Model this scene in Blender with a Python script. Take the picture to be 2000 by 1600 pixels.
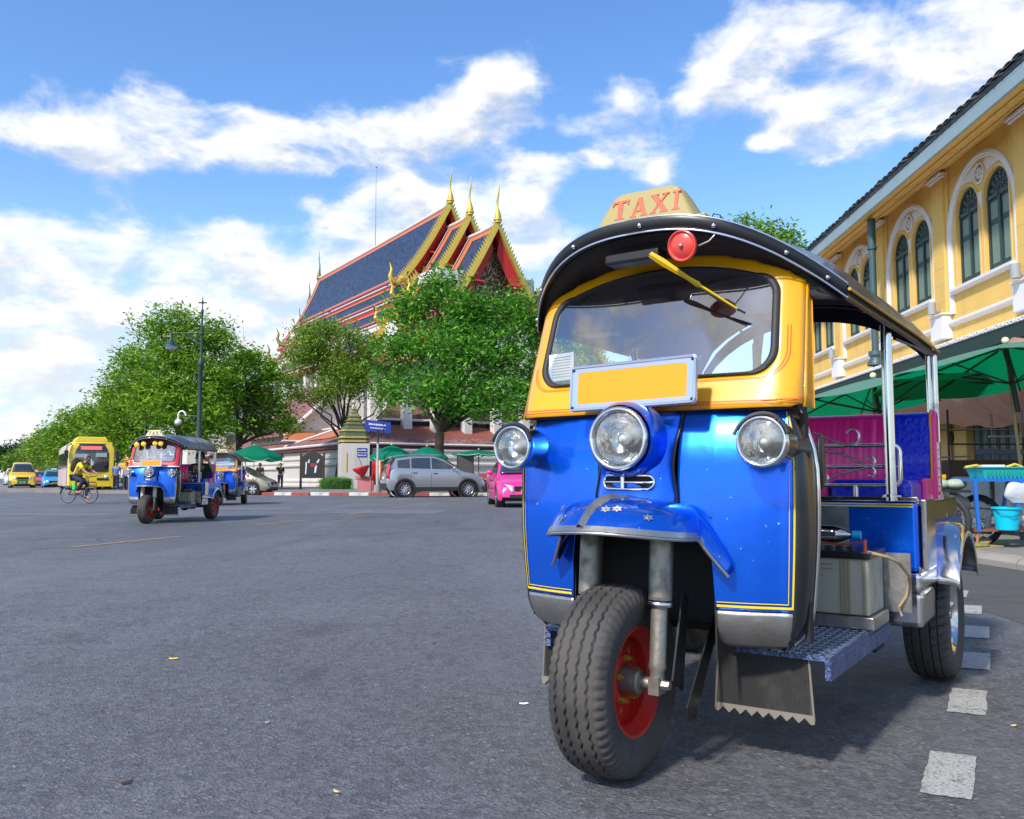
import bpy, math, random
import numpy as np
from mathutils import Vector, Matrix
R = math.radians
PI = math.pi
S = bpy.context.scene
C = S.collection
for o in list(bpy.data.objects):
    bpy.data.objects.remove(o)

# ---------------------------------------------------------------- camera
cd = bpy.data.cameras.new('camera')
cam = bpy.data.objects.new('camera', cd)
C.objects.link(cam)
cam.location = (0, 0, 0.85)
cam.rotation_euler = (R(90) + math.atan(134 / 1700), 0, 0)
cd.sensor_width = 36
cd.lens = 36 * 1700 / 2000
cd.clip_start = 0.05
cd.clip_end = 3000
S.camera = cam

# ---------------------------------------------------------------- light
SUN_AZ, SUN_EL = R(217), R(43)      # azimuth measured clockwise from +Y
sd = Vector((math.sin(SUN_AZ) * math.cos(SUN_EL), math.cos(SUN_AZ) * math.cos(SUN_EL), math.sin(SUN_EL)))
sl = bpy.data.lights.new('sun', 'SUN')
sl.energy = 2.6
sl.angle = R(4)
sl.color = (1.0, 0.95, 0.87)
sun = bpy.data.objects.new('sun', sl)
C.objects.link(sun)
sun.rotation_euler = sd.to_track_quat('Z', 'Y').to_euler()
S.view_settings.view_transform = 'Standard'
S.view_settings.look = 'None'
S.view_settings.gamma = 1
S.view_settings.exposure = 0.84
S.view_settings.use_curve_mapping = False
S.cycles.max_bounces = 8
S.cycles.transparent_max_bounces = 16
S.cycles.caustics_reflective = False
S.cycles.caustics_refractive = False

# ---------------------------------------------------------------- node helper
class NT:
    def __init__(s, tree):
        s.t = tree
    def n(s, typ, **kw):
        nd = s.t.nodes.new(typ)
        for k, v in kw.items():
            if k == 'inp':
                for kk, vv in v.items():
                    if isinstance(vv, bpy.types.NodeSocket):
                        s.t.links.new(vv, nd.inputs[kk])
                    else:
                        nd.inputs[kk].default_value = vv
            else:
                setattr(nd, k, v)
        return nd
    def m(s, op, a, b=None, c=None, clamp=False):
        nd = s.t.nodes.new('ShaderNodeMath')
        nd.operation = op
        nd.use_clamp = clamp
        for i, v in enumerate((a, b, c)):
            if v is None:
                continue
            if isinstance(v, bpy.types.NodeSocket):
                s.t.links.new(v, nd.inputs[i])
            else:
                nd.inputs[i].default_value = v
        return nd.outputs[0]
    def noise(s, vec, scale, detail=4, rough=.55, dist=0):
        nd = s.n('ShaderNodeTexNoise', inp={'Scale': scale, 'Detail': detail, 'Roughness': rough, 'Distortion': dist})
        if vec is not None:
            s.t.links.new(vec, nd.inputs['Vector'])
        return nd.outputs['Fac']
    def ramp(s, fac, stops, interp='LINEAR'):
        nd = s.t.nodes.new('ShaderNodeValToRGB')
        nd.color_ramp.interpolation = interp
        el = nd.color_ramp.elements
        while len(el) < len(stops):
            el.new(.5)
        for e, (p, c) in zip(el, stops):
            e.position = p
            e.color = (c, c, c, 1) if not hasattr(c, '__len__') else (*c[:3], 1)
        s.t.links.new(fac, nd.inputs[0])
        return nd.outputs[0]
    def mix(s, fac, a, b, typ='MIX'):
        nd = s.t.nodes.new('ShaderNodeMix')
        nd.data_type = 'RGBA'
        nd.blend_type = typ
        for i, v in ((0, fac), (6, a), (7, b)):
            if isinstance(v, bpy.types.NodeSocket):
                s.t.links.new(v, nd.inputs[i])
            elif i == 0:
                nd.inputs[0].default_value = v
            else:
                nd.inputs[i].default_value = (*v[:3], 1)
        return nd.outputs[2]
    def mapr(s, v, a, b, c=0., d=1., smooth=True):
        nd = s.n('ShaderNodeMapRange', interpolation_type='SMOOTHSTEP' if smooth else 'LINEAR',
                 inp={'Value': v, 'From Min': a, 'From Max': b, 'To Min': c, 'To Max': d})
        return nd.outputs[0]

# ---------------------------------------------------------------- sky with clouds
def px_dir(u, v):
    """direction (azimuth, elevation) of a cloud, measured once in the photograph"""
    x = (u - 1000) / 1700; y = -(v - 800) / 1700; p = math.atan(134 / 1700)
    X, Y, Z = x, math.cos(p) - y * math.sin(p), math.sin(p) + y * math.cos(p)
    return math.atan2(X, Y), math.atan2(Z, math.hypot(X, Y))

CLOUDS = [  # x, y, half width, half height, weight
 (60, 560, 230, 95, 1.), (300, 590, 200, 95, 1.), (60, 700, 330, 150, 1.), (300, 720, 260, 130, .9), (500, 580, 150, 75, .95),
 (560, 690, 160, 110, .8), (-200, 650, 300, 200, .9), (180, 840, 420, 90, .7), (620, 800, 300, 100, .6),
 (110, 265, 75, 42, .9), (190, 290, 80, 30, .8), (290, 225, 100, 42, .95), (400, 250, 110, 52, 1.), (520, 235, 80, 26, .8), (330, 310, 70, 26, .8), (560, 300, 80, 28, .8), (620, 320, 50, 24, .6),
 (690, 262, 90, 30, .9), (790, 275, 80, 30, .8), (880, 250, 80, 50, .9), (950, 195, 75, 50, .95), (1015, 160, 62, 46, 1.), (700, 320, 60, 14, .7), (1060, 215, 50, 26, .7),
 (770, 410, 95, 62, 1.), (690, 470, 75, 50, .95), (870, 380, 60, 40, .7), (800, 500, 150, 70, .9), (1040, 350, 80, 42, .85), (980, 400, 60, 60, .7), (1010, 480, 80, 60, .8), (1100, 560, 120, 100, .6),
 (590, 400, 26, 18, .5), (450, 450, 60, 10, .5), (850, 120, 40, 10, .5),
 (1215, 190, 72, 38, .95), (1240, 290, 90, 42, .92), (1290, 345, 44, 24, .8), (1170, 300, 34, 22, .6), (1130, 250, 30, 14, .5), (1060, 300, 50, 20, .6),
 (1380, 150, 60, 34, .62), (1440, 120, 60, 30, .5), (1340, 190, 30, 20, .4), (1480, 100, 100, 45, .6), (1560, 25, 110, 30, .8), (1440, 190, 70, 30, .6), (1700, 200, 140, 40, .75), (1860, 120, 150, 52, .75), (1960, 160, 90, 50, .7), (1540, 225, 90, 40, .8), (1700, 60, 120, 40, .6),
 (1980, 20, 200, 50, .75), (1640, 265, 120, 25, .5), (1600, 305, 48, 15, .8), (1470, 275, 35, 12, .6), (1850, 230, 200, 40, .6), (2250, 200, 300, 200, .9)]
w = bpy.data.worlds.new('World')
S.world = w
w.use_nodes = True
w.node_tree.nodes.clear()
# node group: direction -> cloud density
G = bpy.data.node_groups.new('cloud_density', 'ShaderNodeTree')
G.interface.new_socket('Dir', in_out='INPUT', socket_type='NodeSocketVector')
G.interface.new_socket('Density', in_out='OUTPUT', socket_type='NodeSocketFloat')
g = NT(G)
gi = G.nodes.new('NodeGroupInput'); go = G.nodes.new('NodeGroupOutput')
sx = g.n('ShaderNodeSeparateXYZ', inp={0: gi.outputs[0]})
wn = g.n('ShaderNodeTexNoise', inp={'Scale': 7., 'Detail': 5., 'Roughness': .6, 'Vector': gi.outputs[0]})
wn2 = g.n('ShaderNodeSeparateXYZ', inp={0: wn.outputs['Color']})
az = g.m('ADD', g.m('ARCTAN2', sx.outputs[0], sx.outputs[1]), g.m('MULTIPLY', g.m('SUBTRACT', wn2.outputs[0], .5), .10))
el = g.m('ADD', g.m('ARCSINE', sx.outputs[2]), g.m('MULTIPLY', g.m('SUBTRACT', wn2.outputs[1], .5), .06))
acc = None
for (u, v, a, b, wt) in CLOUDS:
    ca, ce = px_dir(u, v)
    dx = g.m('MULTIPLY', g.m('SUBTRACT', az, ca), 1700 / a)
    dy = g.m('MULTIPLY', g.m('SUBTRACT', el, ce), 1700 / b)
    d2 = g.m('ADD', g.m('MULTIPLY', dx, dx), g.m('MULTIPLY', dy, dy))
    e = g.m('MULTIPLY', g.m('EXPONENT', g.m('MULTIPLY', d2, -.75)), wt)
    acc = e if acc is None else g.m('ADD', acc, e)
# behind the camera the same broken cloud goes on
mp = g.n('ShaderNodeMapping', inp={'Vector': gi.outputs[0], 'Scale': (1, 1, 2.)})
far = g.mapr(g.noise(mp.outputs[0], 2.6, 3, .5), .47, .62)
back = g.mapr(g.m('ABSOLUTE', az), .62, .95)
acc = g.m('ADD', g.m('MINIMUM', acc, 1.02), g.m('MULTIPLY', far, back))
f1 = g.noise(mp.outputs[0], 12, 7, .58, .25)
f2 = g.noise(mp.outputs[0], 46, 5, .6)
nn = g.m('ADD', g.m('MULTIPLY', g.m('SUBTRACT', f1, .5), 2.2), g.m('MULTIPLY', g.m('SUBTRACT', f2, .5), .22))
dens = g.m('ADD', g.m('ADD', acc, nn), -.58)
G.links.new(dens, go.inputs[0])

t = NT(w.node_tree)
tc = t.n('ShaderNodeTexCoord')
sky = t.n('ShaderNodeTexSky', sky_type='NISHITA', sun_disc=False, sun_elevation=SUN_EL, sun_rotation=SUN_AZ,
          air_density=1.0, dust_density=.6, ozone_density=2.2)
def cg(vec):
    nd = t.t.nodes.new('ShaderNodeGroup'); nd.node_tree = G
    t.t.links.new(vec, nd.inputs[0])
    return nd.outputs[0]
d0 = cg(tc.outputs['Generated'])
off = t.n('ShaderNodeVectorMath', operation='ADD', inp={0: tc.outputs['Generated'], 1: (-.012, 0, .030)})
offn = t.n('ShaderNodeVectorMath', operation='NORMALIZE', inp={0: off.outputs[0]})
d1 = cg(offn.outputs[0])
cover = t.mapr(d0, -.20, .66)
thick = t.mapr(d0, .3, 1.4)
shade = t.mapr(t.m('SUBTRACT', d1, d0), -.30, .40)          # denser towards the sun: shaded underside
bright = t.m('SUBTRACT', 1.0, t.m('ADD', t.m('MULTIPLY', shade, .20), t.m('MULTIPLY', thick, .05)))
ccol = t.mix(shade, (1., 1., 1.), (.86, .90, .97))
cl = t.n('ShaderNodeVectorMath', operation='SCALE', inp={0: ccol, 'Scale': t.m('MULTIPLY', bright, 4.15)})
hs = t.n('ShaderNodeHueSaturation', inp={'Hue': .505, 'Saturation': 1.22, 'Value': .95, 'Color': sky.outputs[0]})
sep = t.n('ShaderNodeSeparateXYZ', inp={0: tc.outputs['Generated']})
hz = t.mapr(sep.outputs[2], -.02, .34, .75, 0.)
skyc = t.mix(hz, hs.outputs[0], (2.3, 3.4, 4.5))
col = t.mix(t.m('MULTIPLY', cover, .97), skyc, cl.outputs[0])
bg = t.n('ShaderNodeBackground', inp={'Color': col, 'Strength': .15})
wo = t.n('ShaderNodeOutputWorld', inp={0: bg.outputs[0]})
w.cycles_visibility.camera = True
try:
    w.cycles.sampling_method = 'MANUAL'; w.cycles.sample_map_resolution = 512
except Exception:
    pass

# ---------------------------------------------------------------- mesh builder
class MB:
    def __init__(s):
        s.v = []; s.f = []; s.k = []; s.mi = 0
    def add(s, vs, fs):
        b = len(s.v)
        s.v += [tuple(v) for v in vs]
        s.f += [tuple(b + i for i in f) for f in fs]
        s.k += [s.mi] * len(fs)
        return s
    def box(s, x0, x1, y0, y1, z0, z1):
        return s.add([(x0, y0, z0), (x1, y0, z0), (x1, y1, z0), (x0, y1, z0), (x0, y0, z1), (x1, y0, z1), (x1, y1, z1), (x0, y1, z1)],
                     [(0, 3, 2, 1), (4, 5, 6, 7), (0, 1, 5, 4), (1, 2, 6, 5), (2, 3, 7, 6), (3, 0, 4, 7)])
    def obox(s, c, ax, ay, az):
        """box from centre and three half-axis vectors"""
        c, ax, ay, az = map(Vector, (c, ax, ay, az))
        vs = [c + i * ax + j * ay + k * az for k in (-1, 1) for i, j in ((-1, -1), (1, -1), (1, 1), (-1, 1))]
        return s.add(vs, [(0, 3, 2, 1), (4, 5, 6, 7), (0, 1, 5, 4), (1, 2, 6, 5), (2, 3, 7, 6), (3, 0, 4, 7)])
    def loft(s, rings, close=True, caps=False, wrap=False):
        n = len(rings[0]); b = len(s.v)
        vs = [tuple(p) for r in rings for p in r]
        fs = []
        nr = len(rings)
        for i in range(nr if wrap else nr - 1):
            i2 = (i + 1) % nr
            for j in range(n if close else n - 1):
                j2 = (j + 1) % n
                fs.append((i * n + j, i * n + j2, i2 * n + j2, i2 * n + j))
        if caps:
            fs.append(tuple(range(n - 1, -1, -1)))
            fs.append(tuple((nr - 1) * n + j for j in range(n)))
        return s.add(vs, fs)
    def frame(s, d):
        d = Vector(d).normalized()
        u = d.orthogonal().normalized()
        if abs(d.z) < .95:
            u = d.cross(Vector((0, 0, 1))).normalized()
        return u, d.cross(u).normalized()
    def tube(s, pts, r, n=8, closed=False, caps=True, flat=1.):
        pts = [Vector(p) for p in pts]; m = len(pts); rings = []
        u = None
        for i, p in enumerate(pts):
            a = pts[(i - 1) % m] if (closed or i > 0) else p
            b = pts[(i + 1) % m] if (closed or i < m - 1) else p
            d = (b - a).normalized()
            if u is None:
                u, _ = s.frame(d)
            u = (u - d * u.dot(d))
            u = u.normalized() if u.length > 1e-6 else s.frame(d)[0]
            v = d.cross(u)
            rr = r[i] if hasattr(r, '__len__') else r
            rings.append([p + u * math.cos(2 * PI * k / n) * rr + v * math.sin(2 * PI * k / n) * rr * flat for k in range(n)])
        return s.loft(rings, True, caps and not closed, closed)
    def cyl(s, p0, p1, r0, r1=None, n=16, caps=True):
        return s.tube([p0, p1], [r0, r0 if r1 is None else r1], n, caps=caps)
    def lathe(s, prof, o=(0, 0, 0), d=(0, 0, 1), n=32, fr=None, closed=False):
        """prof: (radius, distance along d)"""
        o = Vector(o); d = Vector(d).normalized()
        u, v = s.frame(d)
        rings = [[o + d * h + (u * math.cos(2 * PI * k / n) + v * math.sin(2 * PI * k / n)) * max(r, 1e-5) for k in range(n)] for r, h in prof]
        return s.loft(rings, True, False, closed)
    def sphere(s, c, r, sc=(1, 1, 1), nu=16, nv=10):
        c = Vector(c)
        return s.loft([[c + Vector((math.sin(PI * j / nv) * math.cos(2 * PI * i / nu) * r * sc[0], math.sin(PI * j / nv) * math.sin(2 * PI * i / nu) * r * sc[1], -math.cos(PI * j / nv) * r * sc[2])) for i in range(nu)] for j in range(nv + 1)])
    def grid(s, fn, us, vs, keep=None):
        b = [[fn(u, v) for u in us] for v in vs]; n = len(us)
        fs = []
        for j in range(len(vs) - 1):
            for i in range(n - 1):
                if keep is None or keep((us[i] + us[i + 1]) / 2, (vs[j] + vs[j + 1]) / 2):
                    fs.append((j * n + i, j * n + i + 1, (j + 1) * n + i + 1, (j + 1) * n + i))
        return s.add([p for r in b for p in r], fs)
    def prism(s, poly, fn, h0, h1):
        """poly of 2D points; fn(a, b, h) -> 3D"""
        n = len(poly)
        vs = [fn(a, b, h0) for a, b in poly] + [fn(a, b, h1) for a, b in poly]
        return s.add(vs, [tuple(range(n - 1, -1, -1)), tuple(range(n, 2 * n))] + [(i, (i + 1) % n, n + (i + 1) % n, n + i) for i in range(n)])
    def xf(s, fn, start=0):
        s.v[start:] = [tuple(fn(Vector(p))) for p in s.v[start:]]
        return s
    def mesh(s, name, mats, smooth=35, recalc=True):
        me = bpy.data.meshes.new(name)
        me.from_pydata(s.v, [], s.f)
        for mt in (mats if isinstance(mats, (list, tuple)) else [mats]):
            me.materials.append(mt)
        if any(s.k):
            me.polygons.foreach_set('material_index', s.k)
        if recalc:
            import bmesh
            bm = bmesh.new(); bm.from_mesh(me)
            bmesh.ops.remove_doubles(bm, verts=bm.verts, dist=1e-5)
            bmesh.ops.recalc_face_normals(bm, faces=bm.faces)
            bm.to_mesh(me); bm.free()
        me.update()
        if smooth:
            me.polygons.foreach_set('use_smooth', [True] * len(me.polygons))
            me.set_sharp_from_angle(angle=R(smooth))
        return me

def link(name, me, parent=None):
    o = bpy.data.objects.new(name, me)
    C.objects.link(o)
    if parent is not None:
        o.parent = parent
    return o
def part(name, mb, mats, parent=None, smooth=35, bevel=0, solid=0, seg=2, label=None, offset=0, recalc=True):
    o = link(name, mb.mesh(name, mats, smooth, recalc), parent)
    if solid:
        md = o.modifiers.new('s', 'SOLIDIFY'); md.thickness = solid; md.offset = offset
    if bevel:
        md = o.modifiers.new('b', 'BEVEL'); md.width = bevel; md.segments = seg; md.limit_method = 'ANGLE'; md.angle_limit = R(40)
        md.harden_normals = False
    if label:
        o['label'] = label
    return o
def tag(o, label=None, cat=None, group=None, kind=None):
    if label: o['label'] = label
    if cat: o['category'] = cat
    if group: o['group'] = group
    if kind: o['kind'] = kind
    return o
def thing(name, loc=(0, 0, 0), rz=0, label=None, cat=None, group=None, kind=None):
    o = bpy.data.objects.new(name, None)
    o.empty_display_size = .2
    C.objects.link(o)
    o.location = loc
    o.rotation_euler = (0, 0, rz)
    return tag(o, label, cat, group, kind)
def copy_tree(o, parent=None, loc=None, rz=None):
    c = o.copy()
    C.objects.link(c)
    if parent is not None:
        c.parent = parent
    if loc is not None:
        c.location = loc
    if rz is not None:
        c.rotation_euler = (0, 0, rz)
    for ch in [x for x in bpy.data.objects if x.parent == o]:
        copy_tree(ch, c)
    return c

# ---------------------------------------------------------------- materials
MATS = {}
def mat(name, col, rough=.6, metal=0., var=.12, vscale=6., bump=0., bscale=60., coat=0., dirt=0., dirtcol=(.08, .06, .045), dscale=3., spec=.5, trans=0., rvar=.0, chips=0., chipcol=(.75, .75, .78), stretch=None, emit=None):
    if name in MATS:
        return MATS[name]
    m = bpy.data.materials.new(name)
    m.use_nodes = True
    k = NT(m.node_tree)
    p = m.node_tree.nodes['Principled BSDF']
    tcn = k.n('ShaderNodeTexCoord')
    vec = tcn.outputs['Object']
    if stretch:
        mpn = k.n('ShaderNodeMapping', inp={'Vector': vec, 'Scale': stretch}); vec = mpn.outputs[0]
    c = k.mix(k.noise(vec, vscale, 5), [x * (1 - var) for x in col], [min(1, x * (1 + var)) for x in col])
    rr = None
    if dirt:
        dm = k.mapr(k.noise(vec, dscale, 8, .65), .62 - dirt * .35, .80 - dirt * .25)
        c = k.mix(k.m('MULTIPLY', dm, min(1, dirt * 1.2)), c, dirtcol)
        rr = k.m('ADD', rough, k.m('MULTIPLY', dm, .3), clamp=True)
    if chips:
        cm = k.mapr(k.noise(vec, 38, 3, .7), .735 - chips * .05, .745 - chips * .05)
        c = k.mix(cm, c, chipcol)
    if rvar:
        rr = k.m('ADD', rr if rr is not None else rough, k.m('MULTIPLY', k.m('SUBTRACT', k.noise(vec, 11, 5), .5), rvar), clamp=True)
    k.t.links.new(c, p.inputs['Base Color'])
    if rr is not None:
        k.t.links.new(rr, p.inputs['Roughness'])
    else:
        p.inputs['Roughness'].default_value = rough
    p.inputs['Metallic'].default_value = metal
    p.inputs['Coat Weight'].default_value = coat
    p.inputs['Coat Roughness'].default_value = .06
    p.inputs['Specular IOR Level'].default_value = spec
    if trans:
        p.inputs['Transmission Weight'].default_value = trans
    if emit:
        p.inputs['Emission Color'].default_value = (*emit[:3], 1); p.inputs['Emission Strength'].default_value = emit[3]
    if bump:
        b = k.n('ShaderNodeBump', inp={'Strength': bump, 'Distance': .02, 'Height': k.noise(vec, bscale, 4)})
        k.t.links.new(b.outputs[0], p.inputs['Normal'])
    MATS[name] = m
    return m
def glassmat(name, tint=(.8, .9, .95), refl=.25, rough=.0, dusty=0.):
    if name in MATS:
        return MATS[name]
    m = bpy.data.materials.new(name); m.use_nodes = True
    k = NT(m.node_tree); m.node_tree.nodes.clear()
    tr = k.n('ShaderNodeBsdfTransparent', inp={0: (*tint, 1)})
    gl = k.n('ShaderNodeBsdfGlossy', inp={'Color': (1, 1, 1, 1), 'Roughness': rough})
    lw = k.n('ShaderNodeFresnel', inp={'IOR': 1.5})
    f = k.m('ADD', k.m('MULTIPLY', lw.outputs[0], 1.6), refl * .5, clamp=True)
    mx = k.n('ShaderNodeMixShader', inp={0: f, 1: tr.outputs[0], 2: gl.outputs[0]})
    out = mx.outputs[0]
    if dusty:
        tcn = k.n('ShaderNodeTexCoord')
        df = k.n('ShaderNodeBsdfDiffuse', inp={0: (.6, .58, .55, 1)})
        mx2 = k.n('ShaderNodeMixShader', inp={0: k.m('MULTIPLY', k.noise(tcn.outputs['Object'], 4, 8, .7), dusty), 1: out, 2: df.outputs[0]})
        out = mx2.outputs[0]
    k.n('ShaderNodeOutputMaterial', inp={0: out})
    MATS[name] = m
    return m

chrome = mat('chrome', (.72, .70, .67), .13, 1., .1, rvar=.18, dirt=.25, dirtcol=(.22, .19, .16), dscale=9)
steel = mat('worn_steel', (.46, .44, .41), .34, .9, .25, 7, rvar=.35, dirt=.45, dirtcol=(.12, .10, .08), dscale=6, bump=.35, bscale=7)
darksteel = mat('dark_steel', (.07, .07, .072), .3, .8, .2, rvar=.2, dirt=.3)
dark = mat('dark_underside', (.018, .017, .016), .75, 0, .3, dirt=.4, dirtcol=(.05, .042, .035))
blackmetal = mat('black_paint', (.015, .015, .016), .4, 0, .2, rvar=.2)
rubber = mat('black_rubber', (.022, .022, .022), .6, 0, .15, dirt=.35, dirtcol=(.06, .056, .05), dscale=7)
tyre_m = mat('tyre_rubber', (.048, .045, .042), .62, 0, .25, 9, dirt=.6, dirtcol=(.10, .09, .078), dscale=5, bump=.1, bscale=90)
glass = glassmat('clear_glass', (.82, .90, .94), .40, dusty=.03)
darkglass = mat('car_glass', (.02, .028, .032), .04, 0, .2, coat=.8, spec=.9)
white = mat('white_paint', (.75, .74, .72), .45, 0, .06, dirt=.15)
plateyel = mat('plate_yellow', (.88, .34, .0), .45, 0, .03)
silverframe = mat('silver_frame', (.50, .54, .64), .28, .75, .08, rvar=.15)
lensm = glassmat('lamp_glass', (.95, .95, .93), .25, .02, dusty=.06)
def reflector():
    m = mat('lamp_reflector', (.85, .84, .80), .14, 1., .1, 20, bump=.2, bscale=25)
    return m
reflect = reflector()
skin_m = mat('skin', (.38, .20, .13), .55, 0, .1)
hair_m = mat('black_hair', (.012, .010, .009), .5, 0, .2)
# ================================================================ ground
def asphalt():
    m = bpy.data.materials.new('asphalt'); m.use_nodes = True
    k = NT(m.node_tree); p = m.node_tree.nodes['Principled BSDF']
    tcn = k.n('ShaderNodeTexCoord'); v = tcn.outputs['Object']
    big = k.noise(v, .35, 6, .6, .4)
    mid = k.noise(v, 2.2, 6, .7)
    st = k.n('ShaderNodeMapping', inp={'Vector': v, 'Scale': (3.5, .5, 1), 'Rotation': (0, 0, R(70))})
    streak = k.noise(st.outputs[0], 1.1, 6, .65)
    c = k.mix(k.mapr(big, .3, .7), (.092, .093, .102), (.155, .157, .170))
    c = k.mix(k.mapr(mid, .52, .78, 0, .5), c, (.05, .05, .055))
    c = k.mix(k.mapr(streak, .48, .72, 0, .6), c, (.135, .14, .155))
    vo = k.n('ShaderNodeTexVoronoi', feature='F1', inp={'Vector': v, 'Scale': 95.})
    sp = k.n('ShaderNodeSeparateColor', inp={0: vo.outputs['Color']})
    stone = k.mapr(sp.outputs[0], .62, .95)
    c = k.mix(k.m('MULTIPLY', stone, .62), c, (.30, .30, .31))
    c = k.mix(k.mapr(sp.outputs[1], .72, .95, 0, .6), c, (.028, .028, .032))
    vo2 = k.n('ShaderNodeTexVoronoi', feature='F1', inp={'Vector': v, 'Scale': 34.})
    sp2 = k.n('ShaderNodeSeparateColor', inp={0: vo2.outputs['Color']})
    c = k.mix(k.mapr(sp2.outputs[1], .6, .95, 0, .45), c, (.21, .21, .22)); c = k.mix(k.mapr(sp2.outputs[2], .65, .95, 0, .5), c, (.045, .045, .048))
    chip = k.m('MULTIPLY', k.mapr(sp2.outputs[0], .955, .96), k.mapr(vo2.outputs['Distance'], .28, .2))
    c = k.mix(chip, c, (.36, .35, .34))
    fine = k.noise(v, 240, 3, .7)
    c = k.mix(k.mapr(fine, .35, .7, .0, .35), c, (.16, .16, .17))
    # old oil and rubber stains
    oil = k.mapr(k.noise(v, .8, 8, .75, .8), .55, .70)
    c = k.mix(k.m('MULTIPLY', oil, .55), c, (.040, .038, .038))
    # broad tonal patches: polished wheel paths, old repairs, fine cracks
    rp = k.n('ShaderNodeTexVoronoi', feature='F1', distance='CHEBYCHEV', inp={'Vector': v, 'Scale': .13, 'Randomness': .8})
    rs = k.n('ShaderNodeSeparateColor', inp={0: rp.outputs['Color']})
    c = k.mix(k.mapr(rs.outputs[0], .55, .9, 0, .22), c, (.06, .06, .066))
    c = k.mix(k.mapr(k.noise(st.outputs[0], .28, 3, .5), .5, .7, 0, .35), c, (.20, .205, .225))
    wv = k.n('ShaderNodeVectorMath', operation='ADD', inp={0: v, 1: k.n('ShaderNodeTexNoise', inp={'Vector': v, 'Scale': 1.5, 'Detail': 5.}).outputs['Color']})
    cr = k.n('ShaderNodeTexVoronoi', feature='DISTANCE_TO_EDGE', inp={'Vector': wv.outputs[0], 'Scale': .42})
    crk = k.m('MULTIPLY', k.mapr(cr.outputs['Distance'], .012, .002), k.mapr(k.noise(v, .21, 2), .50, .60))
    c = k.mix(k.m('MULTIPLY', crk, .8), c, (.02, .02, .02))
    k.t.links.new(c, p.inputs['Base Color'])
    rr = k.mapr(mid, .3, .8, .46, .75)
    k.t.links.new(rr, p.inputs['Roughness'])
    p.inputs['Specular IOR Level'].default_value = .55
    h = k.m('ADD', k.m('MULTIPLY', vo.outputs['Distance'], .55), k.m('ADD', k.m('MULTIPLY', fine, .5), k.m('MULTIPLY', k.noise(v, 30, 5, .7), .9)))
    b = k.n('ShaderNodeBump', inp={'Strength': .85, 'Distance': .014, 'Height': h})
    k.t.links.new(b.outputs[0], p.inputs['Normal'])
    return m
road = MB(); road.box(-900, 900, -250, 1500, -.5, 0)
part('road', road, asphalt(), smooth=0)['kind'] = 'structure'
# a slightly browner strip of ground along the right hand kerb
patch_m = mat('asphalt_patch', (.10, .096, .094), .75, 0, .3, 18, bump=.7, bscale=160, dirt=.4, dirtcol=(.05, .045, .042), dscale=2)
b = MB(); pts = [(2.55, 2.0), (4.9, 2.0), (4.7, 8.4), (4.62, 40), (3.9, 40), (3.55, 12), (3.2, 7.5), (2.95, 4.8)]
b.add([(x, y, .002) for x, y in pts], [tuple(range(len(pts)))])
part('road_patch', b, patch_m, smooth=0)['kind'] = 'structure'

random.seed(11)
def paintmat(name, col, wear=.5):
    m = bpy.data.materials.new(name); m.use_nodes = True
    k = NT(m.node_tree); p = m.node_tree.nodes['Principled BSDF']
    tcn = k.n('ShaderNodeTexCoord'); v = tcn.outputs['Object']
    n1 = k.noise(v, 7, 10, .8); n2 = k.noise(v, 110, 3, .7)
    wm = k.m('ADD', k.mapr(n1, .52, .66, 0, .8), k.mapr(n2, .50, .60, 0, .65), clamp=True)
    c = k.mix(wm, col, (.10, .10, .105)); k.t.links.new(c, p.inputs['Base Color'])
    p.inputs['Roughness'].default_value = .7
    bb = k.n('ShaderNodeBump', inp={'Strength': .5, 'Distance': .01, 'Height': n2}); k.t.links.new(bb.outputs[0], p.inputs['Normal'])
    return m
yelpaint = paintmat('faded_yellow_paint', (.36, .24, .10), .9)
whpaint = paintmat('worn_white_paint', (.44, .43, .40), .6)
mk = thing('road_marking', kind='structure')
def dash(pts, m, z=.005):
    q = []
    for (x0, y0), (x1, y1) in zip(pts, pts[1:] + pts[:1]):
        for i in range(9): q.append((x0 + (x1 - x0) * i / 9 + random.uniform(-.003, .003), y0 + (y1 - y0) * i / 9 + random.uniform(-.003, .003)))
    b = MB(); b.add([(x, y, z) for x, y in q], [tuple(range(len(q)))])
    return part('dash', b, m, mk, 0)
yl = [(-5.42, 10.76), (-4.82, 12.82), (-4.65, 15.87), (-4.16, 17.58), (-3.97, 20.26), (-3.57, 22.44), (-3.4, 24.71), (-3.1, 26.5), (-2.9, 27.5), (-2.64, 29.74), (-2.4, 31.8), (-2.1, 33.6)]
for i in range(0, len(yl), 2):
    (x0, y0), (x1, y1) = yl[i], yl[i + 1]
    dash([(x0 - .06, y0), (x0 + .06, y0), (x1 + .06, y1), (x1 - .06, y1)], yelpaint)
sq = [[(1.31, 2.78), (1.41, 2.73), (1.2, 2.37), (1.1, 2.43)]]
base = Vector((1.17, 2.55)); dd = Vector((.46, .91))
for n, (x, y) in enumerate([(1.26, 2.58), (1.74, 3.40), (2.16, 4.14), (2.57, 4.90), (2.97, 5.72), (3.30, 6.5), (3.62, 7.3), (3.9, 8.1), (4.1, 8.9), (4.25, 9.8)]):
    a = Vector((.057, -.028)); l = Vector((.10, .18))
    c0 = Vector((x, y))
    if n > 4: a *= .8
    dash([tuple(c0 - a - l), tuple(c0 + a - l), tuple(c0 + a + l), tuple(c0 - a + l)], whpaint, .0035)
for (x, y, w_) in [(-21, 33, 2.2), (-17.2, 33.2, 2.0), (-25, 33.5, 2), (-12.5, 34, 1.6), (-9.5, 34.3, 1.5)]:
    dash([(x, y), (x + w_, y + .1), (x + w_, y + .35), (x, y + .25)], whpaint)
sm = mat('seam_tar', (.03, .03, .032), .6)
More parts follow.
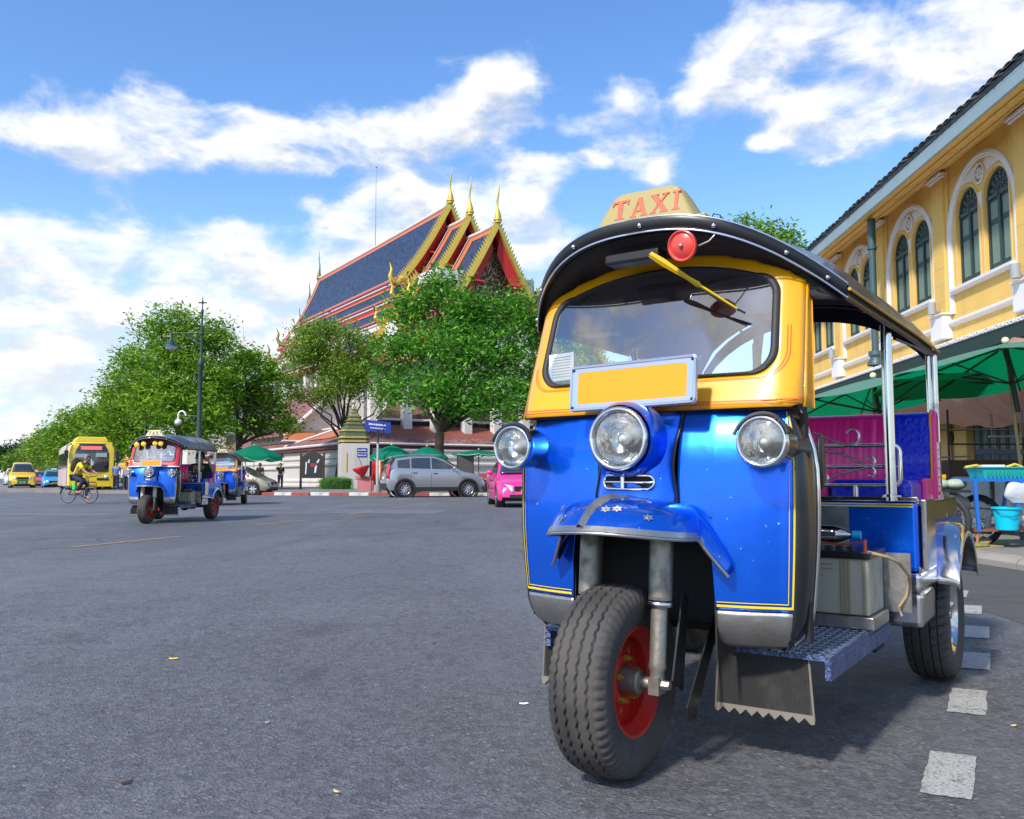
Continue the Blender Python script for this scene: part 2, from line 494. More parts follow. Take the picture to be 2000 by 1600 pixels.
for poly in ([(-4.6, 21.2), (-1.9, 20.6), (-1.6, 23.6), (-4.2, 24.2)], [(-9.5, 23.5), (-6.2, 23.2), (-6.0, 25.6), (-9.2, 26.0)], [(-13, 20), (-9.4, 19.6), (-9.2, 21.2), (-12.8, 21.7)]):
    b = MB(); b.add([(x, y, .0025) for x, y in poly], [(0, 1, 2, 3)]); part('road_repair', b, mat('repair_asphalt', (.145, .148, .165), .7, 0, .15, 5, bump=.5, bscale=120), smooth=0)['kind'] = 'structure'
    b = MB()
    for (xa, ya), (xb, yb) in zip(poly, poly[1:] + poly[:1]):
        pts = [(xa + (xb - xa) * i / 8 + random.uniform(-.015, .015), ya + (yb - ya) * i / 8 + random.uniform(-.015, .015)) for i in range(9)]
        for (x0, y0), (x1, y1) in zip(pts, pts[1:]): b.add([(x0, y0 - .022, .004), (x1, y1 - .022, .004), (x1, y1 + .022, .004), (x0, y0 + .022, .004)], [(0, 1, 2, 3)])
    part('repair_seam', b, sm, smooth=0)['kind'] = 'structure'
# litter and leaves
def leafbit(x, y, s, m, name, label, cat, rz=0., group=None):
    b = MB()
    s *= .6
    b.grid(lambda u, v: ((u) * s, v * s * .45 * (1 - u * u * .8), .005 + .10 * s * (u * u) + .003 * math.sin(v * 3)), [-1, -.6, -.2, .2, .6, 1], [-1, -.3, .3, 1])
    o = part(name, b, m, None, 60, solid=.001)
    o.location = (x, y, .0); o.rotation_euler = (0, 0, rz)
    tag(o, label, cat, group)
yleaf = mat('yellow_leaf', (.75, .58, .08), .6); bleaf = mat('brown_leaf', (.10, .05, .035), .6); tleaf = mat('tan_leaf', (.62, .46, .24), .6); scrap = mat('paper_scrap', (.72, .72, .72), .7)
leafbit(-1.59, 4.17, .035, yleaf, 'fallen_leaf', 'small bright yellow leaf lying on the open grey road', 'leaf', .3)
leafbit(-1.075, 2.50, .030, bleaf, 'fallen_leaf', 'curled dark brown leaf on the road near the bottom left', 'leaf', .9)
leafbit(-.475, 2.43, .026, tleaf, 'fallen_leaf', 'curled tan leaf on the asphalt left of the front wheel', 'leaf', 2.2)
leafbit(-.85, 3.10, .018, scrap, 'paper_scrap', 'tiny white paper scrap in the middle of the road', 'litter', 1.2)
leafbit(.045, 3.35, .030, scrap, 'plastic_scrap', 'bit of white plastic on the road just left of the front wheel', 'litter', .1)
leafbit(1.72, 3.06, .022, tleaf, 'fallen_leaf', 'small orange leaf on the ground between the wheel and the white road marks', 'leaf', .4)
leafbit(-.40, 4.55, .014, bleaf, 'fallen_leaf', 'tiny black leaf curl on the road left of the blue front panel', 'leaf', .4)

# pavement on the right, built of slabs, with a rounded kerb
conc = mat('worn_concrete', (.30, .27, .23), .85, 0, .2, 3, bump=.4, bscale=60, dirt=.45, dirtcol=(.12, .10, .08), dscale=1.2)
conc2 = mat('pavement_concrete', (.235, .215, .20), .85, 0, .2, 2, bump=.4, bscale=50, dirt=.5, dirtcol=(.09, .08, .07), dscale=1.0)
pv = thing('pavement', kind='structure')
b = MB(); b.box(4.86, 11.4, 6.6, 60, -.2, .105); part('paving_bed', b, conc2, pv, 0)
slab_me = {}
random.seed(4)
def slab(x0, x1, y0, y1, z, m, par, key=None):
    b = MB(); b.box(0, x1 - x0 - .012, 0, y1 - y0 - .012, 0, .03)
    key = key or (round(x1 - x0, 3), round(y1 - y0, 3), m.name)
    if key not in slab_me:
        slab_me[key] = b.mesh('paving_slab', m, 0)
    o = link('paving_slab', slab_me[key], par); o.location = (x0, y0, z + random.uniform(-.003, .003)); return o
for i in range(9):
    for j in range(16):
        slab(4.88 + i * .5, 5.38 + i * .5, 8.0 + j * .5, 8.5 + j * .5, .085, conc2, pv)
kr = thing('kerb', kind='structure')
for i in range(34):
    y0 = 6.2 + i * 1.0
    b = MB(); pr = [(0, -.1), (.0, .06), (.03, .095), (.07, .11), (.22, .115), (.22, -.1)]
    b.prism(pr, lambda a, c, h: (a, h, c), 0, .985)
    o = part('kerb_stone', b, conc, kr, 30) if i == 0 else link('kerb_stone', k0.data, kr)
    if i == 0: k0 = o
    dx = .10 * max(0, (9.2 - y0)) ** 1.2
    o.location = (4.64 + dx * .5, y0, random.uniform(-.008, .008)); o.rotation_euler = (0, 0, (.06 if y0 < 9 else 0))
# far kerb across the road: red and white painted stones
redk = mat('kerb_red', (.33, .06, .05), .75, 0, .25, 4, dirt=.5, dirtcol=(.12, .10, .09))
whk = mat('kerb_white', (.62, .60, .56), .75, 0, .15, 4, dirt=.5, dirtcol=(.20, .18, .16))
fk = thing('painted_kerb', kind='structure')
b = MB(); b.prism([(0, -.1), (0, .12), (.03, .15), (.28, .15), (.28, -.1)], lambda a, c, h: (h, a, c), 0, .99)
mr = b.mesh('kerb_stone', redk, 30); mw = b.mesh('kerb_stone', whk, 30)
KP = [(-60, 66), (-30, 52.5), (-20, 47.2), (-14.2, 44.3), (-10.5, 43.0), (-5, 42.1), (0, 41.9), (12, 41.9), (24, 42)]
def along(poly, step):
    d = 0; out = []
    for (x0, y0), (x1, y1) in zip(poly, poly[1:]):
        L_ = math.hypot(x1 - x0, y1 - y0)
        while d < L_:
            out.append((x0 + (x1 - x0) * d / L_, y0 + (y1 - y0) * d / L_, math.atan2(y1 - y0, x1 - x0))); d += step
        d -= L_
    return out
for i, (x, y, a) in enumerate(along(KP[2:], 1.0)):
    o = link('kerb_stone', mw if i % 2 else mr, fk); o.location = (x, y, 0); o.rotation_euler = (0, 0, a)
b = MB(); top = KP + [(24, 120), (-90, 120)]
b.prism(top, lambda a, c, h: (a, c + .25, h), -.1, .142)
part('far_pavement', b, conc2, smooth=0)['kind'] = 'structure'
# ================================================================ tuk-tuk
def paint(name, col, rough=.3, metal=.55, chips=0.):
    return mat(name, col, rough, metal, .08, 3, coat=.6, bump=.30, bscale=2.4, rvar=.08, dirt=.10, dirtcol=tuple(x * .35 for x in col), dscale=4, chips=chips)
blue_p = paint('tuk_blue', (.0, .14, .90), .27, .72, .45)
blue_f = mat('fender_blue', (.0, .10, .62), .24, .6, .2, 12, coat=.8, chips=.7, rvar=.15, dirt=.22, dirtcol=(.25, .27, .33), dscale=7)
yel_p = mat('cab_yellow', (.92, .40, .0), .35, 0, .05, 3, coat=.6, rvar=.1, dirt=.12, dirtcol=(.45, .20, .03))
red_p = mat('cab_red', (.62, .03, .05), .35, 0, .08, 3, coat=.5)
vinyl = mat('black_vinyl', (.020, .022, .030), .34, 0, .3, 4, coat=.25, bump=.35, bscale=9, dirt=.3, dirtcol=(.09, .085, .08), dscale=2)
lining = mat('dark_lining', (.035, .028, .028), .75, 0, .3, 5, bump=.3, bscale=20)
goldtrim = mat('gold_trim', (.55, .36, .05), .35, .5, .25, 9, dirt=.3)
stripe_y = mat('pinstripe_yellow', (.90, .66, .02), .4); stripe_r = mat('pinstripe_red', (.72, .08, .02), .4)
pink = mat('pink_vinyl', (.98, .02, .27), .33, 0, .08, 5, coat=.2, bump=.12, bscale=14)
bluev = mat('blue_vinyl', (.0, .02, .60), .28, 0, .1, 20, coat=.4, bump=.6, bscale=46)
orangev = mat('orange_piping', (.9, .30, .03), .4)
wheelred = mat('wheel_red', (.60, .022, .012), .42, 0, .15, 8, dirt=.5, dirtcol=(.10, .035, .02), dscale=9)
forkm = mat('fork_metal', (.30, .28, .24), .42, .7, .3, 9, rvar=.3, dirt=.5, dirtcol=(.16, .13, .09), dscale=11, bump=.15, bscale=30)
signyel = mat('taxi_sign_yellow', (.40, .32, .11), .5, 0, .12, 5, dirt=.35, dirtcol=(.28, .22, .08), dscale=5)
signcream = mat('taxi_sign_cream', (.75, .66, .36), .5)
letred = mat('taxi_letter_red', (.62, .12, .06), .55); letblk = mat('taxi_letter_black', (.02, .02, .02), .5)
wood = mat('speaker_wood', (.20, .075, .02), .4, 0, .35, 12, coat=.3)
hornred = mat('horn_red', (.80, .08, .06), .35, 0, .06, coat=.4)
wipyel = mat('wiper_yellow', (.72, .44, .01), .4)

# plan curve of the front (half): t outwards, s backwards
_hp = [(0, .130), (.08, .131), (.16, .136), (.24, .145), (.31, .157), (.37, .172), (.405, .184)]
for a in range(0, 91, 10):
    _hp.append((.428 + .050 * math.sin(R(a)), .242 - .050 * math.cos(R(a))))
_hp += [(.479, .278), (.480, .300)]
_hl = [0]
for (a, b_), (c_, d_) in zip(_hp, _hp[1:]):
    _hl.append(_hl[-1] + math.hypot(c_ - a, d_ - b_))
HL = _hl[-1]
def plan(u):
    """u = signed arc length from the centre line -> (t, s, nt, ns)"""
    a = min(abs(u), HL - 1e-6); sg = -1 if u < 0 else 1
    for i in range(len(_hl) - 1):
        if a <= _hl[i + 1]:
            f = (a - _hl[i]) / (_hl[i + 1] - _hl[i])
            t_ = _hp[i][0] + f * (_hp[i + 1][0] - _hp[i][0]); s_ = _hp[i][1] + f * (_hp[i + 1][1] - _hp[i][1])
            dx = _hp[i + 1][0] - _hp[i][0]; dy = _hp[i + 1][1] - _hp[i][1]; l = math.hypot(dx, dy)
            return t_ * sg, s_, dy / l * sg, -dx / l
def u_of_t(t_):
    for i in range(len(_hp) - 1):
        if t_ <= _hp[i + 1][0]:
            return _hl[i] + (t_ - _hp[i][0]) / (_hp[i + 1][0] - _hp[i][0]) * (_hl[i + 1] - _hl[i])
U_CORNER = _hl[-7]     # end of the rounded corner
def body(u, z, off=0.):
    t_, s_, nt, ns = plan(u)
    w_ = 1 - .045 * (1.055 - z) / .7
    k_ = off
    if z > .87: k_ -= .050 * ((z - .87) / .185) ** 2
    if z < .47: k_ -= .055 * ((.47 - z) / .11) ** 2.4
    k_ += .012 * math.sin(PI * min(1, max(0, (z - .47) / .5)))
    return Vector((t_ * w_ + nt * k_, s_ + ns * k_, z))
def archz(t_):
    """lower edge of the blue panel: cut out for the wheel"""
    a = abs(t_)
    if a < .19: return .73
    if a < .245: return .47 + .26 * math.sqrt(max(0, 1 - ((a - .19) / .055) ** 2)) * 1.0
    return .47
def cab(t_, z):
    """leaning cab front above z=1.055: t sideways, z height"""
    f = (z - 1.055) / .5
    a = abs(t_)
    s_ = .165 + .165 * f + .02 * (a / .45) ** 2 + max(0, a - .40) ** 2 * 6.0
    return Vector((t_ * (1 - .050 * f), s_, z))
CW, CA, CB, CP, CQ, CT, CD = .56, .13, .32, 3.0, 2.4, 1.65, .215
def lip(t_):
    a = abs(t_) / CW
    return Vector((t_, CA + CB * a ** CP, CT - CD * a ** CQ))
def rrect(hw, z0, z1s, z1c, r, n=10):
    """closed outline of the windscreen: flat bottom, arched top"""
    P_ = []
    def topz(x): return z1c - (z1c - z1s) * (abs(x) / hw) ** 2.2
    for a in range(0, 91, 90 // n): P_.append((-hw + r - r * math.cos(R(a)), z0 + r - r * math.sin(R(a))))
    for i in range(1, 2 * n): P_.append((-hw + r + (2 * hw - 2 * r) * i / (2 * n), z0))
    for a in range(0, 91, 90 // n): P_.append((hw - r + r * math.sin(R(a)), z0 + r - r * math.cos(R(a))))
    for i in range(1, n): P_.append((hw, z0 + r + (z1s - r - z0 - r) * i / n))
    zt = topz(hw - r)
    for a in range(0, 91, 90 // n): P_.append((hw - r + r * math.cos(R(a)), (zt - r) + r * math.sin(R(a))))
    for i in range(1, 3 * n): x = hw - r - (2 * hw - 2 * r) * i / (3 * n); P_.append((x, topz(x)))
    for a in range(0, 91, 90 // n): P_.append((-hw + r - r * math.sin(R(a)), (zt - r) + r * math.cos(R(a))))
    for i in range(1, n): P_.append((-hw, z1s - r - (z1s - r - z0 - r) * i / n))
    return P_

TAXI = {  # serif capitals as polygons in a 1 x 1 cell
 'T': [[(.0, 1), (1, 1), (1, .74), (.93, .74), (.86, .88), (.64, .88), (.64, .08), (.8, .06), (.8, 0), (.2, 0), (.2, .06), (.36, .08), (.36, .88), (.14, .88), (.07, .74), (0, .74)]],
 'A': [[(.42, 1), (.60, 1), (.92, .08), (1, .06), (1, 0), (.6, 0), (.6, .06), (.68, .08), (.60, .34), (.52, .34), (.49, .70), (.44, .72)],
       [(.42, 1), (.44, .72), (.26, .08), (.36, .06), (.36, 0), (0, 0), (0, .06), (.1, .08)], [(.30, .26), (.33, .36), (.62, .36), (.65, .26)]],
 'X': [[(.0, 1), (.42, 1), (.42, .94), (.36, .92), (.96, .08), (1, .06), (1, 0), (.56, 0), (.56, .06), (.64, .08), (.06, .92), (0, .94)],
       [(.62, 1), (1, 1), (1, .94), (.90, .92), (.58, .50), (.50, .56), (.76, .92), (.62, .94)], [(0, 0), (.36, 0), (.36, .06), (.26, .08), (.50, .44), (.42, .50), (.10, .08), (0, .06)]],
 'I': [[(.15, 1), (.85, 1), (.85, .93), (.66, .91), (.66, .09), (.85, .07), (.85, 0), (.15, 0), (.15, .07), (.34, .09), (.34, .91), (.15, .93)]]}

def lamp(par, c, r, depth, name='headlight', rim=.10, tilt=0., m_body=None, ribbed=True):
    c = Vector(c)
    b = MB(); b.lathe([(r * 1.0, 0), (r * 1.08, r * .10), (r * 1.10, r * .30), (r * 1.02, r * .5), (r * .98, depth * .7), (r * .80, depth)], c, (0, 1, 0), 40)
    o = part(name, b, m_body or chrome, par, 60)
    b = MB(); prof = [(r * 1.0 + .9 * rim * r * math.cos(R(a)), -rim * r * .9 * math.sin(R(a))) for a in range(-40, 221, 20)]
    b.lathe(prof, c, (0, 1, 0), 40); b.lathe([(r * .93, -.001), (r * .86, .006)], c, (0, 1, 0), 40)
    part('rim', b, chrome, o, 60)
    b = MB(); b.lathe([(r * .90, .003), (r * .80, r * .30), (r * .55, r * .60), (r * .2, r * .72), (.001, r * .75)], c, (0, 1, 0), 36)
    part('reflector', b, reflect, o, 60)
    b = MB(); b.sphere(c + Vector((0, r * .42, 0)), r * .17); b.lathe([(r * .2, r * .35), (r * .24, r * .5), (r * .2, r * .7)], c, (0, 1, 0), 16)
    part('bulb', b, white, o, 60)
    b = MB()
    nr, na = 10, 48
    for i in range(1, nr + 1): pass
    def dome(u, v):
        rr = v * r * .91; a = u
        x, z = rr * math.cos(a), rr * math.sin(a)
        y = -r * .20 * (1 - v * v)
        if ribbed: y += .0022 * abs(math.sin(x / r * 30))
        return c + Vector((x, y, z))
    b.grid(dome, [2 * PI * i / 72 for i in range(73)], [i / 12 for i in range(13)])
    part('lens', b, lensm, o, 60)
    return o

def tyre_mesh(rad, wid, rim_r, na=300, style='zigzag'):
    """tyre about the x axis with real tread grooves"""
    half = wid / 2
    ws = np.concatenate([np.linspace(-1, -.86, 3)[:-1], np.linspace(-.86, .86, 53), np.linspace(.86, 1, 3)[1:]]) if style else np.linspace(-1, 1, 15)
    prof = []
    for side in (-1,):
        prof += [(-.62, rim_r / rad), (-.80, rim_r / rad * 1.02), (-.97, .72), (-1.02, .80), (-1.0, .87), (-.95, .915), (-.93, .925), (-.91, .935)]
    for w_ in np.linspace(-.86, .86, 61):
        prof.append((w_, 1 - .045 * (abs(w_) / .86) ** 3.2))
    prof += [(.91, .935), (.93, .925), (.95, .915), (1.0, .87), (1.02, .80), (.97, .72), (.80, rim_r / rad * 1.02), (.62, rim_r / rad)]
    prof = np.array(prof); n = len(prof)
    vs = np.zeros((na, n, 3))
    for i in range(na):
        a = 2 * PI * i / na
        x = prof[:, 0] * half; r_ = prof[:, 1] * rad
        if style == 'zigzag':
            tri = abs(((i / na * 52) % 1) * 2 - 1) - .5
            dep = np.zeros(n)
            for gx in (-.56, -.19, .19, .56):
                dep += np.clip(1 - np.abs(prof[:, 0] - gx - tri * .075) / .034, 0, 1) ** .5 * .010
            sh = (np.abs(prof[:, 0]) > .74) & (np.abs(prof[:, 0]) < .955)
            dep += sh * (((i / na * 60) % 1) < .38) * .0065 * (np.abs(prof[:, 0]) - .70) / .2
            r_ = r_ - np.where(prof[:, 1] > .9, dep, 0)
        elif style == 'road':
            dep = np.zeros(n)
            for gx in (-.58, -.22, .20, .52):
                dep += np.clip(1 - np.abs(prof[:, 0] - gx) / .035, 0, 1) ** .5 * .008
            ph = (i / na * 46 + prof[:, 0] * .9) % 1
            dep = np.maximum(dep, ((prof[:, 0] > .22) | (prof[:, 0] < -.58)) * (ph < .16) * (np.abs(prof[:, 0]) < .93) * .006)
            r_ = r_ - np.where(prof[:, 1] > .9, dep, 0)
        vs[i, :, 0] = x; vs[i, :, 1] = r_ * math.cos(a); vs[i, :, 2] = r_ * math.sin(a)
    b = MB(); b.v = [tuple(p) for p in vs.reshape(-1, 3)]
    for i in range(na):
        i2 = (i + 1) % na
        for j in range(n - 1):
            b.f.append((i * n + j, i * n + j + 1, i2 * n + j + 1, i2 * n + j))
    b.k = [0] * len(b.f)
    return b

def wheel(par, c, rad, wid, rim_r, rimmat, side=1, style='zigzag', alloy=False, hi=True, name='wheel'):
    """side: +1 outer face towards +x"""
    b = tyre_mesh(rad, wid, rim_r, 300 if hi else 60, style)
    cv = Vector(c)
    b.xf(lambda p: p + cv)
    o = part(name, b, tyre_m, par, 40, recalc=False)
    h = wid / 2 * side
    b = MB(); d = (1, 0, 0)
    b.lathe([(rim_r * .99, -.75 * h), (rim_r * 1.05, -.8 * h), (rim_r * .92, -.5 * h), (rim_r * .84, 0), (rim_r * .88, .45 * h), (rim_r * .95, .66 * h), (rim_r * 1.04, .74 * h), (rim_r * 1.05, .82 * h), (rim_r * .99, .80 * h), (rim_r * .93, .62 * h), (rim_r * .83, .42 * h)], cv, d, 64)
    if alloy:
        for k_ in range(5):
            a = 2 * PI * k_ / 5
            e = Vector((0, math.cos(a), math.sin(a))); q = Vector((0, -math.sin(a), math.cos(a)))
            b.loft([[cv + Vector((h * .55, 0, 0)) + e * rr + q * ww * sg + Vector((dp * side, 0, 0)) for sg, dp in ((-1, -.006), (-1, .01), (1, .01), (1, -.006))] for rr, ww in ((.02, .022), (rim_r * .5, .018), (rim_r * .9, .028))], True, True)
        b.cyl(cv + Vector((h * .4, 0, 0)), cv + Vector((h * .75, 0, 0)), .03, .024)
    part('rim', b, rimmat, o, 40)
    if not alloy:
        b = MB(); ctr = rim_r * .60
        def holes(a, r_):
            x, z = r_ * math.cos(a), r_ * math.sin(a)
            for k_ in range(10):
                aa = 2 * PI * (k_ + .5) / 10
                if math.hypot(x - ctr * math.cos(aa), z - ctr * math.sin(aa)) < rim_r * .085: return False
            return True
        nr = 22
        b.grid(lambda a, r_: cv + Vector(((.10 + .22 * math.exp(-((r_ / rim_r - .38) / .16) ** 2)) * h, r_ * math.cos(a), r_ * math.sin(a))),
               [2 * PI * i / 140 for i in range(141)], [rim_r * (.16 + .70 * i / nr) for i in range(nr + 1)], holes)
        part('wheel_disc', b, rimmat, o, 40, solid=.004)
        for k_ in range(5):
            a = 2 * PI * k_ / 5 + .3
            p0 = cv + Vector((.30 * h, rim_r * .42 * math.cos(a), rim_r * .42 * math.sin(a)))
            b = MB(); b.cyl(p0, p0 + Vector((.016 * side, 0, 0)), .010, .009, 6); b.cyl(p0 + Vector((.016 * side, 0, 0)), p0 + Vector((.024 * side, 0, 0)), .005, .005, 8)
            part('lug_nut', b, goldtrim, o, 30)
    return o

def make_tuk(loc, rz, label, cabm=None, full=True, forkc=None, wheelm=None, bluem=None, signm=None, letm=None, extras=True, name='tuk_tuk', group='three wheeled taxis'):
    cabm = cabm or yel_p; bluem = bluem or blue_p; wheelm = wheelm or wheelred
    T_ = thing(name, loc, rz, label, 'tuk-tuk', group)
    # --- blue front panels
    UN = u_of_t(.135)
    for sg in (-1, 1):
        b = MB(); us = [UN + (U_CORNER - UN) * i / 40 for i in range(41)]
        nz = 26
        def f(u, k_):
            tt = abs(plan(u)[0]); zb = archz(tt)
            return body(u * sg, zb + (1.052 - zb) * k_)
        b.grid(f, us, [(i / nz) for i in range(nz + 1)])
        part('front_panel', b, bluem, T_, 50, solid=.004)
        # steel skirt
        b = MB(); us = [u_of_t(.245) + (U_CORNER - u_of_t(.245)) * i / 22 for i in range(23)]
        b.grid(lambda u, z: body(u * sg, z, .002), us, [.36 + .108 * i / 10 for i in range(11)])
        part('skirt_panel', b, steel, T_, 50, solid=.004)
        # dark polished corner trim down the side
        b = MB(); us = [U_CORNER - .012 + (HL - U_CORNER + .012) * i / 8 for i in range(9)]
        b.grid(lambda u, z: body(u * sg, z, .004), us, [.355 + (1.052 - .355) * i / 24 for i in range(25)])
        b.grid(lambda y, z: Vector((body(HL, z, .004).x * sg, body(HL, z).y + y, z)), [0, .02], [.355 + (1.052 - .355) * i / 24 for i in range(25)])
        part('corner_trim', b, darksteel, T_, 50, solid=.004)
        b = MB(); b.tube([body(HL * sg, z, .008) + Vector((0, .018, 0)) for z in [.36 + .69 * i / 12 for i in range(13)]], .007, 8)
        part('edge_rail', b, chrome, T_, 60)
        # inner side of the cab
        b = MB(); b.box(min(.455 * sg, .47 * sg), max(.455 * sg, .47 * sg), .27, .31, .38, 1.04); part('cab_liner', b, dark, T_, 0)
        # pinstripes
        for (off_, w_, m_) in ((.0, .007, stripe_y), (.013, .0025, stripe_y)):
            b = MB(); z = .479 + off_
            b.grid(lambda u, v: body(u * sg, z + v, .006), [u_of_t(.25) + (U_CORNER - .010 - off_ - u_of_t(.25)) * i / 24 for i in range(25)], [0, w_])
            u0 = U_CORNER - .010 - off_
            b.grid(lambda u, z_: body(u * sg, z_, .006), [u0 - w_ * .8, u0], [.479 + off_ + (1.03 - .479) * i / 20 for i in range(21)])
            part('pinstripe', b, m_, T_, 0)
        if not full: continue
    # nose panel
    UN2 = UN
    def nose(u, z, off=0.):
        p = body(u, z); f = min(1, abs(u) / UN2)
        wv = 1 - .10 * math.sin(PI * min(1, max(0, (z - .80) / .2)))
        bul = (.045 * (1 - f ** 4) + .006 + off) * (1 if z < .97 else 1 - .55 * ((z - .97) / .085) ** 2)
        return Vector((p.x * wv, p.y - bul, p.z))
    b = MB(); b.grid(lambda u, z: nose(u, z), [UN2 * (-1 + 2 * i / 32) for i in range(33)], [.735 + (1.05 - .735) * i / 20 for i in range(21)])
    part('nose_panel', b, bluem, T_, 50, solid=.004)
    for sg in (-1, 1):
        b = MB(); b.tube([nose(UN2 * sg, z) + Vector((.002 * sg, -.004, 0)) for z in [.735 + .315 * i / 16 for i in range(17)]], .0045, 6)
        part('panel_seam', b, blackmetal, T_, 60)
    # wheel well
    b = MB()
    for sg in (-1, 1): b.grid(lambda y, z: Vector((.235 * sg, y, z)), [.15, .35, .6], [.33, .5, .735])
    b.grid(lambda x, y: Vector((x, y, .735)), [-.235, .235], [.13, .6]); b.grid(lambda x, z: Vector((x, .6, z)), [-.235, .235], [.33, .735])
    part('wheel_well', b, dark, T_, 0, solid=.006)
    # --- mudguard: an umbrella shell round the front of the nose
    def guard(phi, k_):
        # phi -120..120 round the front, k 0 at the body .. 1 at the lip
        a = R(phi)
        base = Vector((.125 * math.sin(a), .135 - .085 * math.cos(a) * (1 if abs(phi) < 90 else 0), .786 - .02 * (1 - math.cos(a))))
        if abs(phi) > 90: f0 = (abs(phi) - 90) / 30; base.y = .128; base.z = .764 - .174 * f0 ** 1.3; base.x = (.125 + .155 * f0 ** .75) * (1 if phi > 0 else -1)
        if abs(phi) <= 90:
            L_ = Vector((.225 * math.sin(a), .05 - .255 * math.cos(a), .690 + .012 * math.cos(2 * a)))
        else:
            f = (abs(phi) - 90) / 30
            L_ = Vector(((.225 + .065 * f) * (1 if phi > 0 else -1), .05 + .055 * f, .678 - .105 * f ** .9))
        p = base.lerp(L_, k_)
        p.z += .030 * math.sin(PI * k_ ** .85) * (1 if abs(phi) < 90 else 1 - .5 * (abs(phi) - 90) / 30)
        out = Vector((math.sin(a), -math.cos(a), 0)); p += out * .030 * math.sin(PI * k_) * (1 if abs(phi) < 90 else .5)
        return p
    ph = [-120 + 240 * i / 60 for i in range(61)]; ks = [i / 12 for i in range(13)]
    b = MB(); b.grid(guard, ph, ks)
    o = part('mudguard', b, blue_f, T_, 60, solid=.005)
    b = MB(); b.tube([guard(p_, 1.0) + Vector((0, 0, -.002)) for p_ in ph], .0055, 8); b.grid(lambda p_, k_: guard(p_, k_) + Vector((0, 0, .0035)) + Vector((math.sin(R(p_)), -math.cos(R(p_)), 0)) * .003, [-95 + 190 * i / 40 for i in range(41)], [.91, .95, 1.0])
    part('mudguard_lip', b, steel, o, 60)
    b = MB()
    for q in (0,):
        b.loft([[guard(-5 - w_, k_) + Vector((0, -.002, .004)), guard(-5, k_) + Vector((0, -.010, .014)), guard(-5 + w_, k_) + Vector((0, -.002, .004))] for k_, w_ in ((.0, 24), (.15, 17), (.35, 8), (.6, 5), (.95, 3.5))], False)
    part('mudguard_trim', b, steel, o, 60)
    b = MB(); b.tube([guard(p_, .0) + Vector((0, -.004, .002)) for p_ in ph], .005, 6)
    part('mudguard_seam', b, blackmetal, o, 60)
    if full:
        for p_, k_ in ((-48, .55), (-30, .80), (8, .62), (16, .60), (40, .72)):
            q = guard(p_, k_) + Vector((math.sin(R(p_)), -math.cos(R(p_)), 1)).normalized() * .006
            nrm = Vector((math.sin(R(p_)) * .8, -math.cos(R(p_)) * .8, .6)).normalized()
            uu, vv = b.frame(nrm)
            b2 = MB(); pts = []
            for k2 in range(12):
                a = 2 * PI * k2 / 12; rr = (.017 if k2 % 2 else .009)
                pts.append(q + (uu * math.cos(a) + vv * math.sin(a) * .7) * rr)
            b2.add(pts, [tuple(range(12))]); b2.cyl(q, q + nrm * .004, .004, .003, 8)
            part('chipped_rivet', b2, steel, o, 0)
    # --- fork
    fm = forkc or forkm
    for sg in (-1, 1):
        b = MB(); x = .115 * sg
        b.lathe([(.030, 0), (.031, .13), (.033, .15), (.033, .155), (.030, .16)], (x, .043, .66), (0, -.10, -1), 24)
        b.lathe([(.034, 0), (.036, .02), (.034, .235)], (x, .053, .735), (0, -.10, -1), 24)
        o = part('fork_leg', b, fm, T_, 50)
        b = MB(); b.lathe([(.036, 0), (.038, .006), (.036, .012), (.03, .014)], (x, .028, .495), (0, -.10, -1), 24); part('fork_collar', b, chrome if full else fm, o, 60)
        b = MB(); b.lathe([(.022, 0), (.024, .02), (.024, .17), (.026, .185), (.021, .195), (.020, .24)], (x, .026, .50), (0, -.11, -1), 24)
        b.obox((x, .0, .268), (.016, 0, 0), (0, .024, 0), (0, 0, .024)); b.cyl((x, 0, .27), (x + .040 * sg, 0, .27), .015, .013, 6)
        part('fork_slider', b, forkm, o, 50)
    b = MB(); b.obox((0, .20, .78), (.14, 0, 0), (0, .03, 0), (0, 0, .02)); b.cyl((0, .09, .80), (0, .28, 1.12), .022); part('fork_crown', b, dark, T_, 40)
    # front wheel
    wl = wheel(T_, (-.012, 0, .27), .27, .172, .148, wheelm, 1, 'zigzag', hi=full)
    b = MB(); b.lathe([(.045, -.02), (.045, .0), (.038, .004), (.036, .062), (.030, .068), (.018, .070), (.016, .10)], (0, 0, .27), (1, 0, 0), 24)
    b.lathe([(.05, .0), (.05, .006), (.04, .008)], (0, 0, .27), (1, 0, 0), 24); b.cyl((-.12, 0, .27), (.12, 0, .27), .012)
    part('hub', b, forkm, wl, 40)
    # brake arm and links beside the wheel
    b = MB(); b.prism([(.02, .28), (.10, .52), (.14, .50), (.09, .24)], lambda a, c, h: (h, a, c), .150, .156)
    b.prism([(.06, .20), (.30, .45), (.32, .40), (.12, .16), (.07, .16)], lambda a, c, h: (h, a, c), .175, .18); part('swing_arm', b, darksteel, T_, 30)
    # --- lamps
    hb = MB(); hb.lathe([(.102, 0), (.112, .02), (.114, .06), (.118, .08)], (0, .01, .966), (0, 1, 0), 40); part('lamp_bezel', hb, bluem, T_, 60)
    lamp(T_, (0, .0, .966), .088, .10)
    for sg in (-1, 1):
        lamp(T_, (.412 * sg, .050, .950), .066, .17, ribbed=False)
        b = MB(); b.cyl((.425 * sg, .16, .94), (.44 * sg, .27, .93), .03, .05); part('lamp_bracket', b, darksteel, T_, 40)
        if full:
            b = MB(); b.tube([(.412 * sg + .078 * math.cos(R(a)), .040 + .02 * math.sin(R(a)), .95 + .078 * math.sin(R(a))) for a in range(15, 166, 10)], .006, 6, flat=1.); part('lamp_visor', b, darksteel, T_, 60)
    # --- chrome vent
    vz = .838; vy = nose(0, vz).y - .010
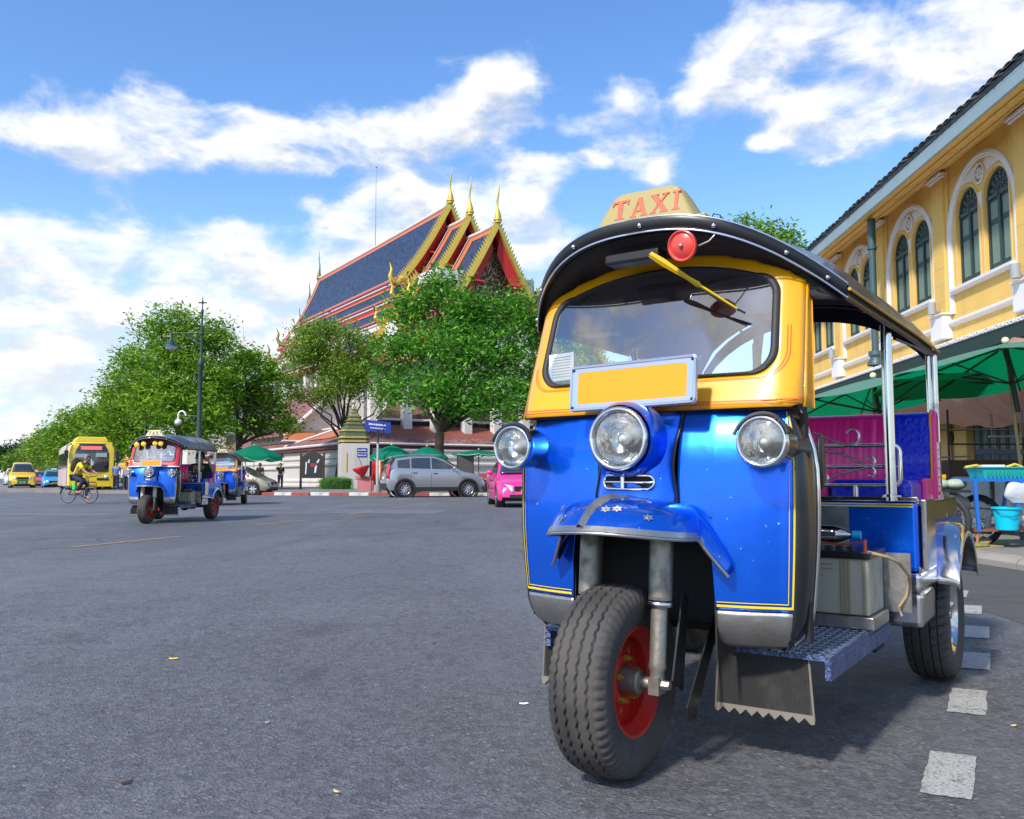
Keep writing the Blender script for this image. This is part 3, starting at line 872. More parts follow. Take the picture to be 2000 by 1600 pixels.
    def oval(hw, hh, n=28):
        pts = []
        for i in range(n):
            a = 2 * PI * i / n
            pts.append(((hw - hh) * (1 if math.cos(a) > 0 else -1) + hh * math.cos(a) if abs(math.cos(a)) > 1e-6 else 0, hh * math.sin(a)))
        return pts
    def nosep(x, z, o_): p = nose(x * 1.02, z); return Vector((x, p.y - o_, z))
    b = MB(); b.tube([nosep(x, vz + z, .010) for x, z in oval(.083, .021)], .0048, 8, True)
    b.tube([nosep(-.08 + .16 * i / 8, vz, .010) for i in range(9)], .003, 6); b.tube([nosep(-.016, vz + .02 - .04 * i / 2, .012) for i in range(3)], .006, 6)
    o = part('vent_grille', b, chrome, T_, 60)
    b = MB(); pts = [nosep(x, vz + z, .0055) for x, z in oval(.079, .018)]; b.add(pts, [tuple(range(len(pts)))]); part('vent_opening', b, dark, o, 0)
    # --- cab front around the windscreen
    inner = rrect(.408, 1.160, 1.450, 1.535, .075)
    n = len(inner)
    def outer_pt(x, z):
        # push the inner outline out to the edge of the cab
        X = x / .408; Z = (z - 1.16) / (1.45 - 1.16)
        return X, Z
    outer = []
    hw = .480
    topf = lambda x: 1.575 - .125 * (abs(x) / hw) ** 2.3
    cx, cz = 0, 1.31
    for (x, z) in inner:
        dx, dz = x - cx, z - cz
        # ray to the outer boundary
        k_ = 1e9
        if abs(dx) > 1e-9: k_ = min(k_, hw / abs(dx))
        if dz < 0: k_ = min(k_, (cz - 1.055) / -dz)
        else:
            kk = 1.0
            for _ in range(60):
                if cz + dz * kk > topf(min(hw, abs(dx * kk))): break
                kk += .02
            k_ = min(k_, kk)
        outer.append((cx + dx * k_, cz + dz * k_))
    def ring(k_): return [cab(a[0] + (c_[0] - a[0]) * k_, a[1] + (c_[1] - a[1]) * k_) for a, c_ in zip(inner, outer)]
    b = MB(); b.loft([ring(k_) for k_ in (0, .2, .4, .6, .8, 1)], True)
    o_ = part('windscreen_surround', b, cabm, T_, 60, solid=.006)
    # pillars running back from the surround
    for sg in (-1, 1):
        b = MB(); b.grid(lambda y, z: Vector((sg * (.4815 + .003 * y - .024 * (z - 1.055) / .5), cab(.480, z).y + y * (.315 + .075 * (z - 1.055) / .4 - cab(.480, z).y) , z)), [0, .25, .5, .75, 1], [1.055 + .385 * i / 8 for i in range(9)])
        part('cab_pillar', b, cabm, T_, 40, solid=.006)
        b = MB(); b.tube([(sg * (.484), .315, 1.055), (sg * .474, .360, 1.30), (sg * .467, .385, 1.43)], .005, 6); part('pillar_edge', b, cabm, T_, 40)
    # gasket + glass
    def innerp(k_, off_): return [cab(x * k_, 1.31 + (z - 1.31) * k_) + Vector((0, -off_, 0)) for x, z in inner]
    b = MB(); b.loft([innerp(1.022, .004), innerp(1.012, .012), innerp(.985, .014), innerp(.966, .009), innerp(.958, .0)], True)
    part('windscreen_seal', b, rubber, T_, 60)
    b = MB(); b.loft([innerp(k_, .003) for k_ in (.972, .8, .6, .4, .2, .02)], True, False); b.f.append(tuple(range(len(b.v) - n, len(b.v)))); b.k.append(0)
    part('windscreen', b, glass, T_, 60)
    if full:
        for (k_, m_) in ((1.075, stripe_r), (1.095, stripe_r)):
            b = MB(); b.loft([[cab(x * kk, 1.30 + (z - 1.30) * (kk + (kk - 1) * .3)) + Vector((0, -.0045, 0)) for x, z in inner[: int(n * .42)]] for kk in (k_, k_ + .006)], False)
            part('pinstripe', b, m_, T_, 0)
        for z in (1.068, 1.076):
            b = MB(); b.grid(lambda x, v: cab(x, z + v) + Vector((0, -.0045, 0)), [-.478 + .956 * i / 30 for i in range(31)], [0, .0025]); part('pinstripe', b, stripe_r, T_, 0)
    b = MB(); b.tube([body(HL * (-1 + 2 * i / 60), 1.055, .002) for i in range(61)], .006, 6); part('waist_seam', b, rubber, T_, 60)
    # --- plate board
    b = MB()
    def brd(x, z, y=0.):
        p0 = Vector((.005, .085, 1.135)); zx = Vector((1, 0, .022)); zz = Vector((0, .10, 1)).normalized()
        return p0 + zx * x + zz * z + Vector((0, -1, 0)) * y
    def rr4(hw_, hh_, r_=.012):
        out = []
        for sx_, sz_, a0 in ((1, 1, 0), (-1, 1, 90), (-1, -1, 180), (1, -1, 270)):
            for a in (0, 30, 60, 90):
                out.append((sx_ * (hw_ - r_) + r_ * math.cos(R(a0 + a)), sz_ * (hh_ - r_) + r_ * math.sin(R(a0 + a))))
        return out
    P_ = rr4(.213, .074)
    b.prism(P_, brd, 0, .006); b.tube([brd(x, z, .008) for x, z in rr4(.207, .068)], .0055, 8, True)
    b.loft([[brd(x, z, .010) for x, z in rr4(.211, .072)], [brd(x, z, .009) for x, z in rr4(.183, .051, .008)]], True)
    o = part('plate_frame', b, silverframe, T_, 40)
    b = MB(); b.prism(rr4(.186, .054, .006), brd, .007, .0085); part('plate', b, plateyel, o, 0)
    b = MB()
    for x in (-.200, .200):
        for z in (-.06, .06): b.lathe([(.005, .0), (.004, .003), (.001, .004)], brd(x, z, .012), (0, -1, 0), 10)
    part('plate_screws', b, darksteel, o, 60)
    b = MB(); b.obox((0, .13, 1.10), (.03, 0, 0), (0, .05, 0), (0, 0, .01)); part('plate_bracket', b, darksteel, T_, 0)
    # --- canopy
    SB = 2.10
    def can(t_, s_f, up=0.):
        L_ = lip(t_); s_ = L_.y + (SB - L_.y) * s_f
        sag = 0
        for a, c_ in ((.42, 1.18), (1.18, 1.62), (1.62, 2.10)):
            if a < s_ < c_: sag = -.018 * math.sin(PI * (s_ - a) / (c_ - a)) ** .8
        edge = (abs(t_) / CW)
        rise = .050 * (1 - edge ** 9) * min(1, max(0, (s_ - L_.y) / .5)); up += rise if up > 0 else rise * .9
        z = L_.z + .012 * (s_ - .3) * (1 - edge) - sag * .8 * edge * (1 - edge ** 8)
        return Vector((t_ * (1 + .035 * min(1, max(0, s_ - .5))), s_, z + up))
    ts = [CW * (-1 + 2 * i / 48) for i in range(49)]
    b = MB(); b.grid(lambda t_, s_: can(t_, s_, .006), ts, [i / 48 for i in range(49)]); o = part('canopy', b, vinyl, T_, 60)
    b = MB(); b.grid(lambda t_, s_: can(t_, s_, -.004), ts, [i / 24 for i in range(25)]); part('canopy_lining', b, lining, o, 60)
    lipts = ts
    def lp(t_, dz, dy): p = lip(t_); return Vector((p.x, p.y + dy, p.z + dz))
    b = MB(); b.loft([[lp(t_, .010, .012) for t_ in ts], [lp(t_, .010, -.004) for t_ in ts], [lp(t_, -.004, -.010) for t_ in ts], [lp(t_, -.028, .000) for t_ in ts], [lp(t_, -.036, .010) for t_ in ts], [lp(t_, -.028, .05) for t_ in ts]], False)
    part('canopy_lip', b, blackmetal if full else vinyl, o, 60)
    b = MB(); b.tube([lp(t_, .012, .004) for t_ in ts], .0035, 6); b.tube([lp(t_, -.034, -.002) for t_ in ts], .0035, 6); part('lip_bead', b, chrome if not full else silverframe, o, 60)
    b = MB()
    for t_ in (-.54, -.44, -.23, .02, .25, .43, .52):
        b.lathe([(.0075, 0), (.0065, .004), (.003, .006), (.0, .006)], lp(t_, -.014, -.009), (0, -1, 0), 10)
    part('lip_screws', b, chrome, o, 60)
    # dark visor between lip and cab
    b = MB(); b.loft([[lp(t_, -.034, .03) for t_ in ts], [Vector((t_ * .87, .36, min(lip(t_).z - .045, topf(t_ * .88) + .012))) for t_ in ts]], False); part('visor_underside', b, lining, T_, 60, solid=.004)
    for sg in (-1, 1):
        pts = [can(CW * sg, i / 30, -.006) + Vector((.006 * sg, 0, 0)) for i in range(31)]
        b = MB(); b.tube(pts, .0055, 8); part('canopy_edge', b, goldtrim, o, 60)
        b = MB(); b.tube([p + Vector((-.012 * sg, 0, -.022)) for p in pts], .009, 6); part('canopy_rail', b, darksteel, o, 60)
        b = MB(); b.loft([[can(CW * sg * .86, i / 30, -.010) for i in range(31)], [can(CW * sg * .98, i / 30, -.045) for i in range(31)], [can(CW * sg, i / 30, -.012) for i in range(31)]], False); part('canopy_side_lining', b, lining, o, 60)
    for s_ in (.62, 1.18, 1.62, 2.07):
        b = MB(); b.tube([can(t_ * .97, (s_ - lip(t_).y) / (SB - lip(t_).y), -.018) for t_ in ts[::3]], .010, 8); part('canopy_bow', b, darksteel, o, 60)
    b = MB(); b.grid(lambda t_, k_: Vector((t_, 2.105, can(t_, 1).z - .02 - k_ * .07)), [t_ for t_ in ts[::3]], [0, 1]); part('rear_valance', b, vinyl, o, 0)
    # --- taxi sign
    b = MB(); sy = .205; zb = 1.662
    prof = [(-.182, -.024), (-.165, 0), (-.128, .066), (-.112, .090), (-.088, .100), (.088, .100), (.112, .090), (.128, .066), (.165, 0), (.182, -.024)]
    def sg_(x, z, y): return Vector((.020 + x * 1.05 * (1 - .10 * abs(y) / .06), sy + y + .25 * max(0, z) * (1 if y < 0 else -1), zb + z))
    rings = []
    for y, sc in ((-.060, 1.0), (-.056, 1.02), (-.05, 1.03), (.05, 1.03), (.06, 1.0)):
        rings.append([sg_(x * sc, z if z < 0 else z * (sc if sc < 1.02 else 1.03), y) for x, z in prof])
    b.loft(rings, True, True); b.box(-.19, .22, .16, .30, 1.640, 1.655)
    so = part('taxi_sign', b, signm or signyel, T_, 40, bevel=.004)
    X = -.122
    for ch, wd in (('T', .062), ('A', .066), ('X', .066), ('I', .040)):
        b = MB()
        for poly in TAXI[ch]:
            b.prism(poly, lambda a, c_, h: sg_(X + a * wd + .004, .012 + c_ * .066, -.0605) + Vector((0, -h, 0)), 0, .004)
        part('letter', b, letm or letred, so, 0); X += wd + .007
    if full:
        b = MB(); b.tube([(.20, .25, 1.650), (.215, .245, 1.672), (.235, .25, 1.665), (.225, .27, 1.648), (.25, .28, 1.655), (.26, .30, 1.64)], .0022, 5); part('sign_wire', b, rubber, so, 60)
    # --- horn, wiper
    if full:
        b = MB(); hc = (.165, .115, 1.548)
        b.lathe([(.001, -.012), (.012, -.012), (.036, -.006), (.038, -.004), (.044, -.010), (.047, -.008), (.046, .006), (.03, .02), (.0, .022)], hc, Vector((.10, 1, .22)), 36)
        o = part('horn', b, hornred, T_, 50); b = MB(); b.sphere((hc[0], hc[1] - .014, hc[2] - .002), .007); part('horn_bolt', b, steel, o, 60); b = MB(); b.tube([(.21, .13, 1.545), (.235, .15, 1.56), (.25, .16, 1.58)], .0025, 5); part('horn_wire', b, steel, o, 60)
        b = MB(); a0 = Vector((.035, .165, 1.552)); a1 = Vector((.295, .215, 1.357)); m1 = a0.lerp(a1, .45)
        b.loft([[p + q for q in (Vector((.006 * w_, 0, .009 * w_)), Vector((0, -.007, 0)), Vector((-.006 * w_, 0, -.009 * w_)), Vector((0, .004, 0)))] for p, w_ in ((a0, .9), (a0.lerp(a1, .15), 1.1), (m1, .6), (m1.lerp(a1, .2), .85), (m1.lerp(a1, .25), .45), (a1, .35))], True, True)
        o = part('wiper_arm', b, wipyel, T_, 30); b = MB(); b.tube([m1.lerp(a1, .1) + Vector((0, .008, -.006)), m1.lerp(a1, .6) + Vector((0, .012, -.008)), a1 + Vector((.02, .012, -.012))], .004, 6); part('wiper_blade', b, rubber, o, 40)
        b = MB(); b.box(-.13, .06, .17, .24, 1.54, 1.575); part('wiper_motor', b, blackmetal, T_, 0, bevel=.008)
    # interior bits seen through the glass
    for sg in (-1, 1):
        b = MB(); b.box(.23 if sg > 0 else -.39, .39 if sg > 0 else -.23, .42, .53, 1.37, 1.47); part('speaker_box', b, wood if full else red_p, T_, 0, bevel=.008)
    b = MB(); b.box(-.44, .44, .32, .36, .40, 1.04); b.box(-.44, .44, .30, .42, 1.03, 1.075); part('dashboard', b, dark, T_, 0, bevel=.01)
    b = MB(); b.tube([(-.27, .58, 1.10), (-.24, .52, 1.13), (-.05, .47, 1.13), (.05, .47, 1.13), (.24, .52, 1.13), (.27, .58, 1.10)], .012, 8); b.cyl((0, .3, 1.0), (0, .47, 1.13), .02); part('handlebar', b, darksteel, T_, 60)
    if full:
        b = MB(); p0 = cab(-.345, 1.23); b.obox(p0 + Vector((0, .012, 0)), (.042, .012, .004), (0, .002, 0), (-.004, .008, .048)); po = part('paper_notice', b, white, T_, 0)
        b = MB()
        for i in range(8):
            b.obox(p0 + Vector((0, .0092 - .0012 * (3.5 - i) * -1 * 0 + (i - 3.5) * -.0017, .035 - i * .010)), (.030, .0086, .0029), (0, .0005, 0), (0, 0, .0012))
        part('printed_line', b, mat('print_grey', (.3, .3, .32), .6), po, 0)
    # seats
    b = MB(); b.box(-.26, .26, .72, 1.08, .60, .70); part('driver_seat', b, mat('driver_seat_vinyl', (.03, .03, .035), .4), T_, 0, bevel=.03, seg=3)
    def bench():
        # back rest with vertical flutes
        def bk(x, z):
            fl = .010 * abs(math.sin(x / .058 * PI)) if abs(x) < .40 else .012
            zf = (z - .80) / .33
            return Vector((x, 1.86 + .05 * zf - fl - .02 * math.sin(PI * min(1, zf)), z))
        def topcap(x, a): return Vector((x, 1.86 + .05 + .055 - .060 * math.cos(a) - (.008 * abs(math.sin(x / .058 * PI)) if abs(x) < .40 else .01) * (1 - a / PI), 1.115 + .03 * math.sin(a)))
        for x0, x1, m_, nm in ((-.40, .40, pink, 'backrest'), (.40, .565, bluev, 'backrest_end'), (-.565, -.40, bluev, 'backrest_end')):
            nx = 120 if nm == 'backrest' else 20
            xs = [x0 + (x1 - x0) * i / nx for i in range(nx + 1)]
            b = MB(); b.grid(bk, xs, [.74 + .375 * i / 10 for i in range(11)]); b.grid(topcap, xs, [PI * i / 8 for i in range(9)])
            b.grid(lambda x, z: Vector((x, 2.03, z)), [x0, x1], [.6, 1.115])
            part(nm, b, m_, T_, 60)
        for sg in (-1, 1):
            e = [(1.875, .74), (1.885, 1.10), (1.90, 1.135), (1.93, 1.15), (1.96, 1.15), (1.985, 1.12), (1.99, .74)]
            b = MB(); b.prism(e, lambda a, c_, h: (h, a, c_), .565 * sg, .588 * sg); part('bench_side', b, pink, T_, 30, bevel=.012, seg=3)
            b = MB(); b.tube([(.567 * sg, a, c_) for a, c_ in e[:-1]], .006, 8); part('bench_piping', b, orangev, T_, 60)
        b = MB(); b.box(-.58, .24, 1.42, 1.88, .70, .84); part('seat_cushion', b, pink, T_, 0, bevel=.03, seg=3)
        b = MB(); b.box(.244, .56, 1.42, 1.88, .70, .845); part('cushion_end', b, bluev, T_, 0, bevel=.03, seg=3)
        b = MB(); b.box(.550, .578, 1.66, 1.86, .72, .85); part('cushion_side', b, pink, T_, 0, bevel=.02, seg=3)
    bench()
    # --- partition with blue panel and rails
    PY = 1.20
    b = MB(); b.box(-.62, .612, PY, PY + .30, .505, .762); part('partition_panel', b, bluem, T_, 0, bevel=.015, seg=3)
    if full:
        b = MB(); b.box(-.20, .372, PY - .006, PY - .001, .52, .742); part('metal_sheet', b, mat('scratched_sheet', (.22, .23, .24), .4, .8, .35, 8, rvar=.3, dirt=.4, dirtcol=(.4, .4, .4)), T_, 0)
    for z in (.742, .751):
        b = MB(); b.box(-.60, .600, PY - .0035, PY - .001, z, z + .0045); part('pinstripe', b, stripe_y, T_, 0)
    b = MB(); b.box(-.63, .618, PY - .008, PY + .02, .763, .781); part('partition_cap', b, chrome, T_, 0, bevel=.004)
    b = MB(); b.box(.20, .622, PY - .004, PY + .36, .43, .503); b.box(.10, .62, PY + .01, PY + .3, .30, .43); part('partition_skirt', b, chrome, T_, 0, bevel=.02, seg=3)
    for z in (.974, .893, .822):
        x1 = .555
        b = MB(); b.tube([(-.55, PY, z), (.50, PY, z)] if z == .893 else [(-.55, PY, z), (.53, PY, z)], .0075, 8); part('rail', b, chrome, T_, 60)
    for sg in (-1, 1):
        b = MB(); b.tube([(.53 * sg, PY, .974)] + [((.535 + .025 * math.sin(R(a))) * sg, PY, .949 + .025 * math.cos(R(a))) for a in (20, 45, 70, 90)] + [((.535 + .025 * math.sin(R(a))) * sg, PY, .847 - .025 * math.cos(R(a))) for a in (90, 70, 45, 20)][::1] + [(.53 * sg, PY, .822)], .0085, 8); part('rail_end', b, chrome, T_, 60)
        b = MB(); b.tube([(.50 * sg, PY, .893), (.556 * sg, PY, .893)], .006, 6); part('rail_stub', b, chrome, T_, 60); b = MB(); b.cyl((.40 * sg, PY, .78), (.40 * sg, PY, .822), .009); part('rail_stub', b, chrome, T_, 60)
    def curl(x, z, r_, a0, a1, sx=1):
        return [(x + sx * r_ * (1 - .45 * i / 14) * math.cos(R(a0 + (a1 - a0) * i / 14)), PY - .004, z + r_ * (1 - .45 * i / 14) * math.sin(R(a0 + (a1 - a0) * i / 14))) for i in range(15)]
    for sx in (-1, 1):
        for path in ([(.25 * sx, PY - .004, 1.03), (.32 * sx, PY - .004, .995), (.365 * sx, PY - .004, .978)] + curl(.39 * sx, 1.013, .036, -110, 150, sx),
                     [(.44 * sx, PY - .004, .900), (.35 * sx, PY - .004, .945)] + curl(.28 * sx, .93, .028, 60, 330, sx), [(.27 * sx, PY - .004, .828), (.35 * sx, PY - .004, .868), (.44 * sx, PY - .004, .888)] + curl(.455 * sx, .87, .022, 90, -120, sx),
                     curl(.455 * sx, .915, .022, -90, 150, sx), curl(.28 * sx, .85, .022, -60, 190, sx)):
            b = MB(); b.tube(path, .0048, 7); part('scroll_bar', b, chrome, T_, 60)
    # --- poles
    for sg in (-1, 1):
        b = MB(); b.cyl((.528 * sg, PY - .01, .765), (.528 * sg, PY - .01, 1.43), .020, n=20); b.lathe([(.034, 0), (.034, .006), (.022, .010)], (.528 * sg, PY - .01, .780), (0, 0, 1), 20); part('roof_post', b, chrome, T_, 60)
        b = MB(); b.cyl((.574 * sg, 2.0, .70), (.574 * sg, 2.0, 1.40), .016, n=16); b.cyl((.555 * sg, 1.965, .74), (.555 * sg, 1.965, 1.40), .010, n=12); part('roof_post', b, chrome, T_, 50)
        b = MB(); b.obox((.572 * sg, 1.96, .90), (.022, 0, 0), (0, .02, 0), (0, 0, .11))
        for i in range(5): b.sphere((.572 * sg, 1.935, .82 + i * .04), .02, (1, .8, .8), 10, 8)
        b.obox((.572 * sg, 1.95, .755), (.035, 0, 0), (0, .03, 0), (0, 0, .022)); part('cast_bracket', b, chrome, T_, 50)
        b = MB(); b.tube([(.45 * sg, 1.8, 1.47), (.52 * sg, 1.9, 1.44), (.575 * sg, 2.0, 1.40)], .012, 8); part('roof_brace', b, chrome, T_, 60)
        # rear side body and fender
        b = MB(); b.box(.595 if sg > 0 else -.615, .615 if sg > 0 else -.595, PY + .05, 2.25, .50, .762); part('rear_side_panel', b, chrome if full else bluem, T_, 0, bevel=.01)
        b = MB(); b.obox((.628 * sg, PY + .14, .64), (.010, 0, 0), (0, .10, 0), (0, 0, .13)); part('side_plate', b, chrome, T_, 0, bevel=.004)
        def fend(a, k_): return Vector((sg * (.60 + .10 * k_ + .022 * math.sin(PI * k_)), 1.86 - (.335 + .01 * k_) * math.cos(R(a)), .31 + (.355 - .03 * k_ ** 2) * math.sin(R(a))))
        b = MB(); b.grid(fend, [20 + 140 * i / 24 for i in range(25)], [i / 8 for i in range(9)])
        b.grid(lambda a, k_: Vector((sg * .700, 1.86 - (.345 - .03 * k_) * math.cos(R(a)), .31 + (.325 - .03 * k_) * math.sin(R(a)))), [20 + 140 * i / 24 for i in range(25)], [0, 1])
        part('rear_mudguard', b, chrome, T_, 50, solid=.004)
        wheel(T_, (.560 * sg, 1.86, .275), .275, .175, .165, chrome if full else wheelm, sg, 'road', alloy=True, hi=full)
        # running boards and flaps
        b = MB(); b.box(.22 if sg > 0 else -.44, .515 if sg > 0 else -.22, .30, 1.13, .325, .338); part('running_board', b, TREAD, T_, 0)
        b = MB(); b.box(.50 if sg > 0 else -.442, .518 if sg > 0 else -.42, .30, 1.13, .272, .324); part('board_edge', b, TREAD, T_, 0)
        if full and sg > 0:
            b = MB()
            for i in range(11):
                for j in range(34):
                    x, y = .235 + i * .026, .315 + j * .024 + (.012 if i % 2 else 0); a = .75 if (i + j) % 2 else -.75
                    b.obox((x, y, .339), (.010 * math.cos(a), .010 * math.sin(a), 0), (-.0028 * math.sin(a), .0028 * math.cos(a), 0), (0, 0, .0012))
            o = part('tread_bars', b, chrome, T_, 0); o['kind'] = 'stuff'
        fx0, fx1 = .165, .462
        fl = [(fx0 + .012, .335), (fx1 - .012, .335), (fx1, .142)] + [(fx1 - (fx1 - fx0) * (i + .5) / 17, .150 if i % 2 else .134) for i in range(17)] + [(fx0, .142)]
        b = MB(); b.prism(fl, lambda a, c_, h: (a * sg, h - .10 * (c_ - .335) * 0, c_), .318, .324)
        for i in range(60):
            x = fx0 + .014 + (fx1 - fx0 - .028) * i / 59
            b.add([(x * sg - .0015, .3178, .165), (x * sg, .3155, .165), (x * sg + .0015, .3178, .165), (x * sg - .0015, .3178, .33), (x * sg, .3155, .33), (x * sg + .0015, .3178, .33)], [(0, 1, 4, 3), (1, 2, 5, 4)])
        o = part('mudflap', b, mat('flap_rubber', (.04, .038, .036), .65, 0, .25, 9, dirt=.5, dirtcol=(.11, .10, .085), dscale=6), T_, 0)
        b = MB(); b.tube([((fx0 + .012) * sg, .317, .335), (fx0 * sg, .317, .148)], .0035, 6); b.tube([((fx1 - .012) * sg, .317, .335), (fx1 * sg, .317, .148)], .0035, 6)
        b.prism([(fx0, .164)] + [(fx1, .164), (fx1 + .002, .140)] + [(fx1 - (fx1 - fx0) * (i + .5) / 17, .155 if i % 2 else .138) for i in range(17)] + [(fx0, .142)], lambda a, c_, h: (a * sg, h, c_), .3135, .3175)
        part('flap_trim', b, mat('flap_trim', (.24, .21, .17), .6, 0, .2, dirt=.3), o, 30)
    # --- battery box under the partition
    b = MB(); b.box(.06, .515, .83, 1.06, .385, .575)
    o = part('battery', b, mat('battery_case', (.48, .46, .36), .55, 0, .1, 5, dirt=.3, dirtcol=(.25, .22, .14), dscale=7), T_, 0, bevel=.006)
    b = MB()
    for x in (.425, .437, .449, .498): b.box(x, x + .006, .824, .829, .39, .57)
    b.box(.07, .40, .8265, .829, .553, .556); b.box(.07, .40, .8265, .829, .538, .541); b.box(.33, .37, .8265, .829, .515, .517); part('battery_ribs', b, mat('battery_rib', (.36, .31, .17), .6), o, 0)
    b = MB(); b.box(.04, .53, .815, 1.07, .340, .383); part('battery_tray', b, steel, o, 0, bevel=.004)
    b = MB(); b.box(.05, .525, .818, 1.065, .577, .600); part('battery_lid', b, darksteel, o, 0, bevel=.003)
    b = MB()
    for i in range(6): b.box(.26 + i * .037, .28 + i * .037, .835, .865, .602, .617)
    part('battery_caps', b, rubber, o, 0)
    b = MB(); b.cyl((.505, .835, .59), (.505, .835, .64), .006); b.tube([(.25, .84, .625), (.33, .835, .630), (.42, .84, .622), (.50, .84, .630)], .004, 6); part('red_cable', b, mat('cable_red', (.45, .06, .04), .5), o, 60)
    b = MB(); b.box(.50, .60, 1.10, 1.115, .37, .58); part('steel_plate', b, steel, T_, 0)
    b = MB(); b.tube([(.51, .84, .60), (.57, .86, .585), (.595, .93, .56), (.60, 1.08, .50), (.585, 1.09, .43), (.56, 1.08, .39), (.57, 1.08, .36)], .0055, 7); part('fuel_hose', b, mat('hose_tan', (.45, .33, .17), .5, dirt=.3), o, 50)
    # --- chassis, engine, axle
    b = MB()
    for sg in (-1, 1): b.box(.17 * sg - .025, .17 * sg + .025, .34, 2.4, .33, .39)
    b.box(-.45, .23, .75, 1.15, .30, .58); b.cyl((-.5, 1.86, .275), (.5, 1.86, .275), .035); b.sphere((0, 1.86, .275), .10); b.box(-.55, .55, 1.55, 1.62, .33, .42); b.box(.40, .50, .98, 1.12, .24, .34)
    part('chassis', b, dark, T_, 0)
    b = MB(); b.box(-.62, .62, 1.5, 2.35, .47, .69); part('rear_deck', b, bluem, T_, 0, bevel=.02)
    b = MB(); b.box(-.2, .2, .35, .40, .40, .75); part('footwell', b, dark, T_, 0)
    b = MB(); b.sphere((.49, .36, .90), .085, (.14, .35, 1.0), 16, 12); part('speaker_pod', b, blackmetal, T_, 60)
    return T_
TREAD = mat('tread_plate', (.13, .17, .33), .34, .85, .5, 22, rvar=.3, dirt=.4, dirtcol=(.30, .30, .34), dscale=14, bump=.9, bscale=75, stretch=(1, 2.2, 1))
make_tuk((0.28865 + .03 * math.cos(R(34)), 2.59127 - .03 * math.sin(R(34)), 0), R(-34), 'large blue and yellow three wheeled taxi parked in front with a pink bench seat')
# ================================================================ helper: measured point at a given distance
_p = math.atan(134 / 1700)
def at(u, v, Y):
    x = (u - 1000) / 1700; y = -(v - 800) / 1700
    r = Vector((x, math.cos(_p) - y * math.sin(_p), math.sin(_p) + y * math.cos(_p)))
    return r * (Y / r.y) + Vector((0, 0, .85))

# ================================================================ yellow building on the right
ywall = mat('yellow_plaster', (.78, .50, .13), .8, 0, .10, 1.2, bump=.15, bscale=30, dirt=.34, dirtcol=(.45, .28, .10), dscale=1.6, stretch=(1, 1.3, .3))
ywall2 = mat('pale_yellow_plaster', (.76, .53, .22), .8, 0, .08, 1.5, bump=.1, bscale=30)
wtrim = mat('white_trim', (.72, .70, .68), .7, 0, .08, 2, dirt=.25, dirtcol=(.45, .42, .38), dscale=2)
ggreen = mat('dark_green_frame', (.035, .065, .062), .5, 0, .15, 5)
pgreen = mat('pale_green_panel', (.16, .235, .185), .5, 0, .12, 5)
fascia = mat('eave_fascia', (.28, .38, .41), .6, 0, .1, 1.5, dirt=.2, dirtcol=(.2, .24, .25))
rooft = mat('grey_roof_tile', (.12, .12, .115), .8, 0, .3, 4)
tarp = mat('brown_tarpaulin', (.42, .22, .15), .45, 0, .25, 2.5, bump=.9, bscale=3.5, dirt=.3, dirtcol=(.16, .09, .06), dscale=2)
awgreen = mat('awning_green', (.02, .045, .035), .6, 0, .2)
B_ = thing('yellow_building', (8.6, 0, 0), -math.atan(.05), 'long two storey yellow building with white arches and dark green shutters', 'building')
Y0, Y1 = 7.4, 33.5
wins = []
for k in range(-2, 5):
    yc = 17.2 + 3.5 * k
    wins += [(yc - 1.08, yc - .12), (yc + .12, yc + 1.08)]
ZS, ZA = 4.90, 6.42
b = MB()
def wq(y0, y1, z0, z1, x=0.): b.add([(x, y0, z0), (x, y1, z0), (x, y1, z1), (x, y0, z1)], [(0, 3, 2, 1)])
wq(Y0, Y1, 3.2, ZS); wq(Y0, Y1, 6.92, 8.2)
ys = [Y0] + [v for w_ in wins for v in w_] + [Y1]
for i in range(0, len(ys), 2): wq(ys[i], ys[i + 1], ZS, 6.92)
DR = .16
for y0, y1 in wins:
    r_ = (y1 - y0) / 2; yc = (y0 + y1) / 2; ym = [(yc - r_ * math.cos(PI * i / 16), ZA + r_ * math.sin(PI * i / 16)) for i in range(17)]
    for (a, c_), (d_, e_) in zip(ym, ym[1:]):
        b.add([(0, a, c_), (0, d_, e_), (0, d_, 6.92), (0, a, 6.92)], [(0, 3, 2, 1)])
    out = [(y0, ZS)] + ym + [(y1, ZS)]
    for (a, c_), (d_, e_) in zip(out, out[1:]): b.add([(0, a, c_), (DR, a, c_), (DR, d_, e_), (0, d_, e_)], [(0, 1, 2, 3)])
    b.add([(0, y0, ZS), (DR, y0, ZS), (DR, y1, ZS), (0, y1, ZS)], [(0, 1, 2, 3)])
b.box(.8, 9, Y0, Y1, 0, 7.9); b.box(0, .8, Y1 - .2, Y1, 0, 8.2); b.box(0, .8, Y0, Y0 + .2, 0, 8.2)
part('wall', b, ywall, B_, 0)
b = MB(); z = 3.6
while z < 7.6:
    if z < ZS - .02 or z > 6.93: b.box(-.004, .02, Y0, Y1, z, z + .012)
    else:
        for i in range(2, len(ys) - 2, 2):
            if ys[i + 1] - ys[i] > .5: b.box(-.004, .02, ys[i] + .2, ys[i + 1] - .2, z, z + .012)
    z += .37
o = part('score_lines', b, mat('score_pale', (.74, .55, .28), .8), B_, 0)
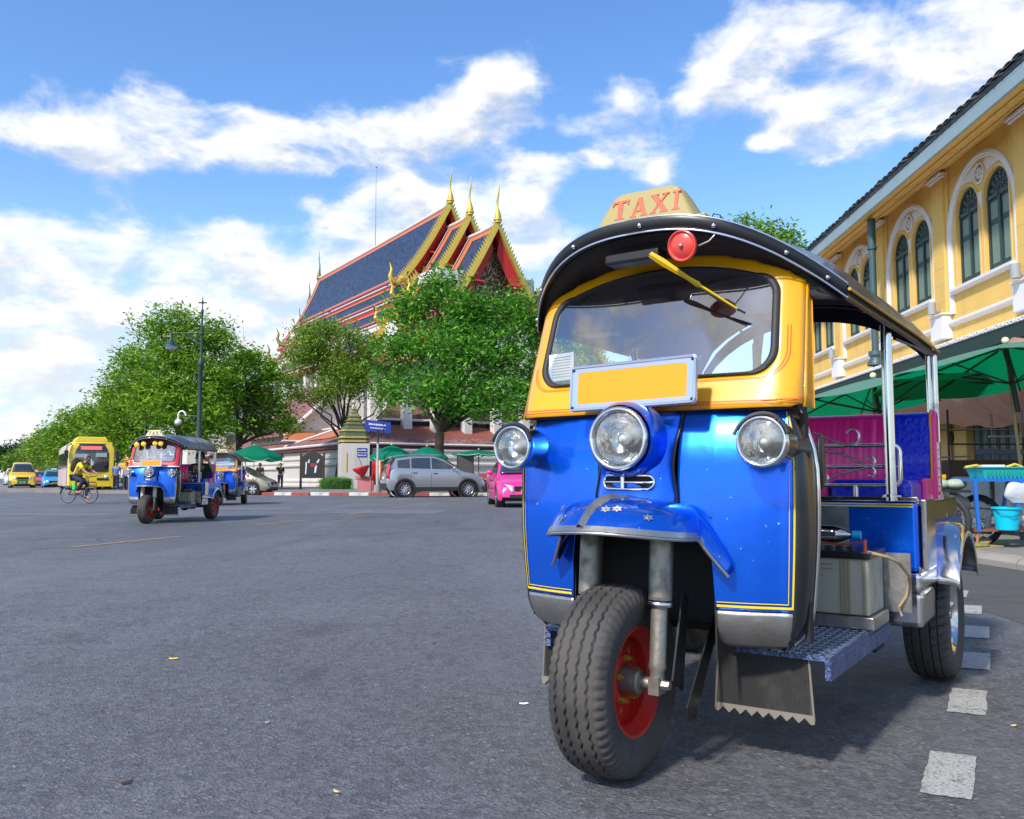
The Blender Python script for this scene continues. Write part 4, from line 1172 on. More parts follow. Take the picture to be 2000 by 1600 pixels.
# pilasters with pale bases and wall lamps
pil = None
for k in range(-3, 5):
    yp = 18.95 + 3.5 * k
    if pil is None:
        b = MB(); b.box(-.11, .01, -.27, .27, 4.42, 7.42); b.box(-.05, .01, -.40, .40, 4.42, 7.6)
        pil = part('pilaster', b, ywall, B_, 0, bevel=.01)
        b = MB(); zz = 4.7
        while zz < 7.4: b.box(-.114, -.10, -.27, .27, zz, zz + .012); zz += .37
        part('pilaster_joints', b, MATS['score_pale'], pil, 0)
        b = MB(); b.box(-.16, .01, -.33, .33, 7.42, 7.47); b.box(-.20, .01, -.37, .37, 7.47, 7.53); part('pilaster_capital', b, wtrim, pil, 0, bevel=.008)
        b = MB(); b.box(-.22, .01, -.30, .30, 3.86, 4.38); b.box(-.26, .01, -.34, .34, 4.38, 4.42); part('pilaster_base', b, wtrim, pil, 0, bevel=.015)
        b = MB(); b.cyl((-.30, .0, 4.44), (-.30, .0, 4.70), .085, .085, 16); b.box(-.30, 0, -.02, .02, 4.5, 4.55); part('wall_lamp', b, mat('lamp_grey', (.33, .34, .35), .5), pil, 40)
        pil.location = (0, yp, 0)
    else:
        copy_tree(pil, B_, (0, yp, 0))
# string course
b = MB(); b.prism([(0, 4.10), (-.06, 4.12), (-.10, 4.16), (-.10, 4.20), (-.03, 4.24), (0, 4.25)], lambda a, c_, h: (a, h, c_), Y0, Y1); part('string_course', b, wtrim, B_, 30)
# arches, rosettes, sills and shutters: one bay built, then copied
def ringpts(r_, z0=5.98, zb=4.37, n=24): return [(-r_, zb)] + [(-r_ * math.cos(PI * i / n), z0 + r_ * math.sin(PI * i / n)) for i in range(n + 1)] + [(r_, zb)]
bay = None
for k in range(-2, 5):
    yc = 17.2 + 3.5 * k
    if bay is not None:
        copy_tree(bay, B_, (0, yc, 0)); continue
    prof = [(1.44, 0), (1.44, -.05), (1.41, -.075), (1.36, -.075), (1.34, -.05), (1.31, -.05), (1.29, -.03), (1.29, 0)]
    b = MB(); b.loft([[(x, y, z) for (y, z) in ringpts(r_)] for r_, x in prof], False)
    b.loft([[(x, y, 4.37) for x, y in ((0, s * 1.44), (-.075, s * 1.40), (0, s * 1.29))] for s in (-1,)] * 2, False)
    bay = part('arch_surround', b, wtrim, B_, 40); bay.location = (0, yc, 0)
    b = MB(); b.prism([(0, 4.78), (-.10, 4.78), (-.13, 4.82), (-.13, 4.88), (0, 4.90)], lambda a, c_, h: (a, h, c_), -1.27, 1.27); part('window_sill', b, wtrim, bay, 30)
    # raised pale trim round each light, rosette and spandrel leaves
    for s in (-1, 1):
        cy = .60 * s
        b = MB(); b.loft([[(x, cy + y * q, ZA + (z - ZA) * 1) if z < ZA else (x, cy + y * q, ZA + (z - ZA) * q) for (y, z) in [(-.5, ZS)] + [(-.5 * math.cos(PI * i / 16), ZA + .5 * math.sin(PI * i / 16)) for i in range(17)] + [(.5, ZS)]] for q, x in ((1.0, -.002), (1.0, -.018), (1.09, -.018), (1.09, -.002))], False)
        part('light_moulding', b, ywall2, bay, 40)
        b = MB(); pts = [(.16 * s, 7.16), (.30 * s, 7.22), (.62 * s, 7.10), (.88 * s, 6.98), (.80 * s, 6.99), (.50 * s, 6.98), (.30 * s, 6.94), (.27 * s, 7.05)]
        b.prism(pts, lambda a, c_, h: (h, a, c_), -.012, .0); part('spandrel_leaf', b, wtrim, bay, 0)
    b = MB(); b.prism([(-.09, 6.62), (.09, 6.62), (.05, 6.40), (0, 6.28), (-.05, 6.40)], lambda a, c_, h: (h, a, c_), -.012, 0); part('spandrel_leaf', b, wtrim, bay, 0)
    b = MB(); b.lathe([(.21, 0), (.215, .03), (.19, .045), (.175, .03), (.17, .008)], (0, 0, 7.0), (-1, 0, 0), 28)
    for i in range(6):
        a = PI * 2 * i / 6; b.cyl((-.005, .085 * math.cos(a), 7.0 + .085 * math.sin(a)), (-.03, .085 * math.cos(a), 7.0 + .085 * math.sin(a)), .045, .032, 10)
    b.cyl((-.005, 0, 7.0), (-.04, 0, 7.0), .03, .02, 10); ro = part('rosette', b, wtrim, bay, 40)
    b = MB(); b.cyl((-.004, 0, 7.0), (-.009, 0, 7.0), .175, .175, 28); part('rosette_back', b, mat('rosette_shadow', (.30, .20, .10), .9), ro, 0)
    for s in (-1, 1):
        cy = .60 * s; r_ = .475
        wbk = MB(); pts = [(-r_, ZS + .005)] + [(-r_ * math.cos(PI * i / 16), ZA + r_ * math.sin(PI * i / 16)) for i in range(17)] + [(r_, ZS + .005)]
        wbk.prism([(cy + y, z) for y, z in pts], lambda a, c_, h: (h, a, c_), .12, .14)
        fr = part('window', wbk, ggreen, bay, 0)
        b = MB(); b.loft([[(x, cy + y * q, z if z <= ZA else ZA + (z - ZA) * q) for y, z in pts] for q, x in ((1, .12), (1, .06), (.90, .06), (.90, .12))], False)
        b.box(.05, .12, cy - r_, cy + r_, ZA - .06, ZA + .02); b.box(.05, .12, cy - .03, cy + .03, ZS, ZA); b.box(.06, .12, cy - r_, cy + r_, ZS, ZS + .06)
        part('frame', b, ggreen, fr, 0)
        for q in (-1, 1):   # shutter leaves with an upper and a lower panel
            y0 = cy + (.035 if q > 0 else -r_ * .9); y1 = cy + (r_ * .9 if q > 0 else -.035)
            b = MB(); b.box(.085, .115, y0, y1, ZS + .06, ZA - .06); part('shutter', b, ggreen, fr, 0, bevel=.006)
            b = MB(); b.box(.076, .086, y0 + .07, y1 - .06, ZS + .16, ZS + .93); b.box(.076, .086, y0 + .07, y1 - .06, ZS + 1.05, ZA - .13); part('shutter_panel', b, pgreen, fr, 0, bevel=.004)
        b = MB()
        for i in range(7):
            a = PI * (i + .5) / 7
            for rr in (.16, .27, .37): b.lathe([(.018 + rr * .09, 0), (.012 + rr * .09, .018), (.0, .018)], (.105, cy + rr * math.cos(a), ZA + .03 + rr * math.sin(a)), (-1, 0, 0), 7)
            b.tube([(.10, cy, ZA + .02), (.095, cy + .42 * math.cos(a), ZA + .02 + .42 * math.sin(a))], .008, 4)
        for rr in (.21, .32): b.tube([(.098, cy + rr * math.cos(PI * i / 16), ZA + .03 + rr * math.sin(PI * i / 16)) for i in range(17)], .008, 4)
        part('fanlight', b, mat('fanlight_green', (.06, .10, .095), .5), fr, 30)
# eave: soffit, fascia, gutter, roof and edge tiles
b = MB(); b.add([(0, Y0 - .8, 7.62), (0, Y1 + .6, 7.62), (-.90, Y1 + .6, 7.40), (-.90, Y0 - .8, 7.40)], [(0, 1, 2, 3)]); part('soffit', b, ywall, B_, 0, solid=.02)
b = MB()
for i in range(2): b.box(-.32 - .3 * i, -.30 - .3 * i, Y0 - .8, Y1 + .6, 7.43 - .07 * i + .05, 7.56 - .07 * i)
part('soffit_batten', b, ywall2, B_, 0)
b = MB(); b.box(-.96, -.90, Y0 - .8, Y1 + .6, 7.33, 7.62); part('fascia', b, fascia, B_, 0, bevel=.01)
b = MB(); b.box(-.975, -.88, Y0 - .8, Y1 + .6, 7.622, 7.70); part('gutter', b, mat('gutter_dark', (.05, .065, .07), .5), B_, 0, bevel=.01)
b = MB(); b.add([(-.98, Y0 - .8, 7.71), (4.6, Y0 - .8, 10.6), (4.6, Y1 + .6, 10.6), (-.98, Y1 + .6, 7.71)], [(0, 1, 2, 3)]); b.add([(4.6, Y0 - .8, 10.6), (10, Y0 - .8, 7.7), (10, Y1 + .6, 7.7), (4.6, Y1 + .6, 10.6)], [(0, 1, 2, 3)]); rf = part('roof', b, rooft, B_, 0, solid=.05, offset=-1)
b = MB(); b.loft([[(-1.04, .135 * math.cos(PI * i / 6), 7.70 + .055 * math.sin(PI * i / 6)) for i in range(7)], [(-.3, .135 * math.cos(PI * i / 6), 8.085 + .055 * math.sin(PI * i / 6)) for i in range(7)]], False); b.add([(-1.04, .135, 7.70), (-1.04, -.135, 7.70), (-1.04, -.135, 7.69), (-1.04, .135, 7.69)], [(0, 1, 2, 3)])
tm = b.mesh('roof_tile', rooft, 40)
for i in range(93):
    o = link('roof_tile', tm, rf); o.location = (random.uniform(-.02, .02), Y0 - .6 + i * .288, random.uniform(0, .015))
# downpipes
for y in (21.5,):
    b = MB(); b.cyl((-.62, y, 7.36), (-.62, y, 6.6), .10, .10, 14); b.cyl((-.62, y, 6.62), (-.62, y, 4.0), .085, .085, 14); b.lathe([(.115, 0), (.115, .06)], (-.62, y, 6.58), (0, 0, 1), 14); b.lathe([(.09, 0), (.16, .0), (.17, -.10), (.12, -.16), (.2, -.3), (.2, -.36)], (-.62, y, 4.0), (0, 0, 1), 16)
    b.cyl((-.62, y, 3.9), (-.62, y, 0.05), .07)
    part('downpipe', b, mat('downpipe_teal', (.045, .095, .105), .45, 0, .1), B_, 40)
# awning along the ground floor with scalloped sheet edge and brown tarpaulin
b = MB(); n_ = 330
zz = [(.035 * math.sin(i * 2.2) ) for i in range(n_)]
b.grid(lambda i, k_: Vector((-1.52 + 1.5 * k_, Y0 + (Y1 - Y0) * i / (n_ * 1.0), 3.28 + .50 * k_ + .022 * math.sin(i * PI))), [i * .5 for i in range(2 * n_ + 1)], [0, 1]); part('awning_sheet', b, wtrim, B_, 0, solid=.01)
b = MB(); b.box(-1.50, -1.46, Y0, Y1, 3.00, 3.24); part('awning_fascia', b, awgreen, B_, 0)
b = MB(); b.tube([(-1.50, Y0 + (Y1 - Y0) * i / 200, 3.245) for i in range(201)], .012, 6)
for i in range(int((Y1 - Y0) / .11)): b.box(-1.53, -1.50, Y0 + i * .11, Y0 + i * .11 + .05, 3.245, 3.30)
part('awning_edge', b, wtrim, B_, 0)
random.seed(7)
ph_ = [random.uniform(0, 6) for _ in range(8)]
def tarpf(y, k_):
    s_ = 1.0 * k_
    return Vector((-1.42 + .55 * k_ * k_ - .25 * math.sin(PI * k_) + .05 * math.sin(y * 3 + ph_[0]) + .03 * math.sin(y * 7 + k_ * 4), y, 3.02 - 1.18 * k_ - .10 * math.sin(y * .9 + ph_[1]) * k_ + .025 * math.sin(y * 5 + ph_[2])))
b = MB(); b.grid(tarpf, [Y0 + (20.5 - Y0) * i / 160 for i in range(161)], [i / 12 for i in range(13)]); part('tarpaulin', b, tarp, B_, 60)
b = MB(); b.grid(lambda y, k_: tarpf(y, k_ * .6) + Vector((.1, 0, .05)), [20 + (Y1 - 20) * i / 60 for i in range(61)], [i / 5 for i in range(6)]); part('tarpaulin', b, tarp, B_, 60)
# ground floor: piers and folding doors
for k in range(-3, 5):
    yp = 18.95 + 3.5 * k
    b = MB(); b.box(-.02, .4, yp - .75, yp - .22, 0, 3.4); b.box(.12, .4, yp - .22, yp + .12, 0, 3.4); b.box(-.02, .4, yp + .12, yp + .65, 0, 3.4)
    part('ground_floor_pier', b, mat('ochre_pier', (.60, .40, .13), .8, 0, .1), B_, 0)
b = MB()
for k in range(-3, 5):
    yp = 18.95 + 3.5 * k
    for z in (.35, .72, 1.09, 1.46, 1.83, 2.2):
        b.box(-.024, -.019, yp - .75, yp - .22, z, z + .01); b.box(-.024, -.019, yp + .12, yp + .65, z, z + .01)
part('pier_joints', b, MATS['score_pale'], B_, 0)
leaf_me = None
for k in range(-3, 5):
    y0 = 18.95 + 3.5 * k + .66
    if k < -2: continue
for k in range(-3, 4):
    y0 = 18.95 + 3.5 * k + .65; wd = 2.10 / 6
    dr = thing('x', (0, 0, 0)); bpy.data.objects.remove(dr)
    b = MB(); b.box(.16, .24, y0, y0 + 2.1, .08, 3.3); dr = part('folding_door', b, ggreen, B_, 0)
    for i in range(6):
        if leaf_me is None:
            b = MB(); b.box(-.03, 0, .015, wd - .015, .10, 3.2)
            leaf_me = b.mesh('door_leaf', ggreen, 0)
            b = MB(); b.box(-.04, -.028, .09, wd - .09, .25, 1.15); b.box(-.04, -.028, .09, wd - .09, 1.35, 2.15); b.box(-.04, -.028, .09, wd - .09, 2.3, 3.0)
            leafp_me = b.mesh('door_panels', mat('door_panel_green', (.10, .16, .13), .55, 0, .15, 4), 0)
        o = link('door_leaf', leaf_me, dr); o.location = (.16, y0 + i * wd, 0); o2 = link('door_panels', leafp_me, dr); o2.location = (.16, y0 + i * wd, 0)
b = MB(); b.tube([(-.05, 19.3, 2.35), (-.06, 18.95, 2.28), (-.03, 18.85, 2.0), (-.05, 18.8, 1.7), (-.06, 18.78, 1.2), (-.03, 18.76, .8)], .012, 5); b.sphere((-.05, 18.82, 1.72), .06, (1, 1, 2.2), 8, 6); part('cable', b, rubber, B_, 40)
# ================================================================ temple
def navymat():
    m = bpy.data.materials.new('navy_roof_tile'); m.use_nodes = True
    k = NT(m.node_tree); p = m.node_tree.nodes['Principled BSDF']
    tcn = k.n('ShaderNodeTexCoord'); v = tcn.outputs['Object']
    vo = k.n('ShaderNodeTexVoronoi', feature='F1', inp={'Vector': v, 'Scale': 3.2}); sp = k.n('ShaderNodeSeparateColor', inp={0: vo.outputs['Color']})
    c = k.mix(sp.outputs[0], (.008, .016, .045), (.026, .050, .110)); c = k.mix(k.mapr(k.noise(v, .5, 6, .7), .5, .75, 0, .5), c, (.035, .045, .06))
    k.t.links.new(c, p.inputs['Base Color']); k.t.links.new(k.mapr(sp.outputs[1], 0, 1, .35, .7), p.inputs['Roughness'])
    sx_ = k.n('ShaderNodeSeparateXYZ', inp={0: v}); saw = k.m('FRACT', k.m('MULTIPLY', sx_.outputs[2], 2.6))
    bb = k.n('ShaderNodeBump', inp={'Strength': .7, 'Distance': .06, 'Height': k.m('ADD', saw, vo.outputs['Distance'])}); k.t.links.new(bb.outputs[0], p.inputs['Normal'])
    return m
navy = navymat()
def tilemat():
    m = bpy.data.materials.new('red_clay_tile'); m.use_nodes = True
    k = NT(m.node_tree); p = m.node_tree.nodes['Principled BSDF']
    tcn = k.n('ShaderNodeTexCoord'); v = tcn.outputs['Object']
    vo = k.n('ShaderNodeTexVoronoi', feature='F1', inp={'Vector': v, 'Scale': 4.5}); sp = k.n('ShaderNodeSeparateColor', inp={0: vo.outputs['Color']})
    c = k.mix(sp.outputs[0], (.14, .045, .04), (.32, .15, .13)); c = k.mix(k.mapr(k.noise(v, 1.1, 6, .7), .55, .75, 0, .6), c, (.08, .045, .04))
    k.t.links.new(c, p.inputs['Base Color']); p.inputs['Roughness'].default_value = .75
    bb = k.n('ShaderNodeBump', inp={'Strength': .8, 'Distance': .08, 'Height': vo.outputs['Distance']}); k.t.links.new(bb.outputs[0], p.inputs['Normal'])
    return m
clay = tilemat()
orange_t = mat('orange_tile', (.50, .16, .06), .5, 0, .25, 3, bump=.3, bscale=6)
maroon = mat('maroon_tile', (.26, .03, .035), .5, 0, .2, 3)
tred = mat('temple_red', (.46, .02, .02), .55, 0, .12, 1)
gold = mat('temple_gold', (.66, .48, .08), .38, .45, .3, 3, bump=.4, bscale=8, dirt=.3, dirtcol=(.18, .14, .03), dscale=3)
golddk = mat('aged_gold', (.20, .17, .05), .5, .5, .4, 5)
twhite = mat('temple_white', (.66, .63, .58), .8, 0, .08, .8, dirt=.2, dirtcol=(.38, .35, .30), dscale=.5)
TT = thing('temple_hall', (-1.35, 75, 0), R(32), 'large temple hall with blue tiled tiered roof and gilded gables', 'temple')
def slope(y0t, y1t, y0b, y1b, b0, z0, b1, z1, sg, main, bands=True, n=8, sag=.25):
    """one roof plane between the ridge side (b0,z0) and the eave side (b1,z1)"""
    def f(a, k_, up=0.):
        y = (y0t + (y1t - y0t) * a) * (1 - k_) + (y0b + (y1b - y0b) * a) * k_
        x = b0 + (b1 - b0) * k_; z = z0 + (z1 - z0) * k_ - sag * math.sin(PI * k_)
        return Vector((x * sg, y, z + up))
    ln = math.hypot(b1 - b0, z1 - z0); hl = abs(y1t - y0t)
    b = MB(); b.grid(f, [i / 12 for i in range(13)], [i / n for i in range(n + 1)]); o = part('roof_slope', b, main, TT, 40, solid=.12)
    if not bands: return o
    e = lambda w_: min(.45, w_ / ln); h = lambda w_: w_ / hl
    def strip(a0, a1, k0, k1, m_, up, nm):
        b = MB(); b.grid(lambda a, k_: f(a, k_, up), [a0 + (a1 - a0) * i / 10 for i in range(11)], [k0 + (k1 - k0) * i / 6 for i in range(7)]); part(nm, b, m_, o, 40)
    big = ln > 4
    W1, W2 = (.42, .85) if big else (.22, .5)
    strip(0, 1, 0, e(W1), maroon, .17, 'maroon_border'); strip(0, 1, e(W1), e(W2), orange_t, .175, 'orange_border')
    strip(0, 1, 1 - e(W2), 1 - e(W1), orange_t, .175, 'orange_border'); strip(0, 1, 1 - e(W1), 1, maroon, .17, 'maroon_border')
    strip(1 - h(.45), 1, 0, 1, maroon, .19, 'maroon_border'); strip(1 - h(1.3), 1 - h(.45), e(W1), 1, orange_t, .20, 'orange_border')
    strip(1 - h(.12), 1, 0, 1, twhite, .23, 'white_edge')
    b = MB(); b.tube([f(i / 10, 1, -.06) for i in range(11)], .09, 6); part('white_edge', b, twhite, o, 40)
    b = MB(); b.grid(lambda a, k_: f(a, 1, -.12 - .34 * k_) + Vector((-.05 * sg, 0, 0)), [0, 1], [0, 1]); part('eave_board', b, tred, o, 0, solid=.05)
    return o
# tiers: (front y, back y, ridge z)
def chofa(y, z, h=3.4, lean=1., m_=None, x=0.):
    b = MB()
    pts = [(x, y, z - .2), (x, y - .05, z + .35), (x, y - .02, z + .8), (x, y + .12, z + 1.2), (x, y + .10, z + 1.7), (x, y - .10, z + 2.3), (x, y - .22, z + 2.8), (x, y - .15, z + h)]
    pts = [(a, y + (c_ - y) * lean, z + (d_ - z) * h / 3.4) for a, c_, d_ in pts]
    b.tube(pts, [.32, .30, .17, .11, .10, .08, .055, .012], 8); b.lathe([(.30, 0), (.40, .1), (.34, .25), (.2, .45), (.1, .7)], (x, y, z - .1), (0, 0, 1), 10)
    b.tube([pts[4], (x, pts[4][1] + .28, pts[4][2] + .1)], [.07, .01], 5)
    return part('roof_finial', b, m_ or gold, TT, 50)
def gable(y, zr, b1, z1, teeth=True, m_in=tred, lean=.5):
    """gilded bargeboards with a saw-tooth edge and a red soffit"""
    for sg in (-1, 1):
        P_ = []
        N = 34
        for i in range(N + 1):
            k_ = i / N; P_.append(Vector((b1 * k_ * sg, y - lean * (1 - k_) * .3, zr + (z1 - zr) * k_ - .55 * math.sin(PI * k_))))
        b = MB(); dn = Vector((0, 0, -1))
        b.loft([[p + Vector((0, -.18, .10)), p + Vector((0, -.22, -.50)), p + Vector((0, .10, -.50)), p + Vector((0, .15, .10))] for p in P_], True, True)
        o = part('bargeboard', b, gold, TT, 40)
        b = MB()
        for i in range(0, N):
            p, q = P_[i], P_[i + 1]; m_ = (p + q) / 2
            up = Vector((.30 * sg, -.05, .55))
            b.add([p + Vector((0, -.16, .08)), q + Vector((0, -.16, .08)), m_ + up, p + Vector((0, .05, .08)), q + Vector((0, .05, .08))], [(0, 1, 2), (3, 2, 4), (0, 2, 3), (1, 4, 2)])
        o2 = part('gable_teeth', b, gold, o, 0); o2['kind'] = 'stuff'
        b = MB(); b.loft([[p + Vector((0, -.05, -.5)), p + Vector((0, 2.0, -.42))] for p in P_], False)
        b.loft([[p + Vector((0, .14, -.48)), p + Vector((-.25 * sg, .5, -1.75)) if i > 2 else p + Vector((0, .5, -.9))] for i, p in enumerate(P_)], False); part('red_soffit', b, m_in, o, 0)
        for q in (.42, .72):
            p = P_[int(N * q)]; b = MB(); b.obox(p + Vector((-.45 * sg, .25, -1.1)), (.5, 0, .0), (0, .35, 0), (0, 0, .08)); part('soffit_bracket', b, mat('soffit_red_bright', (.60, .04, .03), .5), o, 0)
        # serpent-head end piece
        e = P_[-1]
        b = MB(); b.tube([e + Vector((-.3 * sg, -.1, .3)), e + Vector((.25 * sg, -.1, -.35)), e + Vector((.75 * sg, -.15, -.25)), e + Vector((1.0 * sg, -.15, .35)), e + Vector((.85 * sg, -.15, .95)), e + Vector((1.05 * sg, -.15, 1.6))], [.30, .34, .30, .22, .14, .03], 8); part('serpent_finial', b, gold, o, 50)
    chofa(y - .2, zr + .25)
for (yf, yb, zr, bk) in ((8.9, 44.5, 27.16, True), (5.0, 8.7, 25.0, False), (0., 4.8, 23.0, False)):
    for sg in (-1, 1):
        slope(yf, yb + (1.5 if bk else 0), yf - .2, (40.3 if bk else yb), 0, zr, 2.6, zr - 4.35, sg, navy, True if bk else True, 6, .12) if False else None
        slope(yf, yb + (1.4 if bk else 0), yf, (40.3 if bk else yb), 0, zr, 5.1, zr - 7.9, sg, navy, True, 8, .5)
    gable(yf, zr + .15, 5.2 if yf > 0 else 5.6, zr - (8.0 if yf > 0 else 8.8))
    b = MB(); b.tube([(0, yf, zr + .12), (0, (yf + yb) / 2, zr + .05), (0, yb + 1.2, zr + .12)], .16, 8); part('ridge_cap', b, twhite, TT, 40)
# rear edge ornaments of the main roof
for (y, z, h) in ((45.7, 27.2, 3.6),): chofa(y, z, h, -1., golddk)
chofa(49.5, 24.6, 3.2, -1., golddk); chofa(53.5, 22.0, 3.0, -1., golddk)
for sg in (-1, 1):
    slope(44, 49, 40, 46.5, 0, 24.8, 5.1, 17.6, sg, navy, True, 4, .3); slope(49, 53, 45, 50, 0, 22.2, 5.1, 15.5, sg, navy, True, 4, .3)
    # lower skirts of the three sections
    for (y0, y1, y1b, dz) in ((5.6, 38.5, 36.5, 0), (1.2, 5.4, 5.4, -1.1), (-3.2, 1.0, 1.0, -2.2)):
        slope(y0, y1, y0, y1b, 5.0, 18.9 + dz, 6.6, 16.9 + dz, sg, navy, True, 3, .06)
        slope(y0 - .3, y1 - 1.5 if y1 > 9 else y1, y0 - .3, y1b - 1.2 if y1 > 9 else y1b, 6.5, 16.4 + dz, 8.2, 14.5 + dz, sg, navy, True, 3, .06)
        slope(y0 - .6, y1 - 5 if y1 > 9 else y1, y0 - .6, y1b - 5 if y1 > 9 else y1b, 8.1, 14.0 + dz, 10.0, 12.0 + dz, sg, navy, True, 3, .06)
        for (ba, za, bb, zb_, yy) in ((5.0, 19.1, 6.7, 16.9, y0), (6.5, 16.6, 8.3, 14.5, y0 - .3), (8.1, 14.2, 10.1, 12.0, y0 - .6)):
            b = MB(); P_ = [Vector(((ba + (bb - ba) * i / 8) * sg, yy - .1, za + dz + (zb_ - za) * i / 8)) for i in range(9)]
            b.loft([[p + Vector((0, -.15, .12)), p + Vector((0, -.15, -.45)), p + Vector((0, .12, -.45)), p + Vector((0, .12, .12))] for p in P_], True, True)
            for p, q in zip(P_, P_[1:]): b.add([p + Vector((0, -.1, .1)), q + Vector((0, -.1, .1)), (p + q) / 2 + Vector((.25 * sg, -.1, .6)), (p + q) / 2 + Vector((0, .1, .1))], [(0, 1, 2), (0, 2, 3), (1, 3, 2)])
            e = P_[-1]; b.tube([e, e + Vector((.45 * sg, 0, -.25)), e + Vector((.8 * sg, 0, .2)), e + Vector((.7 * sg, 0, .8)), e + Vector((.9 * sg, 0, 1.3))], [.26, .26, .2, .12, .02], 7)
            part('skirt_bargeboard', b, gold, TT, 30)
    for (y, b1, z) in ((38.3, 6.7, 17.0), (36.5, 8.3, 14.7), (31.5, 10.1, 12.2)):
        b = MB(); b.tube([(b1 * sg, y, z - .2), ((b1 + .5) * sg, y + .4, z), ((b1 + .8) * sg, y + .6, z + .6), ((b1 + .65) * sg, y + .5, z + 1.2), ((b1 + .9) * sg, y + .6, z + 1.9)], [.3, .26, .2, .12, .02], 7); part('serpent_finial', b, golddk, TT, 40)
# pediment
ped = MB(); ped.add([(-4.2, 1.3, 14.6), (4.2, 1.3, 14.6), (0, 1.3, 22.2)], [(0, 1, 2)])
random.seed(3)
part('pediment', ped, mat('pediment_dark', (.10, .06, .035), .7, 0, .4, 2, bump=.6, bscale=3), TT, 0)
b = MB()
for i in range(420):
    z = random.uniform(14.7, 21.6); wx = 4.1 * (22.0 - z) / 7.4
    x = random.uniform(-wx, wx); r_ = random.uniform(.07, .18); a = random.uniform(0, PI)
    b.obox((x, 1.22, z), (r_ * math.cos(a), 0, r_ * math.sin(a)), (0, .05, 0), (-.05 * math.sin(a), 0, .05 * math.cos(a)))
o = part('gilded_carving', b, mat('carving_gilt', (.42, .30, .16), .5, .4, .5, 6), TT, 0); o['kind'] = 'stuff'
b = MB(); b.box(-8.4, 8.4, 1.6, 36, 0, 14.2); b.box(-5.0, 5.0, 1.6, 42, 14, 19)
part('wall', b, twhite, TT, 0)
b = MB()
for sg in (-1, 1):
    for i in range(11): b.box(sg * 9.3 - .35, sg * 9.3 + .35, -2 + i * 3.4, -1.3 + i * 3.4, 0, 12.2)
for x in (-7, -4.2, -1.4, 1.4, 4.2, 7): b.box(x - .35, x + .35, -2.6, -1.9, 0, 13)
part('columns', b, twhite, TT, 0)
# lightning rod
b = MB(); b.cyl((0, 27, 27), (0, 27, 36.6), .06, .03, 6); b.sphere((0, 27, 36.6), .12, nu=8, nv=6); part('lightning_rod', b, mat('rod_grey', (.35, .36, .38), .5), TT, 40)

# ---------------------------------------------------------------- boundary wall, corner pier, galleries
K = Vector((-10.9, 62.5, 0))
WL = thing('boundary_wall', tuple(K), R(32), 'long white moulded boundary wall with horizontal ledges behind the parked cars', 'wall')
wprof = [(.0, -.1), (.0, 3.0), (-.30, 3.0), (-.30, 2.88), (-.22, 2.80), (-.22, 2.55), (-.34, 2.50), (-.34, 2.36), (-.24, 2.30), (-.24, 2.02), (-.36, 1.96), (-.36, 1.84), (-.18, 1.70), (-.16, .80), (-.32, .66), (-.32, .54), (-.24, .48), (-.26, .34), (-.42, .28), (-.42, -.1)]
wallm = mat('boundary_white', (.56, .53, .49), .8, 0, .08, .6, dirt=.3, dirtcol=(.33, .30, .27), dscale=.5)
b = MB(); b.prism(wprof, lambda a, c_, h: (h, a, c_), .9, 34); part('wall_run', b, wallm, WL, 0)
# the run to the left steps down in height away from the corner
b = MB(); b.prism(wprof, lambda a, c_, h: (a, h, c_), .9, 17); part('wall_run', b, wallm, WL, 0)
b = MB(); b.prism([(x, z * .88) for x, z in wprof], lambda a, c_, h: (a + .02, h, c_), 17, 70); part('wall_run', b, wallm, WL, 0)
PIER = thing('corner_pier', tuple(K + Vector((-.2, -1.3, 0))), R(16), 'white corner pier topped by a stepped green and gold mosaic cone', 'pier')
b = MB(); b.box(-1.0, 1.0, -.9, 1.4, 0, 3.25); b.box(-1.12, 1.12, -1.0, 1.4, 0, .5); b.box(-1.08, 1.08, -.97, 1.4, .5, .62); part('pier_body', b, wallm, PIER, 0, bevel=.03)
b = MB(); b.box(-.05, .85, -.92, -.90, .75, 2.9); part('pier_panel', b, mat('pier_grey', (.47, .46, .44), .8), PIER, 0)
mosaic = mat('green_mosaic', (.09, .12, .06), .5, 0, .6, 9, bump=.4, bscale=12); mosy = mat('ochre_mosaic', (.34, .27, .08), .5, 0, .5, 9, bump=.3, bscale=12)
z = 3.2
for i, (w_, h) in enumerate([(1.12, .14), (1.22, .16), (1.10, .12), (1.22, .14), (1.12, .34), (1.16, .12), (.98, .22), (.76, .14), (.84, .10), (.62, .16), (.70, .10), (.50, .16), (.54, .10), (.38, .16), (.28, .12), (.16, .16), (.20, .07), (.12, .18), (.05, .22)]):
    b = MB(); ww = w_ * .88
    b.loft([[(x * s, y * s + .15, zz) for x, y in ((-ww, -ww * .7), (-ww * .7, -ww), (ww * .7, -ww), (ww, -ww * .7), (ww, ww * .7), (ww * .7, ww), (-ww * .7, ww), (-ww, ww * .7))] for s, zz in ((1, z), (.97, z + h))], True, True)
    part('mosaic_tier', b, mosaic if i % 2 == 0 else mosy, PIER, 0); z += h
b = MB()
plq = mat('sign_blue', (.015, .04, .30), .45, 0, .05)
for zz in (2.30, 2.66):
    b = MB(); b.box(.12, .80, -.945, -.925, zz, zz + .27); o = part('name_plaque', b, plq, PIER, 0)
    b = MB(); random.seed(int(zz * 10))
    for i in range(9): x = .17 + i * .065; b.box(x, x + random.uniform(.03, .05), -.952, -.946, zz + .08, zz + .15 + random.uniform(0, .05))
    part('lettering', b, white, o, 0)
b = MB(); b.box(-.62, -.56, -.945, -.92, 1.3, 2.6); part('yellow_strip', b, mat('strip_yellow', (.6, .42, .04), .5), PIER, 0)

